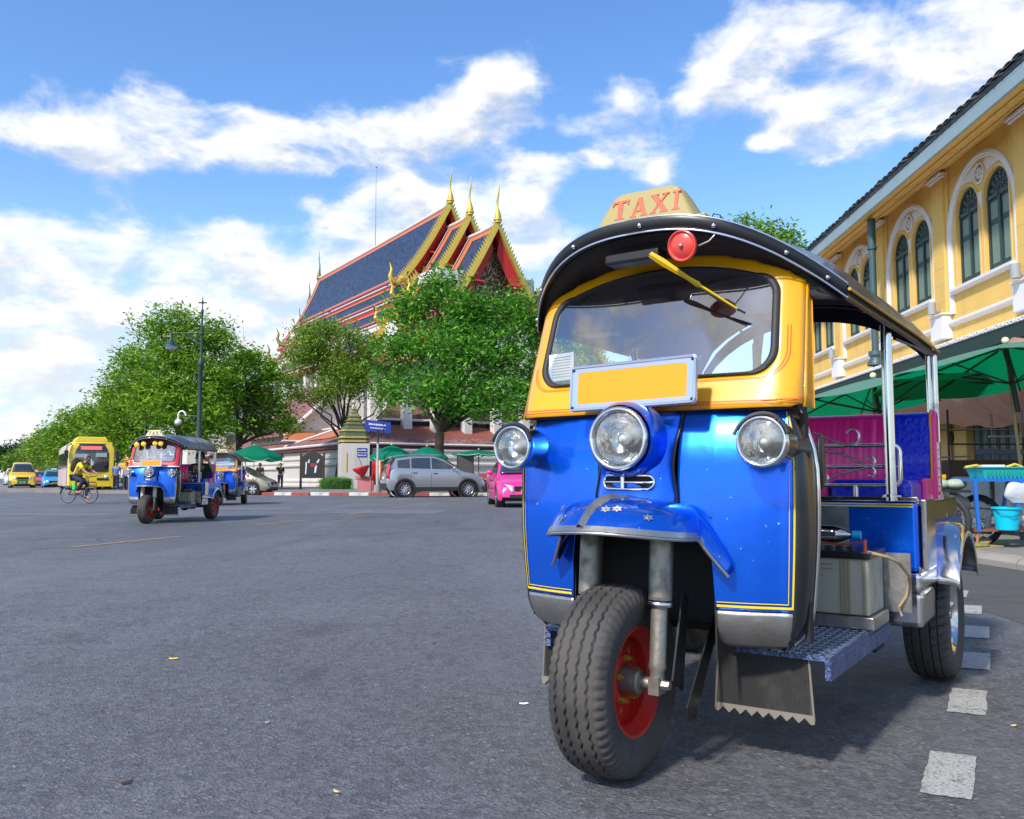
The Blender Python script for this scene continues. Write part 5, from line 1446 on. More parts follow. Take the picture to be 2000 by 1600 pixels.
GL = thing('gallery_building', tuple(K), R(32), 'low gallery roofed in mottled red clay tile behind the white wall', 'building')
def gslope(pts, m_, nm='roof'): b = MB(); b.add(pts, [tuple(range(len(pts)))]); return part(nm, b, m_, GL, 0, solid=.15)
# along the right wall
b = MB(); b.box(1.2, 34, 2.0, 6.5, 0, 3.35); b.box(1.2, 6, 2.0, 60, 0, 3.3); part('gallery_wall', b, twhite, GL, 0)
gslope([(-.4, .9, 3.45), (34, .9, 3.45), (34, 4.6, 5.1), (3.4, 4.6, 5.1)], clay)
gslope([(3.0, 4.2, 5.5), (34, 4.2, 5.5), (34, 7.5, 7.4), (6, 7.5, 7.4)], clay)
gslope([(-.5, -.4, 3.45), (-.5, 62, 3.45), (3.4, 62, 5.1), (3.4, 4.6, 5.1)], clay)
for args in (((.2, .75, 3.40), (34, .75, 3.40)), ((-.62, -.4, 3.40), (-.62, 62, 3.40)), ((3.2, 4.1, 5.45), (34, 4.1, 5.45)), ((-.4, .9, 3.5), (3.4, 4.6, 5.2)), ((3.4, 4.6, 5.2), (3.4, 62, 5.2)), ((-.5, 16, 3.55), (3.4, 13, 5.2))):
    b = MB(); b.tube(args, .11, 6); part('white_ridge', b, twhite, GL, 40)
b = MB(); b.box(.4, 34, .85, .95, 3.05, 3.30); b.box(-.55, -.45, 1, 62, 3.05, 3.30); part('red_fascia', b, mat('fascia_maroon', (.16, .02, .025), .6), GL, 0)
b = MB(); b.box(3.2, 34, 4.25, 4.4, 5.12, 5.4); part('clerestory', b, dark, GL, 0)
# orange inner field tiles on the slopes
b = MB(); b.add([(3.2, 1.9, 3.98), (33, 1.9, 3.98), (33, 3.9, 4.87), (4.2, 3.9, 4.87)], [(0, 1, 2, 3)]); part('orange_field', b, mat('dark_orange_tile', (.24, .07, .045), .6, 0, .35, 2), GL, 0)
for (a0, a1) in ((6, 13),):
    b = MB(); b.add([(.5, a0 + 1.5, 4.03), (.5, a1, 4.03), (2.6, a1 - 1, 4.92), (2.6, a0, 4.92)], [(0, 1, 2, 3)]); part('orange_field', b, orange_t, GL, 0)
GP = thing('gate_pavilion', tuple(at(664, 934, 80) - Vector((0, 0, .85))), R(32), 'white gabled pavilion with pinkish red tiled side roof behind the thin tree', 'building')
b = MB(); b.add([(-4.6, 0, 5.0), (4.6, 0, 5.0), (0, 0, 9.6), (-4.6, 14, 5.0), (4.6, 14, 5.0), (0, 14, 9.6)], [(0, 1, 2), (5, 4, 3)]); b.box(-4.4, 4.4, .1, 14, 0, 5.0); part('gable_wall', b, twhite, GP, 0)
for sg in (-1, 1):
    b = MB(); b.add([(0, -.3, 9.75), (0, 14, 9.75), (5.3 * sg, 14, 4.55), (5.3 * sg, -.3, 4.55)], [(0, 1, 2, 3)]); part('roof', b, clay, GP, 0, solid=.15)
    b = MB(); b.tube([(0, -.4, 9.85), (2.6 * sg, -.4, 7.1), (5.4 * sg, -.4, 4.55)], .20, 6); part('white_barge', b, twhite, GP, 40)
b = MB(); b.add([(-5.2, -.2, 4.9), (5.2, -.2, 4.9), (6, -2.0, 4.1), (-6, -2.0, 4.1)], [(0, 1, 2, 3)]); part('orange_skirt', b, orange_t, GP, 0, solid=.1)
b = MB(); b.tube([(-6.1, -2.05, 4.05), (6.1, -2.05, 4.05)], .10, 6); part('white_barge', b, twhite, GP, 40)
# pale building glimpsed behind the left tree
FB = thing('pale_building', tuple(at(500, 934, 105) - Vector((0, 0, .85))), R(32), 'pale plastered hall behind the trees left of the temple', 'building')
b = MB(); b.box(-8, 9, 0, 14, 0, 9.5); part('wall', b, twhite, FB, 0)
b = MB(); b.add([(-9, -1, 9.3), (10, -1, 9.3), (10, 7, 12.5), (-9, 7, 12.5)], [(0, 1, 2, 3)]); part('roof', b, clay, FB, 0, solid=.2)
for i in range(5):
    b = MB(); b.box(-7 + i * 3.4, -5.8 + i * 3.4, -.04, .02, 3, 6); part('window', b, mat('window_shadow', (.08, .08, .08), .6), FB, 0)
# ================================================================ trees
def leafmat(name, c0, c1, c2):
    m = bpy.data.materials.new(name); m.use_nodes = True
    k = NT(m.node_tree); p = m.node_tree.nodes['Principled BSDF']
    ge = k.n('ShaderNodeNewGeometry')
    c = k.ramp(ge.outputs['Random Per Island'], [(0, c0), (.55, c1), (1, c2)])
    tcn = k.n('ShaderNodeTexCoord')
    c = k.mix(k.mapr(k.noise(tcn.outputs['Object'], .5, 3), .35, .65, 0, .35), c, tuple(x * .8 for x in c0))
    k.t.links.new(c, p.inputs['Base Color']); p.inputs['Roughness'].default_value = .5
    p.inputs['Specular IOR Level'].default_value = .35
    tr = k.n('ShaderNodeBsdfTranslucent'); k.t.links.new(c, tr.inputs[0])
    mx = k.n('ShaderNodeMixShader', inp={0: .42, 1: p.outputs[0], 2: tr.outputs[0]})
    out = m.node_tree.nodes['Material Output']; k.t.links.new(mx.outputs[0], out.inputs[0])
    return m
lf_bright = leafmat('leaf_bright', (.06, .18, .006), (.20, .42, .018), (.46, .64, .07))
lf_deep = leafmat('leaf_deep', (.022, .13, .008), (.10, .35, .018), (.30, .58, .07))
lf_dark = leafmat('leaf_dark', (.015, .045, .010), (.030, .08, .016), (.06, .12, .025))
lf_olive = leafmat('leaf_olive', (.08, .17, .012), (.22, .38, .035), (.42, .56, .09))
bark = mat('tree_bark', (.085, .062, .045), .9, 0, .35, 3, bump=.8, bscale=12)
rng = np.random.default_rng(5)
def leaves(centers, radii, n, lsize, clump, mat_, name, parent, outer=.5, droop=.0, aspect=.36):
    """leaf quads gathered in clumps through ellipsoids"""
    vol = np.array([r[0] * r[1] * r[2] for r in radii]) ** .75
    cnt = np.maximum(1, (vol / vol.sum() * (n / clump)).astype(int))
    cc = []; sz = []
    for c_, r, k_ in zip(centers, radii, cnt):
        d = rng.normal(size=(k_, 3)); d /= np.linalg.norm(d, axis=1)[:, None]
        rr = rng.random(k_) ** outer
        q = np.array(c_) + d * rr[:, None] * np.array(r) * (1 + .20 * rng.normal(size=(k_, 1)))
        cc.append(q); 
    cc = np.concatenate(cc)
    N = len(cc) * clump
    ctr = np.repeat(cc, clump, 0) + rng.normal(size=(N, 3)) * lsize * np.array([1.25, 1.25, .75])
    # leaf direction and normal
    d = rng.normal(size=(N, 3)); d[:, 2] = d[:, 2] * .6 - droop; d /= np.linalg.norm(d, axis=1)[:, None]
    nn_ = rng.normal(size=(N, 3)); nn_[:, 2] = np.abs(nn_[:, 2]) + .15
    s_ = np.cross(d, nn_); s_ /= np.linalg.norm(s_, axis=1)[:, None]
    L_ = lsize * (.6 + .8 * rng.random(N))[:, None]; W_ = L_ * aspect
    up = np.cross(s_, d)
    v = np.stack([ctr - d * L_ * .5, ctr + s_ * W_ * .5 - up * L_ * .02, ctr + d * L_ * .5 - up * L_ * .10, ctr - s_ * W_ * .5 - up * L_ * .02], 1).reshape(-1, 3)
    me = bpy.data.meshes.new(name)
    me.vertices.add(4 * N); me.vertices.foreach_set('co', v.astype(np.float32).ravel())
    me.loops.add(4 * N); me.loops.foreach_set('vertex_index', np.arange(4 * N, dtype=np.int32))
    me.polygons.add(N); me.polygons.foreach_set('loop_start', np.arange(0, 4 * N, 4, dtype=np.int32))
    me.materials.append(mat_); me.update(); me.validate()
    return link(name, me, parent)
def branch(b, p, d, ln, r, depth, tips, kink=.25):
    pts = [p.copy()]; rs = [r]; n = 4
    for i in range(n):
        d = (d + Vector((random.gauss(0, kink), random.gauss(0, kink), random.gauss(0, kink * .5)))).normalized()
        p = p + d * ln / n; pts.append(p.copy()); rs.append(r * (1 - .45 * (i + 1) / n))
    b.tube(pts, rs, 7)
    if depth == 0: tips.append(p); return
    for i in range(3 if depth > 1 else 2):
        a = random.uniform(0, 2 * PI)
        nd = (d + Vector((math.cos(a), math.sin(a), random.uniform(-.1, .6))) * .75).normalized()
        branch(b, p, nd, ln * random.uniform(.6, .85), rs[-1] * .75, depth - 1, tips, kink)
def tree(name, label, base, h, r, blobs, n, lm, lsize=.30, clump=12, seed=1, lean=(0, 0, 1), fork=True, group='trees', outer=.5, droop=.1, depth=2, targets=True):
    """base: world point; blobs: [(u, v, ru, rv, dY)] measured outline lumps"""
    random.seed(seed)
    T = thing(name, tuple(base), 0, label, 'tree', group)
    bz = Vector(base)
    cs = []; rs = []
    for (u, v, ru, rv, dY) in blobs:
        Y = bz.y + dY; c_ = at(u, v, Y) - bz; k_ = Y / 1700
        cs.append(tuple(c_)); rs.append((ru * k_, ru * k_ * .95, rv * k_))
    b = MB(); d = Vector(lean).normalized(); p = Vector((0, 0, -.05)); pts = [p]; rad = [r * 1.25]
    for i in range(5):
        d = (d + Vector((random.gauss(0, .06), random.gauss(0, .06), .05))).normalized(); p = p + d * h / 5; pts.append(p.copy()); rad.append(r * (1 - .07 * (i + 1)))
    b.tube(pts, rad, 10)
    top = pts[-1]; tips = []
    tg = sorted(range(len(cs)), key=lambda i: -rs[i][0] * rs[i][2])
    for i in tg:
        c_ = Vector(cs[i]) + Vector((random.gauss(0, .3), random.gauss(0, .3), 0))
        mid = top.lerp(c_, .5) + Vector((random.gauss(0, .4), random.gauss(0, .4), random.gauss(0, .2)))
        st = pts[-1 - (i % 2)]
        b.tube([st, st.lerp(mid, .5) + Vector((random.gauss(0, .15), 0, .15)), mid, mid.lerp(c_, .6) + Vector((0, 0, random.gauss(0, .2))), c_], [rad[-1] * .62, rad[-1] * .5, rad[-1] * .38, rad[-1] * .25, .03], 7)
        for j in range(4):
            a = random.uniform(0, 2 * PI); q = c_ + Vector((math.cos(a) * rs[i][0], math.sin(a) * rs[i][1], random.uniform(-.3, .9) * rs[i][2])) * .75
            s0 = mid.lerp(c_, random.uniform(.2, .9)); b.tube([s0, s0.lerp(q, .5) + Vector((0, 0, random.gauss(0, .15))), q], [rad[-1] * .2, rad[-1] * .12, .015], 5)
    part('trunk', b, bark, T, 60)
    o = leaves(cs, rs, n, lsize, clump, lm, 'crown', T, outer, droop)
    return T
def gp(u, v): # ground point under a measured pixel
    p = at(u, v, 10) - Vector((0, 0, .85)); k_ = -.85 / p.z
    return Vector((p.x * k_, 10 * k_, 0))
def gpy(u, Y): return Vector(((u - 1000) / 1700 * Y, Y, .10))
G1 = 'street trees in front of the temple'
tree('street_tree', 'big dense green tree in front of the temple gable, right of centre', gpy(860, 50), 4.3, .34,
     [(860, 560, 62, 42, 0), (800, 600, 60, 45, 1), (915, 600, 65, 45, -1), (1000, 610, 60, 45, 0), (1045, 660, 45, 60, 1), (790, 680, 70, 55, 0), (880, 690, 90, 65, -2), (980, 700, 80, 65, -1), (850, 765, 90, 45, -2), (950, 780, 90, 50, -2.5), (1030, 760, 55, 60, 0), (765, 745, 45, 40, 1), (900, 640, 90, 60, 2), (1075, 720, 40, 60, 1), (1010, 590, 30, 25, 1), (1110, 700, 30, 60, 2)], 30000, lf_deep, .30, 26, 3, group=G1)
tree('street_tree', 'slender tree with a bare brown trunk and thin feathery crown above the clipped hedge', gp(657, 957) + Vector((0, 0, .14)), 4.2, .20,
     [(640, 645, 50, 28, 0), (600, 650, 40, 25, 1), (690, 660, 38, 28, -1), (720, 690, 35, 35, 0), (590, 700, 45, 35, 0), (650, 700, 55, 40, 1), (700, 750, 45, 40, 0), (630, 770, 40, 30, -1), (750, 770, 30, 40, 0), (580, 770, 30, 25, 0), (560, 740, 28, 22, 0), (660, 730, 60, 40, 0), (610, 675, 50, 35, 0), (700, 720, 45, 45, 0)], 19000, lf_olive, .26, 9, 8, group=G1, outer=.6, droop=.5)
tree('street_tree', 'dark forked tree with a twisting trunk left of the green umbrella', gpy(472, 60), 3.9, .30,
     [(480, 700, 40, 28, 0), (445, 725, 38, 30, 0), (520, 730, 38, 34, 0), (480, 770, 55, 40, 1), (430, 790, 35, 45, 0), (535, 790, 30, 35, 0), (500, 830, 45, 25, 1), (555, 830, 30, 25, 0)], 15000, lf_bright, .28, 10, 12, group=G1, outer=.55)
G2 = 'row of trees along the left street'
tree('street_tree', 'tallest tree of the left row, its crown rising behind the tall lamp post', gpy(345, 56), 4.0, .35,
     [(345, 625, 45, 32, 0), (390, 655, 50, 38, 0), (300, 650, 42, 35, 0), (430, 665, 35, 35, 1), (340, 700, 85, 55, 0), (420, 740, 60, 55, 0), (350, 790, 95, 60, -1), (410, 830, 60, 50, -1), (255, 700, 35, 28, 1), (300, 760, 60, 55, -1)], 29000, lf_bright, .27, 24, 21, group=G2)
tree('street_tree', 'leafy tree behind the front of the yellow bus, second in the left row', gpy(250, 66), 3.5, .32,
     [(255, 730, 45, 35, 0), (240, 790, 55, 45, 0), (290, 800, 60, 60, 0), (220, 850, 60, 40, 0), (270, 870, 70, 35, 0), (215, 770, 25, 22, 1)], 20000, lf_bright, .30, 13, 22, group=G2)
tree('street_tree', 'rounded tree above the yellow bus with paler leaves', gpy(170, 90), 3.5, .35,
     [(190, 815, 45, 30, 0), (150, 830, 45, 30, 0), (200, 860, 60, 35, 0), (140, 870, 55, 30, 0), (110, 850, 30, 22, 1)], 16000, lf_bright, .38, 12, 23, group=G2)
tree('street_tree', 'low tree over the line of taxis, left of the yellow bus', gpy(110, 110), 3, .3,
     [(110, 860, 35, 30, 0), (90, 885, 45, 25, 0), (135, 880, 35, 28, 0), (75, 860, 20, 18, 1)], 9000, lf_olive, .42, 12, 24, group=G2)
tree('street_tree', 'pale rounded bushy tree directly above the yellow and green taxi', gpy(45, 150), 2, .3,
     [(50, 895, 30, 18, 0), (30, 905, 22, 14, 0), (75, 900, 22, 16, 0)], 5500, lf_olive, .55, 12, 25, group=G2)
tree('street_tree', 'dark distant tree at the far left edge of the street', gpy(20, 190), 3, .4,
     [(0, 885, 28, 16, 0), (30, 880, 32, 18, 0), (60, 875, 30, 18, 0), (-30, 885, 30, 20, 0), (20, 905, 60, 14, 0), (-60, 890, 40, 25, 0)], 8000, lf_dark, .7, 12, 26, group=G2)
tree('street_tree', 'green tree top rising behind the far end of the yellow building', gpy(1490, 42), 7.5, .3,
     [(1450, 435, 26, 14, 0), (1500, 450, 30, 18, 0), (1540, 460, 24, 16, 0), (1480, 480, 60, 25, 0), (1545, 490, 30, 20, 0), (1500, 530, 80, 40, 0), (1450, 580, 70, 50, 0)], 11000, lf_bright, .24, 12, 31, group='trees behind the yellow building', outer=.6)
tree('street_tree', 'tree seen through the left of the windscreen behind the parked tuk-tuk', gpy(1140, 62), 4, .3,
     [(1130, 690, 40, 45, 0), (1120, 760, 50, 50, 0), (1160, 780, 50, 45, 0)], 9000, lf_deep, .32, 12, 33, group=G1)
# clipped hedge around the slender tree
H_ = thing('clipped_hedge', tuple(gp(656, 960) + Vector((0, 0, .14))), 0, 'low clipped round hedge at the foot of the thin tree', 'hedge')
leaves([(0, 0, .36)], [(1.0, .55, .38)], 100, .07, 10, lf_deep, 'hedge_inner', H_)
bpy.data.objects.remove(H_.children[0])
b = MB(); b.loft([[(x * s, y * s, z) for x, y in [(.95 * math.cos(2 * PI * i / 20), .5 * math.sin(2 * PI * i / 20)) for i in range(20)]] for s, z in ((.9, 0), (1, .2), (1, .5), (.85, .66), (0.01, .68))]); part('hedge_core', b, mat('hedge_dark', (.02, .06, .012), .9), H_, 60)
cs = [(.92 * math.cos(a), .48 * math.sin(a), z) for a in np.linspace(0, 2 * PI, 26) for z in (.12, .35, .55)] + [(random.uniform(-.7, .7), random.uniform(-.3, .3), .64) for _ in range(30)]
leaves(cs, [(.14, .10, .14)] * len(cs), 5200, .085, 6, lf_deep, 'hedge_leaves', H_, .8)
# ================================================================ cars, bus
def carpaint(name, c, metal=.2): return mat(name, c, .32, metal, .04, 2, coat=.7, dirt=.08, dirtcol=tuple(x * .5 for x in c))
lamp_clear = mat('car_lamp_clear', (.72, .73, .74), .12, .5, .2, 20, coat=1.)
lamp_red = mat('car_lamp_red', (.55, .01, .015), .2, 0, .1, coat=1.)
blacktrim = mat('car_black_trim', (.02, .02, .021), .5, 0, .1)
alloy = mat('alloy_rim', (.52, .52, .52), .3, .8, .1)
tyresm = mat('car_tyre', (.025, .025, .025), .7, 0, .2)
amber = mat('plate_amber', (.75, .42, .04), .5)
def interp(tab, y):
    for (a, v), (b_, w_) in zip(tab, tab[1:]):
        if a <= y <= b_: return v + (w_ - v) * (y - a) / (b_ - a)
    return tab[0][1] if y < tab[0][0] else tab[-1][1]
def car_wheel(par, c, r, w_, sg, spokes=5, m_=None):
    c = Vector(c)
    b = MB(); b.lathe([(r * .66, -.48 * w_), (r * .9, -.5 * w_), (r * .98, -.36 * w_), (r, 0), (r * .98, .36 * w_), (r * .9, .5 * w_), (r * .66, .48 * w_)], c, (1, 0, 0), 32)
    o = part('wheel', b, tyresm, par, 40)
    b = MB(); h = w_ * .5 * sg
    b.lathe([(r * .66, h * .9), (r * .62, h * .8), (r * .58, h * .3)], c, (1, 0, 0), 28)
    for k in range(spokes):
        a = 2 * PI * k / spokes; e = Vector((0, math.cos(a), math.sin(a))); q = Vector((0, -math.sin(a), math.cos(a)))
        b.loft([[c + Vector((h * .85, 0, 0)) + e * rr + q * ww, c + Vector((h * .95, 0, 0)) + e * rr, c + Vector((h * .85, 0, 0)) + e * rr - q * ww] for rr, ww in ((r * .08, r * .09), (r * .62, r * (.14 if spokes < 7 else .06)))], False)
    b.cyl(c + Vector((h * .3, 0, 0)), c + Vector((h * 1.0, 0, 0)), r * .16, r * .12, 12)
    part('rim', b, m_ or alloy, o, 40)
    b = MB(); b.lathe([(r * .6, h * .3), (.001, h * .25)], c, (1, 0, 0), 20); part('brake_disc', b, blacktrim, o, 0)
    return o
def car(name, label, cat, loc, rz, paintm, L=4.3, W=1.72, H=1.48, kind='sedan', lower=None, group=None, taxi=None, spokes=5, plate=None, roofbar=False, suvtail=False, lean_glass=None):
    T = thing(name, (loc[0], loc[1], loc[2] if len(loc) > 2 else 0), rz, label, cat, group)
    h = H / 1.48; f, r_ = -L / 2, L / 2
    if kind == 'suv':
        belt = [(f, .62), (f + .10, .78), (f + .35, .90), (f + 1.05, 1.03), (f + 1.2, 1.06), (r_ - .3, 1.12), (r_ - .06, 1.08), (r_, .80)]
        cab_ = [(f + 1.05, 1.03), (f + 1.95, 1.52), (f + 2.4, 1.63), (f + 3.2, 1.62), (r_ - .42, 1.50), (r_ - .08, 1.08)]; zb = .30
    elif kind == 'hatch':
        belt = [(f, .50), (f + .08, .66), (f + .3, .78), (f + .95, .97), (f + 1.1, .98), (r_ - .3, 1.03), (r_ - .05, .95), (r_, .70)]
        cab_ = [(f + .72, .93), (f + 1.65, 1.36), (f + 2.1, 1.47), (f + 2.9, 1.46), (r_ - .5, 1.36), (r_ - .1, 1.0)]; zb = .22
    elif kind == 'mpv':
        belt = [(f, .62), (f + .08, .80), (f + .3, .90), (f + .95, 1.04), (r_ - .3, 1.08), (r_ - .05, 1.02), (r_, .80)]
        cab_ = [(f + .85, 1.03), (f + 1.55, 1.58), (f + 2.0, 1.70), (f + 3.4, 1.70), (r_ - .3, 1.62), (r_ - .05, 1.05)]; zb = .26
    else:
        belt = [(f, .48), (f + .07, .64), (f + .25, .74), (f + 1.15, .92), (f + 1.3, .93), (r_ - 1.0, .98), (r_ - .15, .96), (r_, .70)]
        cab_ = [(f + 1.1, .91), (f + 1.9, 1.36), (f + 2.3, 1.46), (f + 2.9, 1.45), (r_ - 1.1, 1.30), (r_ - .55, .98)]; zb = .20
    belt = [(a, z * h) for a, z in belt]; cab_ = [(a, z * h) for a, z in cab_]
    hw = lambda y: (W / 2) * (1 - .16 * max(0, (f + .75 - y) / .75) ** 2.2 - .10 * max(0, (y - r_ + .6) / .6) ** 2.2)
    ys = [f + .001, f + .05, f + .12, f + .25, f + .45] + [f + .45 + (L - .9) * i / 22 for i in range(1, 22)] + [r_ - .45, r_ - .25, r_ - .12, r_ - .04, r_ - .001]
    wy = (f + .80, r_ - .82); wr = .35 if kind in ('suv',) else .30
    def ringf(y):
        zt = interp(belt, y); w_ = hw(y); zz = zb + (.10 if (y < f + .1 or y > r_ - .1) else 0)
        for c_ in wy:   # wheel arches lift the sill
            d = abs(y - c_)
            if d < wr + .09: zz = max(zz, .0 + wr + math.sqrt((wr + .09) ** 2 - d * d) * .98)
        zz = min(zz, zt - .1)
        return [(-w_ * .96, zz), (-w_, zz + .06), (-w_, zz + (zt - zz) * .5), (-w_ * .985, zt - .12), (-w_ * .92, zt - .02), (-w_ * .6, zt + .015), (0, zt + .03)], zz
    rings = []
    for y in ys + []:
        h_, _ = ringf(y); rings.append([Vector((x, y, z)) for x, z in h_] + [Vector((-x, y, z)) for x, z in reversed(h_[:-1])])
    # refine rings around the wheels for round arches
    extra = [c_ + d for c_ in wy for d in np.linspace(-wr - .1, wr + .1, 15)]
    ys2 = sorted(set([round(y, 3) for y in ys + extra])); rings = []
    for y in ys2:
        h_, _ = ringf(y); rings.append([Vector((x, y, z)) for x, z in h_] + [Vector((-x, y, z)) for x, z in reversed(h_[:-1])])
    b = MB(); b.loft(rings, False); b.f.append(tuple(range(len(rings[0])))); b.k.append(0); b.f.append(tuple(len(b.v) - len(rings[0]) + j for j in range(len(rings[0])))); b.k.append(0)
    body_ = part('body', b, paintm, T, 40)
    if lower:
        rg = []
        for y in ys2:
            h_, zz = ringf(y); zt = zb + (.36 if kind != 'mpv' else .46)
            if y < f + .6: zt = zb + .36 + .10 * (f + .6 - y)
            rg.append([Vector((-hw(y) * 1.004 - .004, y + (-.006 if y < f + .06 else 0), min(max(z_, zz), max(zz + .01, zt)))) for z_ in (zz, zz + .1, zt)])
        for sg in (-1, 1):
            b = MB(); b.loft([[Vector((p.x * -sg, p.y, p.z)) for p in r0] for r0 in rg], False); part('lower_panel', b, lower, body_, 40)
        b = MB(); b.grid(lambda x, z: Vector((x * hw(f + .02) * 1.0, f - .012 + .05 * x * x, z)), [-1, -.6, -.2, .2, .6, 1], [zb + .08, zb + .25, zb + .50]); part('lower_panel', b, lower, body_, 40)
    b = MB(); b.box(-W / 2 * .9, W / 2 * .9, f + .25, r_ - .25, zb - .02, zb + .35); part('underbody', b, blacktrim, T, 0)
    # cabin
    tw = lambda z: (W / 2) * (.93 - .20 * max(0, (z - interp(belt, 0)) / (H - .95 * h)))
    crings = []
    for y, z in cab_:
        zt = min(z, interp(belt, y) + .01) if z < interp(belt, y) + .05 else interp(belt, y)
        wt = tw(z) * (.98 if z > 1.3 * h else 1.0)
        crings.append([Vector((-W / 2 * .90, y, zt - .02)), Vector((-wt, y, z - .05)), Vector((-wt * .88, y, z)), Vector((0, y, z + .02)), Vector((wt * .88, y, z)), Vector((wt, y, z - .05)), Vector((W / 2 * .90, y, zt - .02))])
    b = MB(); b.loft(crings, False); cb = part('cabin', b, paintm, T, 40)
    def onroof(i, j, f_): return crings[i][j].lerp(crings[i + 1][j], f_)
    # windscreen, rear window
    def pane(q, nm, off):
        c_ = sum(q, Vector()) / 4; q = [c_ + (p - c_) * .93 + Vector(off) for p in q]
        b = MB(); b.add(q, [(0, 1, 2, 3)]); return part(nm, b, darkglass, T, 0, solid=.004)
    i0 = crings[0]; i1 = crings[1]
    def ws(ra, rb, nm, oy):
        a0, b0 = ra[0], rb[3]
        def f_(u, k_): return Vector((u * ((W / 2 * .82) * (1 - k_) + rb[4].x * .97 * k_), a0.y + (b0.y - a0.y) * (.10 + .86 * k_) + oy, (a0.z + .05) + (b0.z - a0.z - .06) * (.06 + .90 * k_) + .02 * (1 - u * u) + .035))
        b = MB(); b.grid(f_, [-1 + .25 * i for i in range(9)], [0, .25, .5, .75, 1]); part(nm, b, darkglass, T, 50, solid=.004)
    ws(i0, i1, 'windscreen', -.03)
    j0 = crings[-1]; j1 = crings[-2]
    ws(j0, j1, 'rear_window', .03)
    def side_pt(y, k_, sg):
        zt = interp([(a, z) for a, z in cab_], y); zb_ = interp(belt, y)
        k0 = zb_ + .04; k1 = zt - .09
        z = k0 + (k1 - k0) * k_
        x = W / 2 * .90 + (tw(zt) - W / 2 * .90) * max(0, (z - zb_) / max(.05, zt - .05 - zb_))
        return Vector(((x + .008) * sg, y, z))
    ya, yb = cab_[0][0] + .42, cab_[-1][0] - .38
    ym = [ya, ya + (yb - ya) * .40, ya + (yb - ya) * .76, yb]
    for sg in (-1, 1):
        for k_ in range(3):
            a, c_ = ym[k_] + .035, ym[k_ + 1] - .035
            b = MB(); b.grid(lambda y, q: side_pt(y, q, sg), [a + (c_ - a) * i / 5 for i in range(6)], [0, .5, 1]); part('side_window', b, darkglass, T, 0)
        for k_ in (1, 2):
            b = MB(); y = ym[k_]; b.tube([Vector((W / 2 * 1.001 * sg, y, z)) for z in (zb + .12, interp(belt, y) - .14)], .006, 4)
            b.tube([Vector((W / 2 * sg, y - .28, interp(belt, y) - .17)), Vector((W / 2 * sg + .02 * sg, y - .18, interp(belt, y) - .165)), Vector((W / 2 * sg, y - .08, interp(belt, y) - .17))], .014, 6); part('door_seam', b, blacktrim if k_ == 1 else blacktrim, T, 0)
        b = MB(); b.sphere(Vector(((W / 2 + .10) * sg, cab_[0][0] + .42, interp(belt, cab_[0][0] + .4) + .10)), .10, (1, .6, .75), 10, 8); b.cyl((W / 2 * .93 * sg, cab_[0][0] + .45, interp(belt, cab_[0][0] + .4) + .05), ((W / 2 + .08) * sg, cab_[0][0] + .42, interp(belt, cab_[0][0] + .4) + .07), .03); part('mirror', b, paintm, T, 50)
        # lights
        b = MB()
        zl = interp(belt, f + .15) - .10; b.grid(lambda a, z: Vector((sg * (W / 2 * (.46 + .40 * a)), f + .03 + .30 * a ** 2.2 - .02 + (z - 0) * .22, zl - .08 + z + .09 * a)), [i / 8 for i in range(9)], [-.07, 0, .07, .12]); part('headlight', b, lamp_clear, T, 60, solid=.03)
        zr = interp(belt, r_ - .1) + (.05 if not suvtail else 0)
        b = MB()
        if suvtail: b.loft([[Vector((sg * (W / 2 * 1.0 - .14 * q), r_ + .01 - .14 * max(0, (z - 1.05)) - .10 * (1 - q), z)) for q in (0, .4, 1)] for z in (.84, .95, 1.05, 1.18, 1.32, 1.45)], False)
        else: b.grid(lambda a, z: Vector((sg * (W / 2 * (.60 + .33 * a)), r_ + .012 - .14 * a ** 2, z)), [i / 5 for i in range(6)], [zr - .26, zr - .16, zr - .06])
        part('tail_light', b, lamp_red, T, 60, solid=.02)
        for c_ in wy:
            car_wheel(T, (sg * (W / 2 - .115), c_, wr), wr, .20, sg, spokes)
            b = MB(); b.lathe([(wr + .085, .0), (wr + .03, .0)], (sg * (W / 2 - .02), c_, wr), (sg, 0, 0), 28); b.lathe([(wr + .08, 0), (wr + .08, -.25)], (sg * (W / 2 - .02), c_, wr), (sg, 0, 0), 28)
            if kind == 'suv': b.lathe([(wr + .085, .022), (wr + .14, .018), (wr + .15, 0)], (sg * (W / 2 - .015), c_, wr), (sg, 0, 0), 28)
            part('wheel_arch', b, blacktrim, T, 40)
    # grille, bumper intake, plates
    zl = interp(belt, f + .1)
    b = MB()
    for i in range(5): b.box(-.36, .36, f - .012, f + .03, zl - .17 + i * .028, zl - .155 + i * .028)
    b.box(-.38, .38, f - .004, f + .03, zl - .18, zl - .03); part('grille', b, blacktrim, T, 0)
    b = MB(); b.box(-.52, .52, f - .015, f + .03, zb + .08, zb + .18); b.box(-W * .40, -W * .40 + .16, f + .01, f + .06, zb + .10, zb + .17); b.box(W * .40 - .16, W * .40, f + .01, f + .06, zb + .10, zb + .17); part('air_intake', b, blacktrim, T, 0)
    b = MB(); b.box(-.19, .19, f - .035, f - .01, zb + .20, zb + .33); pl = part('number_plate', b, plate or amber, T, 0, bevel=.004)
    b = MB(); random.seed(5)
    for i in range(6): b.box(-.14 + i * .045, -.11 + i * .045, f - .038, f - .035, zb + .235, zb + .295)
    part('plate_characters', b, blacktrim, pl, 0)
    b = MB(); b.box(-.22, .22, r_ + .005, r_ + .02, interp(belt, r_ - .02) - .22, interp(belt, r_ - .02) - .10); part('number_plate', b, white, T, 0)
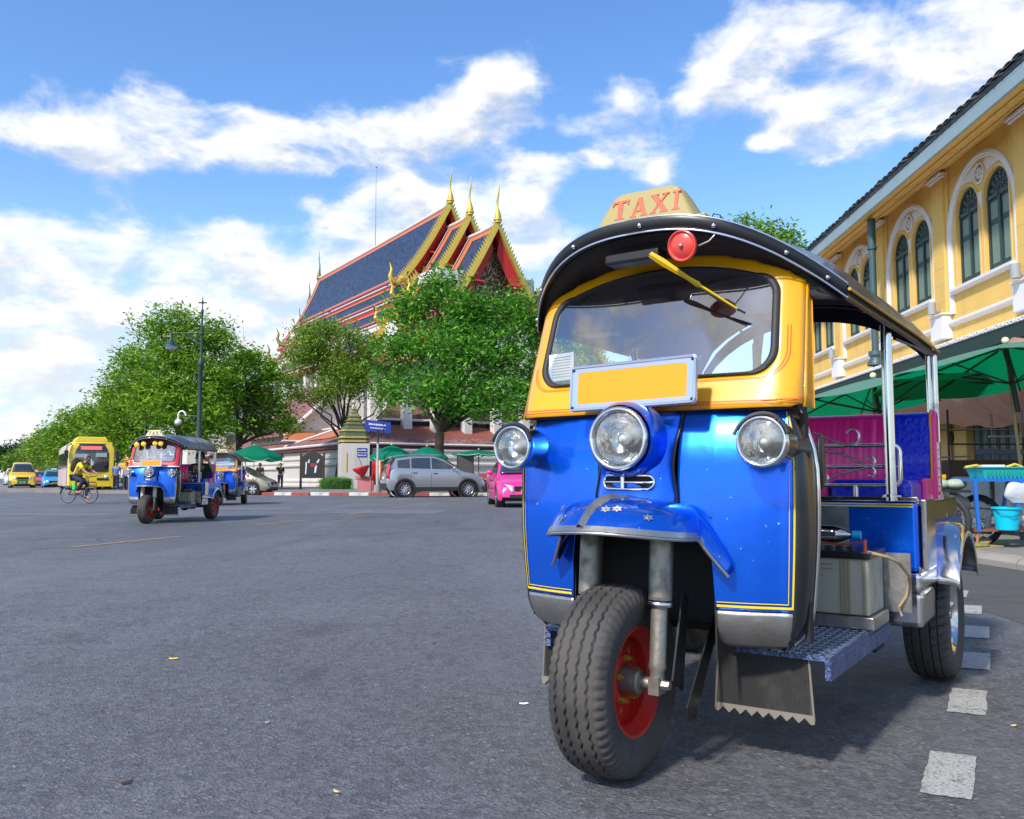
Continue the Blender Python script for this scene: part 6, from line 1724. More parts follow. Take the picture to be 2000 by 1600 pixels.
    if kind == 'suv':
        b = MB(); b.box(-W / 2 * .9, W / 2 * .9, r_ - .1, r_ + .03, .32, .62); part('rear_bumper', b, blacktrim, T, 0, bevel=.02); b = MB(); b.box(-W / 2 * .95, W / 2 * .95, f - .01, f + .1, .30, .50); part('front_bumper', b, blacktrim, T, 0, bevel=.02)
        for sg in (-1, 1): b = MB(); b.box(min(sg * W / 2 * .97, sg * W / 2 * 1.01), max(sg * W / 2 * .97, sg * W / 2 * 1.01), f + 1.2, r_ - 1.2, .28, .46); part('side_cladding', b, blacktrim, T, 0, bevel=.02)
        b = MB()
        for sg in (-1, 1): b.tube([(sg * .60, f + 2.0, 1.66 * h), (sg * .62, f + 2.7, 1.69 * h), (sg * .60, r_ - .6, 1.64 * h)], .018, 6)
        part('roof_rails', b, alloy, T, 50)
        b = MB(); b.box(-.5, .5, r_ - .42, r_ - .28, 1.56 * h, 1.60 * h); part('spoiler', b, paintm, T, 0)
    if taxi:
        b = MB(); b.prism([(-.22, 0), (-.17, .13), (.17, .13), (.22, 0)], lambda a, c_, hh: (a, hh, H + c_ + .01), -.25 + (f + 2.4), .0 + (f + 2.4)); part('roof_sign', b, taxi, T, 0, bevel=.01)
    return T
silver = carpaint('silver_paint', (.42, .43, .44), .7); beige = carpaint('beige_paint', (.40, .34, .24), .6); pinkp = carpaint('pink_paint', (.85, .03, .28), .1)
skyb = carpaint('sky_blue_paint', (.04, .34, .75), .1); redpk = carpaint('pinkish_red_paint', (.72, .08, .16), .1); ylw = carpaint('taxi_yellow_paint', (.85, .55, .03), .1); grn = carpaint('taxi_green_paint', (.0, .18, .06), .1); whp = carpaint('car_white_paint', (.65, .65, .63), .1); redc = carpaint('red_car_paint', (.55, .02, .02), .1)
GC = 'cars on the streets'
def hd(az): return PI - R(az)          # car front is local -Y; az = heading clockwise from +Y
car('parked_suv', 'silver estate car with tall red tail lights beside the green umbrellas', 'car', (-3.62, 39.8), hd(72), silver, 4.5, 1.8, 1.68, 'suv', spokes=10, group=GC, suvtail=True, plate=white)
car('parked_car', 'beige hatchback with a dark windscreen behind the rear tuk-tuk', 'car', (-14.0, 44.6), hd(97), beige, 3.9, 1.7, 1.5, 'hatch', group=GC, plate=white, spokes=6)
car('taxi_car', 'bright pink taxi half hidden behind the parked tuk-tuk', 'taxi', (.22, 27.3), hd(174), pinkp, 4.4, 1.74, 1.46, group=GC, taxi=None)
car('taxi_car', 'yellow and green taxi at the left edge of the picture', 'taxi', (-36.6, 65.2), hd(149), ylw, 4.3, 1.75, 1.75, 'mpv', lower=grn, group=GC, taxi=white)
car('taxi_car', 'sky blue taxi next to the yellow bus', 'taxi', (-37.0, 70.5), hd(150), skyb, 4.3, 1.74, 1.5, group=GC, taxi=white)
car('taxi_car', 'pinkish red taxi just behind the sky blue taxi', 'taxi', (-41.8, 76.8), hd(149), redpk, 4.3, 1.74, 1.5, group=GC)
car('street_car', 'pale car with a red roof sign in the distant queue behind the taxis', 'car', (-50.5, 88.5), hd(148), whp, 4.3, 1.74, 1.6, 'mpv', group=GC, taxi=redc)
car('street_car', 'red topped car farthest back in the queue of traffic', 'car', (-52.0, 93.5), hd(148), redc, 4.3, 1.74, 1.85, 'mpv', group=GC)
car('parked_car', 'red car mostly hidden behind the silver car', 'car', (-3.2, 42.9, .14), hd(90), redc, 5.0, 1.7, 1.05, group=GC)
# --- bus
def make_bus(loc, rz):
    T = thing('city_bus', loc, rz, 'yellow fronted city bus with a large dark windscreen and red destination display', 'bus')
    W, L, H = 2.55, 11.5, 3.05
    by = carpaint('bus_yellow_paint', (.82, .58, .02), .05); bs = mat('bus_side_panel', (.50, .40, .38), .5, 0, .25, .7)
    def ring(y, s, zt): hw_ = W / 2 * s; return [Vector(p) for p in ((-hw_, y, .35), (-hw_, y, 2.6), (-hw_ * .97, y, zt - .22), (-hw_ * .86, y, zt - .03), (0, y, zt), (hw_ * .86, y, zt - .03), (hw_ * .97, y, zt - .22), (hw_, y, 2.6), (hw_, y, .35))]
    b = MB(); b.loft([ring(.35, 1, H), ring(L - .1, 1, H), ring(L, .96, H - .08)], True, True); part('body', b, bs, T, 40)
    b = MB(); b.loft([ring(-.0, .93, H - .14), ring(.06, .97, H - .06), ring(.2, .995, H), ring(.36, 1.002, H + .003)], True, True); part('front_body', b, by, T, 40)
    b = MB(); b.grid(lambda x, z: Vector((x, -.045 + .10 * abs(x / 1.2) ** 3 + .10 * max(0, z - 2.6) , z)), [-1.18 + 2.36 * i / 14 for i in range(15)], [1.22, 1.7, 2.3, 2.93]); part('windscreen', b, darkglass, T, 50, solid=.01)
    b = MB(); b.box(-.62, .52, -.075, -.055, 2.55, 2.76); o = part('destination_display', b, mat('display_red', (.8, .12, .10), .5, emit=(1, .2, .15, .35)), T, 0)
    b = MB(); b.box(-.95, -.30, -.07, -.055, 2.08, 2.30); b.box(.20, .80, -.07, -.055, 2.12, 2.36); part('windscreen_notice', b, mat('notice_pale', (.35, .42, .40), .5), T, 0)
    b = MB(); b.box(-.06, -.01, -.07, -.05, 1.5, 2.0); b.box(.02, .08, -.07, -.05, 1.62, 1.86); part('windscreen_sticker', b, white, T, 0)
    b = MB(); b.loft([[Vector((-.95 - .0 * y, y, H - .02)), Vector((-.8, y, H + .30)), Vector((.8, y, H + .30)), Vector((.95, y, H - .02))] for y in (.5, 3.8)], True, True); part('roof_unit', b, by, T, 0, bevel=.06)
    b = MB()
    for sg in (-1, 1): b.box(.62 * sg - .32, .62 * sg + .32, -.03, .02, .72, .86)
    b.box(-.25, .25, -.03, .02, .55, .64); part('bumper_slots', b, blacktrim, T, 0, bevel=.01)
    for sg in (-1, 1):
        b = MB(); b.grid(lambda a, z: Vector((sg * (.72 + .42 * a), -.03 + .12 * a * a, z + .05 * a)), [0, .5, 1], [.80, .93, 1.0]); part('headlight', b, lamp_clear, T, 40, solid=.02)
        b = MB(); b.box(min(1.28 * sg, 1.5 * sg), max(1.28 * sg, 1.5 * sg), -.12, .0, 2.0, 2.5); b.tube([(1.1 * sg, 0, 2.85), (1.35 * sg, -.1, 2.8), (1.4 * sg, -.06, 2.45)], .03, 6); part('mirror', b, blacktrim, T, 0, bevel=.03)
        for i in range(7):
            b = MB(); x = W / 2 * sg; b.box(min(x, x + .012 * sg), max(x, x + .012 * sg), .9 + i * 1.48, 2.22 + i * 1.48, 1.45, 2.45); part('side_window', b, darkglass, T, 0)
        b = MB(); x = W / 2 * sg; b.box(min(x, x + .014 * sg), max(x, x + .014 * sg), .55, .85, .5, 2.4); part('door', b, blacktrim, T, 0)
        for y in (2.1, 8.4): car_wheel(T, (sg * (W / 2 - .14), y, .48), .48, .28, sg, 6, alloy)
    b = MB(); b.box(-.25, .25, -.04, -.02, .45, .58); part('number_plate', b, amber, T, 0)
    b = MB(); b.box(-1.15, 1.15, .1, 11, .3, .5); part('underbody', b, blacktrim, T, 0)
make_bus((-25.25, 52.4, 0), hd(150))
# ================================================================ people
def person(name, label, loc, rz, J, shirt, pants, shoes=None, hair=True, sleeves=True, cap=None, scale=1., group=None):
    """J: joint positions in metres, local frame facing -Y"""
    T = thing(name, loc, rz, label, 'person', group)
    T.scale = (scale,) * 3
    def skin(nm, keys, edges, rad, m_, par, root):
        me = bpy.data.meshes.new(nm); me.from_pydata([J[k] for k in keys], [(keys.index(a), keys.index(b_)) for a, b_ in edges], [])
        me.materials.append(m_); o = link(nm, me, par)
        md = o.modifiers.new('skin', 'SKIN'); md.use_smooth_shade = True
        sv = me.skin_vertices[0].data
        for i, k in enumerate(keys):
            r0 = rad[k]; sv[i].radius = r0 if hasattr(r0, '__len__') else (r0, r0); sv[i].use_root = (k == root)
        ss = o.modifiers.new('sub', 'SUBSURF'); ss.levels = 1; ss.render_levels = 2
        return o
    BR = dict(pel=(.13, .10), spi=(.125, .095), che=(.15, .105), nec=.055, chi=(.075, .085), hea=(.082, .095), top=(.06, .07), shL=.06, shR=.06, elL=.042, elR=.042, wrL=.028, wrR=.028, haL=(.036, .02), haR=(.036, .02),
              hiL=.085, hiR=.085, knL=.058, knR=.058, anL=.038, anR=.038, toL=(.04, .03), toR=(.04, .03))
    keys = list(BR)
    E_ = [('pel', 'spi'), ('spi', 'che'), ('che', 'nec'), ('nec', 'chi'), ('chi', 'hea'), ('hea', 'top')]
    for s in 'LR': E_ += [('che', 'sh' + s), ('sh' + s, 'el' + s), ('el' + s, 'wr' + s), ('wr' + s, 'ha' + s), ('pel', 'hi' + s), ('hi' + s, 'kn' + s), ('kn' + s, 'an' + s), ('an' + s, 'to' + s)]
    skin('body', keys, E_, BR, skin_m, T, 'pel')
    sr = dict(pel=(.155, .125), spi=(.15, .12), che=(.17, .128), nec=.062, shL=.082, shR=.082, elL=.06, elR=.06)
    for s in 'LR': J['hs' + s] = tuple(Vector(J['sh' + s]).lerp(Vector(J['el' + s]), .75)); sr['hs' + s] = .066
    ks = ['pel', 'spi', 'che', 'nec', 'shL', 'shR', 'hsL', 'hsR']; ed = [('pel', 'spi'), ('spi', 'che'), ('che', 'nec'), ('che', 'shL'), ('che', 'shR'), ('shL', 'hsL'), ('shR', 'hsR')]
    J2 = dict(J); J2['nec'] = tuple(Vector(J['che']).lerp(Vector(J['nec']), .75)); Jo = J['nec']; J['nec'] = J2['nec']
    skin('shirt', ks, ed, sr, shirt, T, 'pel'); J['nec'] = Jo
    pr = dict(pel=(.15, .12), hiL=.105, hiR=.105, knL=.078, knR=.078, anL=.06, anR=.06)
    skin('trousers', ['pel', 'hiL', 'hiR', 'knL', 'knR', 'anL', 'anR'], [('pel', 'hiL'), ('pel', 'hiR'), ('hiL', 'knL'), ('hiR', 'knR'), ('knL', 'anL'), ('knR', 'anR')], pr, pants, T, 'pel')
    hd_ = Vector(J['hea']); fw = (Vector(J.get('face', (0, -1, 0)))).normalized()
    b = MB(); b.sphere(hd_ + Vector((0, 0, .035)) - fw * .022, .104, (1, 1.05, 1.05), 14, 10); b.xf(lambda p: p if (p - hd_).dot(fw) < .03 or p.z > hd_.z + .09 else p - fw * ((p - hd_).dot(fw) - .03))
    part('hair' if not cap else 'cap', b, cap or hair_m, T, 60)
    b = MB(); sd_ = fw.cross(Vector((0, 0, 1))).normalized()
    b.sphere(hd_ + fw * .108 + Vector((0, 0, -.01)), .016, (.7, 1, 1.3), 8, 6)
    for s in (-1, 1): b.sphere(hd_ + sd_ * .102 * s + Vector((0, 0, -.01)), .022, (.5, .8, 1.3), 8, 6)
    part('nose_and_ears', b, skin_m, T, 60)
    b = MB()
    for s in (-1, 1): b.sphere(hd_ + fw * .096 + sd_ * .034 * s + Vector((0, 0, .018)), .011, (1, 1, .6), 8, 6)
    part('eyes', b, hair_m, T, 60)
    for s in 'LR':
        b = MB(); a, c_ = Vector(J['an' + s]), Vector(J['to' + s]); d = (c_ - a); d.z = 0
        b.tube([a + Vector((0, 0, -.03)) - d * .25, a + Vector((0, 0, -.045)) + d * .3, c_ + d * .25 + Vector((0, 0, -.01))], [.045, .05, .032], 8); part('shoe', b, shoes or blacktrim, T, 60)
    # fingers
    for s in 'LR':
        w_, h_ = Vector(J['wr' + s]), Vector(J['ha' + s]); d = (h_ - w_).normalized(); u = d.orthogonal().normalized(); v = d.cross(u)
        b = MB()
        for i, ln in enumerate((.05, .065, .07, .06)):
            p = h_ + u * (-.024 + .016 * i); b.tube([p - d * .02, p + d * ln * .5 + v * .006, p + d * ln * .85 + v * .022], [.010, .009, .006], 6)
        p = h_ - d * .035 - u * .03; b.tube([p, p + d * .03 - u * .022, p + d * .055 - u * .02 + v * .01], [.012, .010, .007], 6)
        part('hand_fingers', b, skin_m, T, 60)
    return T
def stand(**k):
    J = dict(pel=(0, 0, .94), spi=(0, .01, 1.12), che=(0, 0, 1.32), nec=(0, .01, 1.47), chi=(0, -.01, 1.53), hea=(0, -.01, 1.60), top=(0, 0, 1.67), shL=(.18, .01, 1.39), shR=(-.18, .01, 1.39), elL=(.23, .03, 1.12), elR=(-.23, .03, 1.12), wrL=(.24, -.05, .88), wrR=(-.24, -.05, .88), haL=(.24, -.07, .82), haR=(-.24, -.07, .82),
             hiL=(.09, 0, .88), hiR=(-.09, 0, .88), knL=(.10, -.02, .49), knR=(-.10, .0, .49), anL=(.10, .03, .08), anR=(-.11, .05, .08), toL=(.11, -.10, .03), toR=(-.12, -.08, .03))
    J.update(k); return J
blackcloth = mat('black_cloth', (.018, .018, .02), .8, 0, .2); navycloth = mat('navy_cloth', (.02, .022, .06), .8, 0, .2); yelcloth = mat('yellow_shirt', (.80, .66, .01), .75, 0, .1, 8, bump=.3, bscale=14); redcloth = mat('red_patterned_cloth', (.35, .04, .05), .8, 0, .5, 18); bluecloth = mat('blue_cloth', (.06, .16, .40), .8, 0, .2); greencloth = mat('green_cloth', (.02, .25, .08), .8, 0, .2); orgcloth = mat('orange_cloth', (.7, .2, .04), .8)
person('person', 'person in a dark shirt and jeans shading the eyes by the white wall', tuple(gpy(549, 57)), R(25), stand(elR=(-.32, -.06, 1.36), wrR=(-.16, -.16, 1.58), haR=(-.10, -.15, 1.62), wrL=(.12, -.20, 1.0), haL=(.06, -.22, 1.0)), blackcloth, navycloth, group='people by the white wall')
person('person', 'person in a red patterned top standing behind the beige hatchback', tuple(gpy(509, 57)), R(15), stand(), redcloth, navycloth, group='people by the white wall')
person('person', 'person in a blue shirt and dark trousers beside the right edge of the bus', tuple(gpy(229, 52)), R(10), stand(), bluecloth, navycloth, group='people at the stall')
person('person', 'person in an orange top at the stall behind the blue tuk-tuk', tuple(gpy(249, 53)), R(-15), stand(), orgcloth, navycloth, group='people at the stall')
person('person', 'seated vendor in green under the flat green canopy', tuple(gpy(918, 47)), R(10), stand(pel=(0, 0, .60), spi=(0, .01, .78), che=(0, 0, .98), nec=(0, .01, 1.13), chi=(0, -.01, 1.19), hea=(0, -.01, 1.26), top=(0, 0, 1.33), shL=(.18, .01, 1.05), shR=(-.18, .01, 1.05), elL=(.23, -.05, .82), elR=(-.23, -.05, .82), wrL=(.12, -.28, .75), wrR=(-.12, -.28, .75), haL=(.09, -.33, .75), haR=(-.09, -.33, .75), hiL=(.09, -.02, .56), hiR=(-.09, -.02, .56), knL=(.12, -.42, .50), knR=(-.12, -.42, .50), anL=(.12, -.40, .08), anR=(-.12, -.40, .08), toL=(.12, -.52, .03), toR=(-.12, -.52, .03)), greencloth, navycloth)
# cyclist riding to the right
CY = Vector((-14.45, 29.2, 0)); CA_ = R(-8)
J = stand(pel=(0, .16, .93), spi=(0, .06, 1.08), che=(0, -.10, 1.25), nec=(0, -.20, 1.38), chi=(0, -.25, 1.43), hea=(0, -.28, 1.50), top=(0, -.27, 1.57), shL=(.17, -.12, 1.31), shR=(-.17, -.12, 1.31), elL=(.20, -.30, 1.10), elR=(-.20, -.30, 1.10), wrL=(.22, -.50, .99), wrR=(-.22, -.50, .99), haL=(.22, -.55, .98), haR=(-.22, -.55, .98),
          hiL=(.09, .14, .88), hiR=(-.09, .14, .88), knL=(.11, -.24, .62), knR=(-.11, -.22, .74), anL=(.11, -.18, .24), anR=(-.11, .02, .42), toL=(.11, -.30, .19), toR=(-.11, -.11, .38))
person('person', 'cyclist in a bright yellow shirt riding with a black backpack', tuple(CY), R(78), J, yelcloth, navycloth, shoes=mat('tan_sandal', (.35, .17, .09), .6), cap=mat('grey_cap', (.22, .18, .18), .7))
T = thing('backpack', tuple(CY), R(78), 'black backpack on the back of the cyclist in yellow', 'backpack')
b = MB(); b.sphere((0, .17, 1.28), .20, (.85, .70, 1.25), 16, 12); b.sphere((0, .27, 1.18), .13, (.9, .6, 1.0), 12, 8); part('bag', b, blackcloth, T, 60)
for sg in (-1, 1):
    b = MB(); b.tube([(.12 * sg, .06, 1.42), (.13 * sg, -.10, 1.46), (.14 * sg, -.24, 1.30), (.14 * sg, -.10, 1.10), (.12 * sg, .08, 1.08)], .018, 6); part('strap', b, blackcloth, T, 60)
def bicycle(loc, rz, label):
    T = thing('bicycle', loc, rz, label, 'bicycle')
    fr = mat('bike_frame', (.03, .03, .03), .4, 0); gr = mat('bike_green', (.05, .75, .08), .4)
    for y in (-.42, .42):
        b = MB(); b.lathe([(.275 + .018 * math.cos(a), .018 * math.sin(a)) for a in np.linspace(0, 2 * PI, 9)], (0, y, .30), (1, 0, 0), 36); o = part('wheel', b, tyresm, T, 60)
        b = MB(); b.lathe([(.262, -.008), (.252, -.008), (.252, .008), (.262, .008)], (0, y, .30), (1, 0, 0), 36); part('rim', b, alloy, o, 60)
        b = MB()
        for i in range(20): a = 2 * PI * i / 20; b.tube([(.02 * (-1) ** i, y, .30), (0, y + .255 * math.cos(a), .30 + .255 * math.sin(a))], .002, 3, caps=False)
        b.cyl((-.04, y, .3), (.04, y, .3), .02); part('spokes', b, alloy, o, 0)
    b = MB(); P = dict(bb=(0, .02, .30), st=(0, .14, .72), hd=(0, -.33, .70), ra=(0, .42, .30), fa=(0, -.42, .30), hb=(0, -.30, .86), sd=(0, .17, .86))
    for a, c_ in (('bb', 'st'), ('st', 'hd'), ('bb', 'hd'), ('bb', 'ra'), ('st', 'ra'), ('hd', 'fa'), ('hd', 'hb'), ('st', 'sd')): b.cyl(P[a], P[c_], .017, n=8)
    part('frame', b, fr, T, 60)
    b = MB(); b.tube([(.26, -.46, .93), (.14, -.34, .90), (0, -.30, .88), (-.14, -.34, .90), (-.26, -.46, .93)], .014, 8); part('handlebar', b, fr, T, 60)
    b = MB(); b.sphere((0, .18, .87), .10, (.8, 1.3, .35), 12, 8); part('saddle', b, blacktrim, T, 60)
    b = MB(); b.lathe([(.09, -.006), (.09, .006)], (.05, .02, .30), (1, 0, 0), 20); b.tube([(.06, .02, .30), (.07, -.12, .20), (.14, -.12, .20)], .012, 6); b.tube([(-.06, .02, .30), (-.07, .10, .40), (-.14, .10, .40)], .012, 6); part('crank', b, darksteel, T, 50)
    b = MB(); b.box(-.03, .03, .16, .26, .46, .70); part('green_pouch', b, gr, T, 0, bevel=.02)
    b = MB(); b.loft([[Vector((x, .42 + .31 * math.cos(a), .30 + .31 * math.sin(a))) for x in (-.03, .03)] for a in np.linspace(.1, 2.6, 12)], False); part('mudguard', b, fr, T, 60)
bicycle(tuple(CY), R(78), 'small wheeled black bicycle with a green pouch ridden by the cyclist')

# ================================================================ more tuk-tuks
wcab = mat('cab_cream', (.72, .50, .16), .4, 0, .05, coat=.4)
lblue = paint('tuk_blue_second', (.0, .13, .72), .32, .45)
t2 = make_tuk((-6.85, 16.45, 0), R(0), 'blue tuk-tuk with a red cab driving on the road, its passenger shielding the face', red_p, False, forkc=mat('fork_cream', (.55, .52, .42), .5), wheelm=wheelred, bluem=lblue, signm=signcream, letm=letblk)
for x, w_ in ((-.33, 0), (-.20, 0), (.02, 0), (.13, 0)):
    b = MB(); c = (x, .20, 1.515 - .25 * x * x); b.lathe([(.05, 0), (.052, .02), (.03, .05), (.0, .06)], c, (0, 1, 0), 20); b.lathe([(.0, -.012), (.03, -.008), (.048, 0)], c, (0, 1, 0), 20); part('fog_lamp', b, mat('fog_yellow', (.85, .62, .02), .25, 0, .1, coat=.8), t2, 60)
for x, m_ in ((.20, white), (.32, mat('pink_paper', (.8, .5, .55), .7))):
    b = MB(); p0 = cab(x, 1.22); b.obox(p0 + Vector((0, .015, 0)), (.05, .01, 0), (0, .002, 0), (0, .006, .035)); part('paper_notice', b, m_, t2, 0)
b = MB(); b.grid(lambda x, v: cab(x, 1.064 + v) + Vector((0, -.006, 0)), [-.49 + .98 * i / 30 for i in range(31)], [0, .018]); part('white_stripe', b, white, t2, 0)
J = stand(pel=(0, 0, .72), spi=(0, .03, .90), che=(0, 0, 1.10), nec=(0, 0, 1.25), chi=(0, -.03, 1.30), hea=(0, -.04, 1.37), top=(0, -.03, 1.44), shL=(.19, .01, 1.17), shR=(-.19, .01, 1.17), elL=(.36, -.10, 1.02), wrL=(.24, -.14, 1.26), haL=(.20, -.13, 1.33), elR=(-.24, -.05, .93), wrR=(-.12, -.30, .86), haR=(-.08, -.35, .86),
          hiL=(.10, -.05, .70), hiR=(-.10, -.05, .70), knL=(.14, -.45, .70), knR=(-.14, -.45, .70), anL=(.14, -.45, .42), anR=(-.14, -.45, .42), toL=(.14, -.58, .40), toR=(-.14, -.58, .40))
def tukpt(o, x, y, z=0): return tuple(o.matrix_basis @ Vector((x, y, z)))
person('person', 'passenger in black raising an elbow in the blue tuk-tuk', tukpt(t2, .40, 1.62, 0), R(-2), dict(J), blackcloth, blackcloth, scale=.93, group='people riding in tuk-tuks')
person('person', 'driver in black bent over the handlebar of the blue tuk-tuk with the red cab', tukpt(t2, -.05, 1.0, -.08), R(-2), dict(stand(), **{k: v for k, v in J.items() if k not in ('elL', 'wrL', 'haL', 'elR', 'wrR', 'haR')}, elL=(.28, -.14, .98), wrL=(.24, -.38, 1.06), haL=(.23, -.43, 1.08), elR=(-.28, -.14, .98), wrR=(-.24, -.38, 1.06), haR=(-.23, -.43, 1.08)), blackcloth, navycloth, scale=.93, group='people riding in tuk-tuks')
orgfork = mat('fork_orange', (.80, .16, .03), .4)
make_tuk((-9.15, 27.4, 0), R(12), 'blue and orange tuk-tuk following behind, mostly hidden by the one in front', mat('cab_orange', (.85, .42, .10), .4, coat=.4), False, forkc=orgfork, wheelm=mat('wheel_yellow', (.75, .5, .05), .5), signm=signcream, letm=letblk)

# ================================================================ umbrellas
ugreen = mat('umbrella_green', (.0, .20, .115), .6, 0, .12, 3)
def greencloth2():
    m = bpy.data.materials.new('umbrella_canvas'); m.use_nodes = True
    k = NT(m.node_tree); p = m.node_tree.nodes['Principled BSDF']
    tcn = k.n('ShaderNodeTexCoord'); c = k.mix(k.noise(tcn.outputs['Object'], 3, 5), (.01, .34, .19), (.01, .48, .28))
    k.t.links.new(c, p.inputs['Base Color']); p.inputs['Roughness'].default_value = .65
    tr = k.n('ShaderNodeBsdfTranslucent'); k.t.links.new(c, tr.inputs[0])
    mx = k.n('ShaderNodeMixShader', inp={0: .7, 1: p.outputs[0], 2: tr.outputs[0]}); k.t.links.new(mx.outputs[0], m.node_tree.nodes['Material Output'].inputs[0])
    return m
canvas = greencloth2()
polem = mat('pole_wood', (.36, .28, .15), .6, 0, .2, 8); 
def umbrella(label, loc, r, ztop, zrim, pole_base=None, tilt=(0, 0), m_=None, valance=.14, ribs=8, group='green market umbrellas', under=False, alt=None, name='market_umbrella', polemat=None, rb=0, pw=1.55, top=None):
    T = thing(name, loc, rb, label, 'umbrella', group)
    m_ = m_ or canvas
    tl = Matrix.Rotation(tilt[0], 3, 'X') @ Matrix.Rotation(tilt[1], 3, 'Y')
    c0 = Vector((0, 0, ztop))
    def pt(a, k_, dz=0.):
        seg = (a / (2 * PI) * ribs) % 1; inb = math.sin(PI * seg)
        rr = r * k_ * (1 - .045 * inb * k_)
        z = -(ztop - zrim) * k_ ** pw - .05 * inb * k_ + dz
        return c0 + tl @ Vector((rr * math.cos(a), rr * math.sin(a), z))
    na = ribs * 8
    cols = [(m_, 0)] if not alt else [(m_, 0), (alt, 1)]
    for mm, par in cols:
        b = MB()
        for s in range(ribs):
            if alt and s % 2 != par: continue
            b.grid(pt, [2 * PI * (s + i / 8) / ribs for i in range(9)], [.02 + .98 * i / 8 for i in range(9)])
        o = part('canopy', b, mm, T, 60)
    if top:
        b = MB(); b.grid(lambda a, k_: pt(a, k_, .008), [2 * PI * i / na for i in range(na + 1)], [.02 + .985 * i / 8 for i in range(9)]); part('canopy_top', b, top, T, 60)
    b = MB()
    if valance:
        b.grid(lambda a, k_: pt(a, 1, 0) + tl @ Vector((0, 0, -valance * k_ * (.45 + .55 * abs(math.sin(a / (2 * PI) * ribs * PI)) ** .6))), [2 * PI * i / na for i in range(na + 1)], [0, .5, 1]); part('valance', b, m_, T, 60)
        b = MB(); b.tube([pt(2 * PI * i / na, 1, 0) + tl @ Vector((0, 0, -valance * (.45 + .55 * abs(math.sin(i / na * ribs * PI)) ** .6))) for i in range(na)], .012, 4, True); part('valance_edge', b, mat('edge_pale_green', (.45, .62, .52), .6), T, 60)
    b = MB()
    hub = c0 + tl @ Vector((0, 0, -.55 * (ztop - zrim) - .32))
    for s in range(ribs):
        a = 2 * PI * s / ribs
        b.tube([pt(a, k_, -.03) for k_ in (.03, .2, .4, .6, .8, 1)], .013, 5); b.tube([hub, pt(a, .55, -.02)], .011, 4)
    part('ribs', b, blacktrim, T, 40)
    pb = Vector(pole_base) if pole_base is not None else Vector((0, 0, 0))
    b = MB(); b.cyl(hub - (c0 - hub).normalized() * .35, c0 + tl @ Vector((0, 0, .03)), .028, n=12); part('pole_sleeve', b, blacktrim, T, 60)
    b = MB(); mid = pb.lerp(c0, .16); b.cyl(mid, c0, .020, n=12); o = part('pole', b, polemat or polem, T, 60)
    b = MB(); b.cyl(pb, mid, .026, n=12); part('pole_foot', b, mat('pole_red', (.35, .03, .02), .5), T, 60)
    b = MB(); b.sphere(c0 + Vector((0, 0, .05)), .045, nu=10, nv=8); part('finial', b, mat('finial_cream', (.75, .68, .40), .5), T, 60)
    return T
pale_top = mat('pale_top_canvas', (.30, .50, .46), .7, 0, .12, 2, dirt=.3, dirtcol=(.18, .30, .28), dscale=2)  # paler green for the outer canopy layer of the two near parasols
kf = NT(pale_top.node_tree); trf = kf.n('ShaderNodeBsdfTranslucent', inp={0: (.20, .80, .50, 1)})
mxf = kf.n('ShaderNodeMixShader', inp={0: .65, 1: pale_top.node_tree.nodes['Principled BSDF'].outputs[0], 2: trf.outputs[0]}); kf.t.links.new(mxf.outputs[0], pale_top.node_tree.nodes['Material Output'].inputs[0])
umbrella('teal green umbrella left of the wall, behind the beige hatchback', tuple(gpy(497, 54)), 1.75, 2.75, 2.10, valance=.28)
umbrella('left one of two matching green umbrellas behind the silver car, next to the street sign', tuple(gpy(765, 45.5)), 1.15, 2.45, 1.90, valance=.22)
umbrella('right one of two matching green umbrellas behind the silver car', tuple(gpy(834, 45.5)), 1.1, 2.38, 1.85, valance=.22)
umbrella('yellow and green striped umbrella at the stall beyond the blue tuk-tuk', tuple(gpy(247, 54)), 1.0, 2.1, 1.55, valance=.1, m_=mat('umbrella_yellow', (.80, .42, .04), .6), alt=ugreen, name='stall_umbrella')
umbrella('nearest large green parasol over the blue cart, its rim cut by the right edge', (6.15, 10.75, .09), 1.62, 2.42, 2.08, pole_base=(.22, 0, 0), tilt=(R(-7), R(-3)), valance=0, rb=.2, pw=1.15, top=pale_top)
umbrella('large green parasol seen from below behind the pink bench', (5.05, 12.1, .09), 1.50, 2.14, 1.86, tilt=(R(-8), R(-3)), valance=0, rb=.55, pw=1.15, top=pale_top)
umbrella('flat green canopy by the black frame, left of the pink taxi', tuple(gpy(935, 47)), 1.5, 2.25, 2.05, valance=.05, name='flat_canopy', polemat=blacktrim)

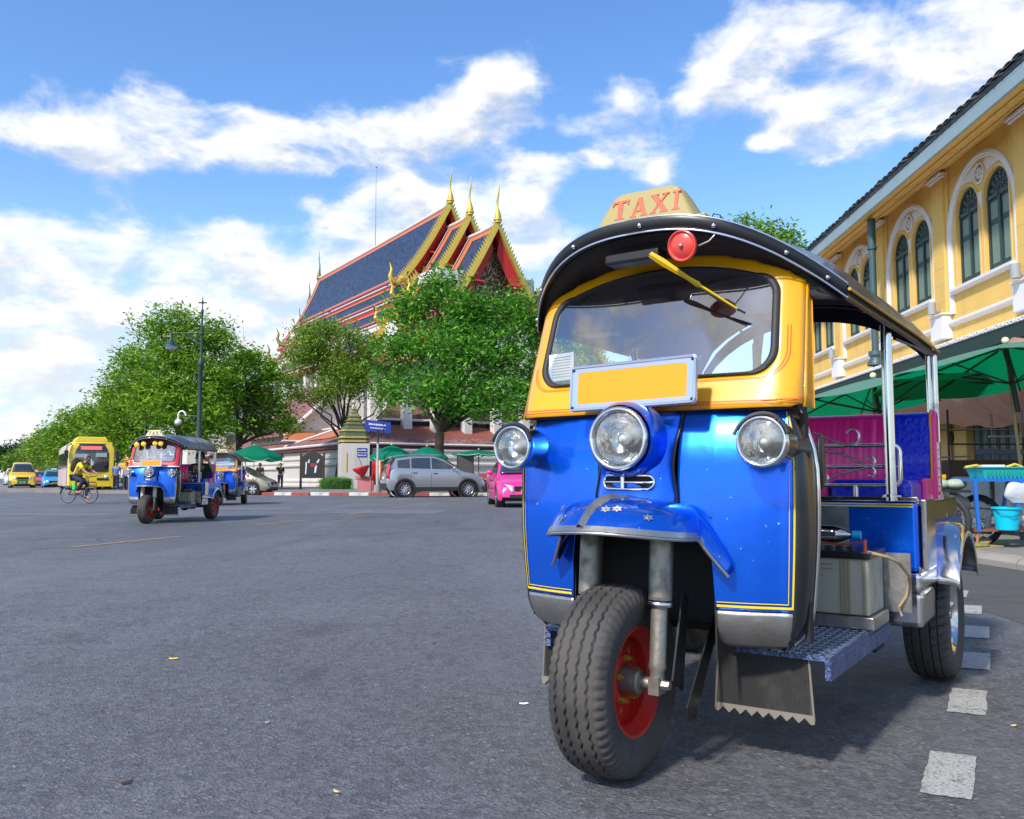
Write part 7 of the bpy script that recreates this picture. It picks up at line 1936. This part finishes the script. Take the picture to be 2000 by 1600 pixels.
# ================================================================ lamp posts and signs
lampg = mat('lamp_post_green', (.015, .045, .040), .45, 0, .15, 3, coat=.2)
def lamp_post(loc, label, hgt=9.7, camera_arm=False, rz=0):
    T = thing('street_lamp', loc, rz, label, 'street lamp', 'ornate street lamps')
    b = MB(); b.lathe([(.26, 0), (.24, .5), (.17, .6), (.15, 1.2), (.12, 1.3), (.11, 4.2), (.10, 6.2), (.13, 6.25), (.15, 6.4), (.10, 6.55), (.06, 6.7), (.05, 7.75), (.10, 7.8), (.10, 7.95), (.045, 8.0), (.04, 8.8), (.07, 8.9), (.07, 9.0), (.03, 9.1), (.03, 9.5), (.01, hgt)], (0, 0, 0), (0, 0, 1), 14); part('post', b, lampg, T, 40)
    b = MB(); b.obox((0, 0, hgt - .30), (.20, 0, 0), (0, .03, 0), (0, 0, .03)); b.sphere((0, 0, hgt - .3), .07, nu=8, nv=6); part('cross_finial', b, lampg, T, 40)
    b = MB(); b.tube([(.65, 0, 7.85), (.1, 0, 7.88), (-1.2, 0, 7.88), (-1.55, 0, 7.85)], .03, 6); b.tube([(0, 0, 6.9), (-.12, 0, 7.3), (-.35, 0, 7.6), (-.75, 0, 7.85)], .025, 6)
    for s in range(3): b.tube([(-.15 - .22 * s + .10 * math.cos(a), 0, 7.45 + .12 * s + .10 * math.sin(a)) for a in np.linspace(0, 5, 10)], .02, 5)
    b.sphere((.55, 0, 7.98), .08, (1.6, .6, .6), 8, 6); part('bracket', b, lampg, T, 40)
    b = MB(); b.lathe([(.03, .55), (.05, .35), (.10, .28), (.20, .1), (.34, 0), (.36, -.05)], (-1.50, 0, 7.28), (0, 0, 1), 18); o = part('lamp_shade', b, lampg, T, 40)
    b = MB(); b.lathe([(.30, -.04), (.26, -.16), (.12, -.24), (.0, -.25)], (-1.50, 0, 7.28), (0, 0, 1), 18); part('lamp_glass', b, mat('lamp_bowl', (.55, .58, .60), .3), o, 60)
    if camera_arm:
        b = MB(); b.tube([(0, 0, 3.75), (-.65, 0, 3.8)], .035, 6); b.tube([(0, 0, 3.3), (-.35, 0, 3.55), (-.62, 0, 3.75)], .02, 5)
        o = part('camera_bracket', b, lampg, T, 40)
        b = MB(); b.tube([(-.65, 0, 3.8)] + [(-.86 + .17 * math.cos(a), 0, 3.85 + .17 * math.sin(a)) for a in np.linspace(0, PI, 9)] + [(-1.03, 0, 3.62)], .045, 8); b.sphere((-1.03, 0, 3.48), .17, (1, 1, .9), 14, 10); part('security_camera', b, white, o, 60)
    return T
lamp_post(tuple(gpy(388, 42.5)), 'tall dark green street lamp with a white camera arm behind the blue tuk-tuk', camera_arm=True)
lamp_post(tuple(gpy(284, 56.5)), 'second street lamp, half buried in the left row of trees')
lamp_post(tuple(gpy(229, 76)), 'small distant street lamp above the bus, farthest of the three')
# thin pole behind the forked tree
T = thing('antenna_mast', tuple(gpy(470, 90)), 0, 'thin pale mast rising above the forked tree', 'mast'); b = MB(); b.cyl((0, 0, 0), (0, 0, 16.5), .05, .03, 6); part('mast', b, mat('mast_grey', (.45, .46, .5), .5), T, 40)
# street name sign
T = thing('street_sign', tuple(gpy(738, 44)), 0, 'blue street name sign with two white lines on a grey pole', 'street sign')
b = MB(); b.cyl((0, 0, .35), (0, 0, 2.5), .06, n=12); part('pole', b, mat('pole_grey', (.42, .43, .44), .5), T, 60)
b = MB(); b.cyl((0, 0, 2.5), (0, 0, 3.2), .05, n=10); b.tube([(0, 0, 3.0), (.2, 0, 3.05), (.32, 0, 3.3), (.25, 0, 3.55)], .02, 5); part('sign_bracket', b, blacktrim, T, 60)
b = MB(); b.cyl((0, 0, 0), (0, 0, .4), .20, .17, n=12); part('concrete_foot', b, conc, T, 40)
b = MB(); b.obox((0, 0, 3.36), (.63, .10, -.06), (0, .02, 0), (0, 0, .28)); o = part('sign_plate', b, plq, T, 0)
b = MB(); random.seed(2)
for i in range(10): x = -.42 + i * .085; b.obox((x, -.03 + x * .16, 3.44 - x * .095), (.030, .005, 0), (0, .004, 0), (0, 0, random.uniform(.035, .05)))
for i in range(13): x = -.36 + i * .058; b.obox((x, -.03 + x * .16, 3.26 - x * .095), (.018, .003, 0), (0, .004, 0), (0, 0, .028))
part('lettering', b, white, o, 0)
# notice board with a little roof
T = thing('notice_board', tuple(gpy(611, 56)), R(8), 'black framed notice board with a small pitched roof by the wall', 'notice board')
brown = mat('dark_bronze', (.055, .045, .035), .5, .3, .2)
for x in (-.72, .72): b = MB(); b.box(x - .07, x + .07, -.07, .07, .0, 2.35); b.box(x - .16, x + .16, -.16, .16, 0, .06); part('post', b, brown, T, 0, bevel=.01)
b = MB(); b.prism([(-.66, .75), (-.66, 2.15), (0, 2.62), (.66, 2.15), (.66, .75)], lambda a, c_, h: (a, h, c_), -.06, .06); part('frame', b, brown, T, 0, bevel=.02)
b = MB(); b.prism([(-.54, .88), (-.54, 2.05), (.54, 2.05), (.54, .88)], lambda a, c_, h: (a, h, c_), -.075, -.06); o = part('poster', b, mat('poster_dark', (.03, .03, .035), .4), T, 0)
b = MB()
for pl_ in ([(-.45, 1.0), (-.38, 1.0), (-.34, 1.75), (-.42, 1.8)], [(.12, 1.1), (.22, 1.08), (.30, 1.55), (.18, 1.6)], [(-.30, 1.75), (-.22, 1.95), (-.16, 1.95), (-.2, 1.7)], [(.25, 1.75), (.40, 2.0), (.44, 1.9), (.34, 1.7)]): b.prism(pl_, lambda a, c_, h: (a, h, c_), -.079, -.0755)
part('pale_shapes', b, white, o, 0)
b = MB(); b.prism([(-.12, 1.45), (.22, 1.5), (.26, 1.68), (-.1, 1.7)], lambda a, c_, h: (a, h, c_), -.0795, -.0755); part('red_shape', b, redcloth, o, 0)
# planters, flower stand and clothes next to the street sign
T = thing('planter_box', tuple(gpy(716, 50)), 0, 'pinkish square planter holding a red folded umbrella', 'planter')
b = MB(); b.loft([[(x * s, y * s, z) for x, y in ((-.5, -.4), (.5, -.4), (.5, .4), (-.5, .4))] for s, z in ((.85, 0), (.92, .7), (1.05, .72), (1.05, .85))], True, True); part('box', b, mat('planter_pink', (.50, .17, .18), .7, dirt=.3), T, 0)
T = thing('folded_parasol', tuple(gpy(717, 49.5)), 0, 'open red umbrella leaning upside down on the pink planter', 'umbrella')
b = MB(); b.lathe([(.02, .80), (.25, 1.05), (.45, 1.30), (.50, 1.42)], (0, 0, 0), (-.25, 0, 1), 8); part('cloth', b, mat('umbrella_red', (.62, .02, .03), .6), T, 30, solid=.01)
b = MB(); b.cyl((.0, 0, .7), (-.45, 0, 1.9), .015); part('shaft', b, blacktrim, T, 40)
T = thing('clothes_rack', tuple(gpy(752, 46.5)), 0, 'rack of hanging bright clothes behind the street sign pole', 'clothes rack')
b = MB(); b.tube([(-.7, 0, 0), (-.7, 0, 1.75), (.9, 0, 1.75), (.9, 0, 0)], .025, 6); part('frame', b, blacktrim, T, 40)
for i, m_ in enumerate((mat('cloth_red', (.6, .03, .04), .8), mat('cloth_cream', (.7, .62, .42), .8), mat('cloth_orange', (.75, .25, .08), .8), mat('cloth_teal', (.02, .25, .22), .8), blackcloth, mat('cloth_teal2', (.03, .30, .20), .8), blackcloth)):
    b = MB(); x = -.58 + i * .22; b.grid(lambda u, k_: Vector((x + u * (.10 + .03 * k_), .05 * math.sin(u * 4 + i), 1.72 - 1.1 * k_)), [-1, -.5, 0, .5, 1], [0, .3, .6, 1]); part('garment', b, m_, T, 60, solid=.02)
# black sign frame, bench and small stall left of the pink taxi
T = thing('sign_frame', tuple(gpy(909, 46)), 0, 'tall black metal frame with a dark board under the flat canopy', 'sign frame')
for x in (-.42, .42): b = MB(); b.box(x - .03, x + .03, -.03, .03, 0, 1.95); part('post', b, blacktrim, T, 0)
b = MB(); b.box(-.40, .40, -.02, .02, 1.0, 1.95); part('board', b, mat('board_dark', (.06, .055, .05), .6), T, 0)
T = thing('stall_table', tuple(gpy(938, 46)), 0, 'small vendor table with a red top next to the pink taxi', 'table')
b = MB(); b.box(-.5, .4, -.3, .3, .72, .76); part('top', b, mat('table_red', (.40, .03, .03), .6), T, 0)
for x in (-.45, .35):
    for y in (-.25, .25): b = MB(); b.box(x - .02, x + .02, y - .02, y + .02, 0, .72); part('leg', b, blacktrim, T, 0)
b = MB(); b.box(-.1, .35, -.2, .15, .76, 1.0); b.sphere((-.3, 0, .88), .12); part('goods', b, redcloth, T, 30)
# stall things beyond the blue tuk-tuk
T = thing('street_stall', tuple(gpy(240, 54)), 0, 'low street stall with colourful goods below the yellow and green umbrella', 'stall')
b = MB(); b.box(-.9, .9, -.3, .3, .45, .50); part('table_top', b, mat('stall_wood', (.30, .2, .1), .7), T, 0)
for x in (-.8, .8): b = MB(); b.box(x - .03, x + .03, -.25, .25, 0, .45); part('leg', b, brown, T, 0)
random.seed(9)
for i in range(14):
    b = MB(); x = random.uniform(-.8, .8); z = .5 if i % 2 else 0; s = random.uniform(.08, .16); b.box(x - s, x + s, -.35 - s, -.3 + s, z, z + s * 1.8)
    part('goods', b, [bluecloth, redcloth, orgcloth, greencloth, white][i % 5], T, 0, bevel=.02)
# low hedge mass and distant treeline at the street end
T = thing('street_shrubs', (-46, 92, 0), R(32), 'band of low green shrubs behind the taxis along the left street', 'shrubs')
T2 = T
cs = [(x, random.uniform(-1, 1), random.uniform(.8, 2.2)) for x in np.arange(-4, 26, 1.3)]
leaves([(random.uniform(-1, 2), y, z) for y, _, z in cs], [(2.0, 1.6, 1.7)] * len(cs), 9000, .4, 12, lf_olive, 'foliage', T, .6)
# ================================================================ food cart on the right pavement
bluemet = mat('cart_blue', (.01, .13, .50), .45, 0, .15, 6, dirt=.25, dirtcol=(.05, .07, .12)); zp = .09
CT_ = thing('food_cart', (5.15, 9.65, zp), R(-4), 'blue metal vendor cart with two spoked wheels on the right pavement', 'cart')
ct = mat('teal_plastic', (.02, .48, .40), .4, 0, .06); 
def spoked(x, y, z, r, par, tw=.035, nm='wheel', turn=0.):
    d = Vector((math.cos(turn), math.sin(turn), 0)); c = Vector((x, y, z))
    b = MB(); b.lathe([(r - tw + tw * math.cos(a), tw * .9 * math.sin(a)) for a in np.linspace(0, 2 * PI, 11)], c, d, 48); o = part(nm, b, tyresm, par, 60)
    b = MB(); b.lathe([(r - tw * 1.9, -.018), (r - tw * 2.3, -.012), (r - tw * 2.3, .012), (r - tw * 1.9, .018)], c, d, 48); part('rim', b, chrome, o, 60)
    b = MB(); u, v = b.frame(d)
    for i in range(24): a = 2 * PI * i / 24; b.tube([c + d * .03 * (-1) ** i, c + (u * math.cos(a) + v * math.sin(a)) * (r - tw * 2.2)], .0025, 4, caps=False)
    b.cyl(c - d * .06, c + d * .06, .03, n=12); part('spokes', b, chrome, o, 40)
spoked(.08, .20, .29, .29, CT_, turn=.55)
spoked(-.45, -.15, .30, .30, CT_, turn=.75)
for (x0, y0, x1, y1) in ((-.19, -.35, -.17, -.35), (-.12, .30, -.14, .25), (.28, -.35, .20, -.35), (.45, .30, .35, .28)):
    b = MB(); b.obox(((x0 + x1) / 2, (y0 + y1) / 2, .47), (.018 + (x0 - x1) * 0, 0, 0), (0, .018, 0), ((x0 - x1) * .6, 0, .28)); part('upright', b, bluemet, CT_, 0, bevel=.004)
for (p, q) in (((-.19, -.35, .74), (.42, -.35, .74)), ((-.12, .30, .74), (.48, .30, .74)), ((-.19, -.35, .74), (-.12, .30, .74)), ((.42, -.35, .74), (.48, .30, .74))):
    b = MB(); b.obox((Vector(p) + Vector(q)) / 2, (Vector(q) - Vector(p)) / 2, (0, .016, 0) if abs(q[0] - p[0]) > .2 else (.016, 0, 0), (0, 0, .016)); part('top_rail', b, bluemet, CT_, 0)
b = MB(); b.box(-.17, .46, -.34, .30, .745, .757); part('table_top', b, bluemet, CT_, 0)
b = MB(); b.box(-.22, .28, -.36, .10, .195, .215); part('lower_shelf', b, mat('rust_brown', (.20, .08, .05), .7, 0, .3, 8), CT_, 0)
b = MB(); b.cyl((-.18, -.32, 0), (-.17, -.32, .20), .014); part('prop_leg', b, mat('leg_wood', (.42, .18, .10), .7), CT_, 60)
b = MB(); b.tube([(-.65, -.25, .33), (-.2, -.28, .44), (.3, -.28, .42)], .010, 6); b.tube([(-.60, .0, .68), (-.60, .0, .98), (-.12, -.1, 1.0)], .010, 6); part('brace', b, blacktrim, CT_, 60)
b = MB(); b.box(-.85, -.10, -.05, .55, .60, .63); part('rear_tray', b, darksteel, CT_, 0)
def tray(loc, label, m_):
    T = thing('plastic_basket', loc, R(-4), label, 'basket')
    b = MB(); b.loft([[(x, y, z) for x, y in ((-s, -t_), (s, -t_), (s, t_), (-s, t_))] for s, t_, z in ((.26, .17, 0), (.29, .20, .10), (.31, .22, .115), (.31, .22, .125), (.285, .195, .12), (.25, .16, .01))], True); b.box(-.25, .25, -.16, .16, 0, .008); part('basket', b, m_, T, 0)
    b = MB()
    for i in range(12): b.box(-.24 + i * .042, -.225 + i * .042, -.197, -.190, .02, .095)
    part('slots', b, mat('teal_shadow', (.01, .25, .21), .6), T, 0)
tray((5.36, 9.55, zp + .757), 'turquoise plastic basket on top of the blue cart', ct)
T = thing('foam_tray', (5.27, 9.60, zp + .88), R(-8), 'white foam tray and yellow peel resting on the turquoise basket', 'tray'); b = MB(); b.box(-.12, .12, -.08, .08, 0, .025); part('tray', b, white, T, 0, bevel=.006)
b = MB(); b.tube([(.12, -.1, .0), (.2, -.12, .03), (.28, -.1, .0)], .015, 6); b.tube([(-.3, -.1, .0), (-.2, -.14, .02), (-.15, -.1, .0)], .014, 6); part('peel', b, mat('peel_yellow', (.75, .5, .03), .6), T, 60)
T = thing('bucket', (5.24, 9.28, zp + .215), 0, 'bright cyan plastic bucket on the lower shelf of the cart', 'bucket')
b = MB(); b.lathe([(.105, 0), (.135, .215), (.150, .22), (.150, .24), (.132, .24), (.10, .01), (.0, .01)], (0, 0, 0), (0, 0, 1), 28); part('bucket', b, mat('cyan_plastic', (.0, .52, .72), .35, 0, .04), T, 40)
b = MB(); b.tube([(-.14, 0, .22), (-.12, -.1, .17), (-.02, -.15, .14), (.1, -.12, .17), (.14, 0, .22)], .004, 5); part('handle', b, blacktrim, T, 60)
bagm = mat('white_plastic_bag', (.52, .53, .55), .35, 0, .12, 5, bump=.8, bscale=9)
def bag(loc, label, s, seed):
    random.seed(seed); T = thing('plastic_bag', loc, 0, label, 'bag'); ph = [random.uniform(0, 6) for _ in range(4)]
    b = MB(); b.sphere((0, 0, s[2]), 1, (s[0], s[1], s[2]), 24, 16)
    b.xf(lambda p: Vector((p.x * (1 + .10 * math.sin(p.z * 23 + ph[0]) + .08 * math.sin(p.x * 31 + ph[1])), p.y, p.z * (1 + .06 * math.sin(p.x * 27 + ph[2])) if p.z > .02 else 0))); part('bag', b, bagm, T, 60)
b_ = bag((5.40, 9.29, zp + .50), 'white plastic bag hanging under the table of the cart', (.17, .06, .115), 1)
bag((5.52, 9.35, zp + .215), 'crumpled clear plastic bag beside the cyan bucket', (.10, .07, .05), 2)
bag((5.02, 9.9, zp + .35), 'pale grey bag behind the cart wheel', (.16, .1, .12), 3)
T = thing('paper_box', (5.47, 9.42, zp + .22), 0, 'upright pale cardboard box under the cart table', 'box'); b = MB(); b.box(-.075, .075, -.04, .04, 0, .30); part('box', b, mat('pale_card', (.50, .50, .50), .7), T, 0, bevel=.004)
T = thing('storage_crate', (4.72, 9.95, zp + .63), 0, 'yellow plastic crate on the tray at the left of the cart', 'crate'); b = MB(); b.loft([[(x * s, y * s, z) for x, y in ((-.16, -.1), (.18, -.1), (.18, .1), (-.16, .1))] for s, z in ((.9, 0), (1, .17), (.9, .17), (.85, .02))], True); part('crate', b, mat('crate_yellow', (.80, .40, .01), .4), T, 0)
for i, (x, y, m_) in enumerate(((4.78, 9.78, 'pale_sack'), (4.95, 9.75, 'pale_sack'))):
    T = thing('sack', (x, y, zp + .63), 0, ['pale green tied sack under the yellow crate', 'second pale green tied sack, nearer the blue uprights'][i], 'sack', 'tied sacks'); b = MB(); b.sphere((0, 0, .06), .10, (1.2, 1, .62), 16, 10); part('sack', b, mat('pale_sack', (.38, .44, .33), .6, 0, .15, 8, bump=.5, bscale=12), T, 60)
# grey wheeled bins and stall clutter by the doors
for i, (x, y) in enumerate(((6.55, 11.35), (6.15, 11.75))):
    T = thing('covered_trolley', (x, y, zp), 0, ['pale grey covered trolley on small wheels behind the cart, nearer one', 'pale grey covered trolley farther back, beside the first'][i], 'trolley', 'covered trolleys')
    b = MB(); b.loft([[(xx * s, yy * s, z) for xx, yy in ((-.2, -.18), (.2, -.18), (.2, .18), (-.2, .18))] for s, z in ((.92, .10), (1, .3), (.97, .72), (.8, .78))], True, True); part('cover', b, mat('grey_cover', (.36, .38, .42), .6, 0, .1, 4, bump=.5, bscale=6), T, 30, bevel=.02)
    b = MB()
    for xx in (-.13, .13): b.cyl((xx, -.15, .05), (xx + .03, -.15, .05), .05)
    part('castors', b, blacktrim, T, 40)
T = thing('market_stall', (7.2, 13.0, zp), R(2), 'dark stall frame with a brown cloth in front of the folding doors', 'stall')
b = MB(); b.box(-.9, 1.2, -.4, .4, .60, 1.02); part('cloth_front', b, mat('brown_cloth', (.10, .05, .045), .8, 0, .3, 3), T, 0, bevel=.02)
b = MB()
for x in (-.9, .2, 1.2): b.cyl((x, -.38, 0), (x, -.38, 1.75), .015); b.cyl((x, .38, 0), (x, .38, 1.75), .015)
b.cyl((-.9, -.38, 1.25), (1.2, -.38, 1.25), .012); b.cyl((-.9, .38, 1.5), (1.2, .38, 1.5), .012); part('frame', b, blacktrim, T, 40)
b = MB(); b.cyl((-.3, -.38, 1.36), (1.2, -.38, 1.36), .014); part('pale_bar', b, alloy, T, 40)
b = MB(); b.box(-.5, .9, -.42, -.36, 1.10, 1.18); part('folded_cloth', b, mat('bluegrey_cloth', (.12, .14, .22), .8), T, 0, bevel=.01)
T = thing('low_stool', (6.15, 10.35, zp), .3, 'small dark stool with a light top at the right edge of the pavement', 'stool')
b = MB(); b.loft([[(x * s, y * s, z) for x, y in ((-.14, -.12), (.14, -.12), (.14, .12), (-.14, .12))] for s, z in ((.7, 0), (1, .22))], True, True); part('body', b, mat('speckled_black', (.06, .06, .08), .6, 0, 1.5, 30), T, 0)
b = MB(); b.box(-.17, .17, -.14, .14, .22, .235); part('top', b, mat('stool_top', (.32, .22, .14), .7), T, 0)
T = thing('cardboard_litter', (4.95, 9.3, zp + .0), .4, 'flattened brown cardboard and food scraps under the cart', 'litter')
b = MB(); b.obox((.05, 0, .03), (.16, 0, .01), (0, .12, 0), (0, 0, .01)); b.obox((.12, .05, .08), (.10, .03, .03), (0, .05, .02), (0, 0, .01)); part('cardboard', b, mat('cardboard', (.34, .24, .12), .8), T, 0)
b = MB(); b.sphere((0, -.02, .05), .07, (1.5, 1, .5), 8, 6); part('green_scrap', b, mat('scrap_green', (.18, .20, .05), .8), T, 0)
# water bottle on the battery of the parked taxi
TW = bpy.data.objects['tuk_tuk'].matrix_basis
T = thing('water_bottle', tuple(TW @ Vector((.30, .93, .650))), R(-34), 'clear plastic water bottle with a blue label lying on the battery', 'bottle')
b = MB(); b.lathe([(.0, -.115), (.028, -.112), (.033, -.10), (.030, -.05), (.033, -.03), (.033, .05), (.031, .06), (.033, .075), (.024, .11), (.012, .135), (.012, .15)], (0, 0, 0), (1, 0, 0), 24); part('bottle', b, glassmat('pet_plastic', (.78, .86, .92), .5), T, 60)
b = MB(); b.lathe([(.0335, -.085), (.0335, -.01)], (0, 0, 0), (1, 0, 0), 24); part('label', b, mat('label_blue', (.0, .22, .65), .4), T, 60)
b = MB(); b.cyl((.145, 0, 0), (.172, 0, 0), .015, n=14); part('cap', b, mat('cap_cyan', (.02, .45, .70), .4), T, 60)
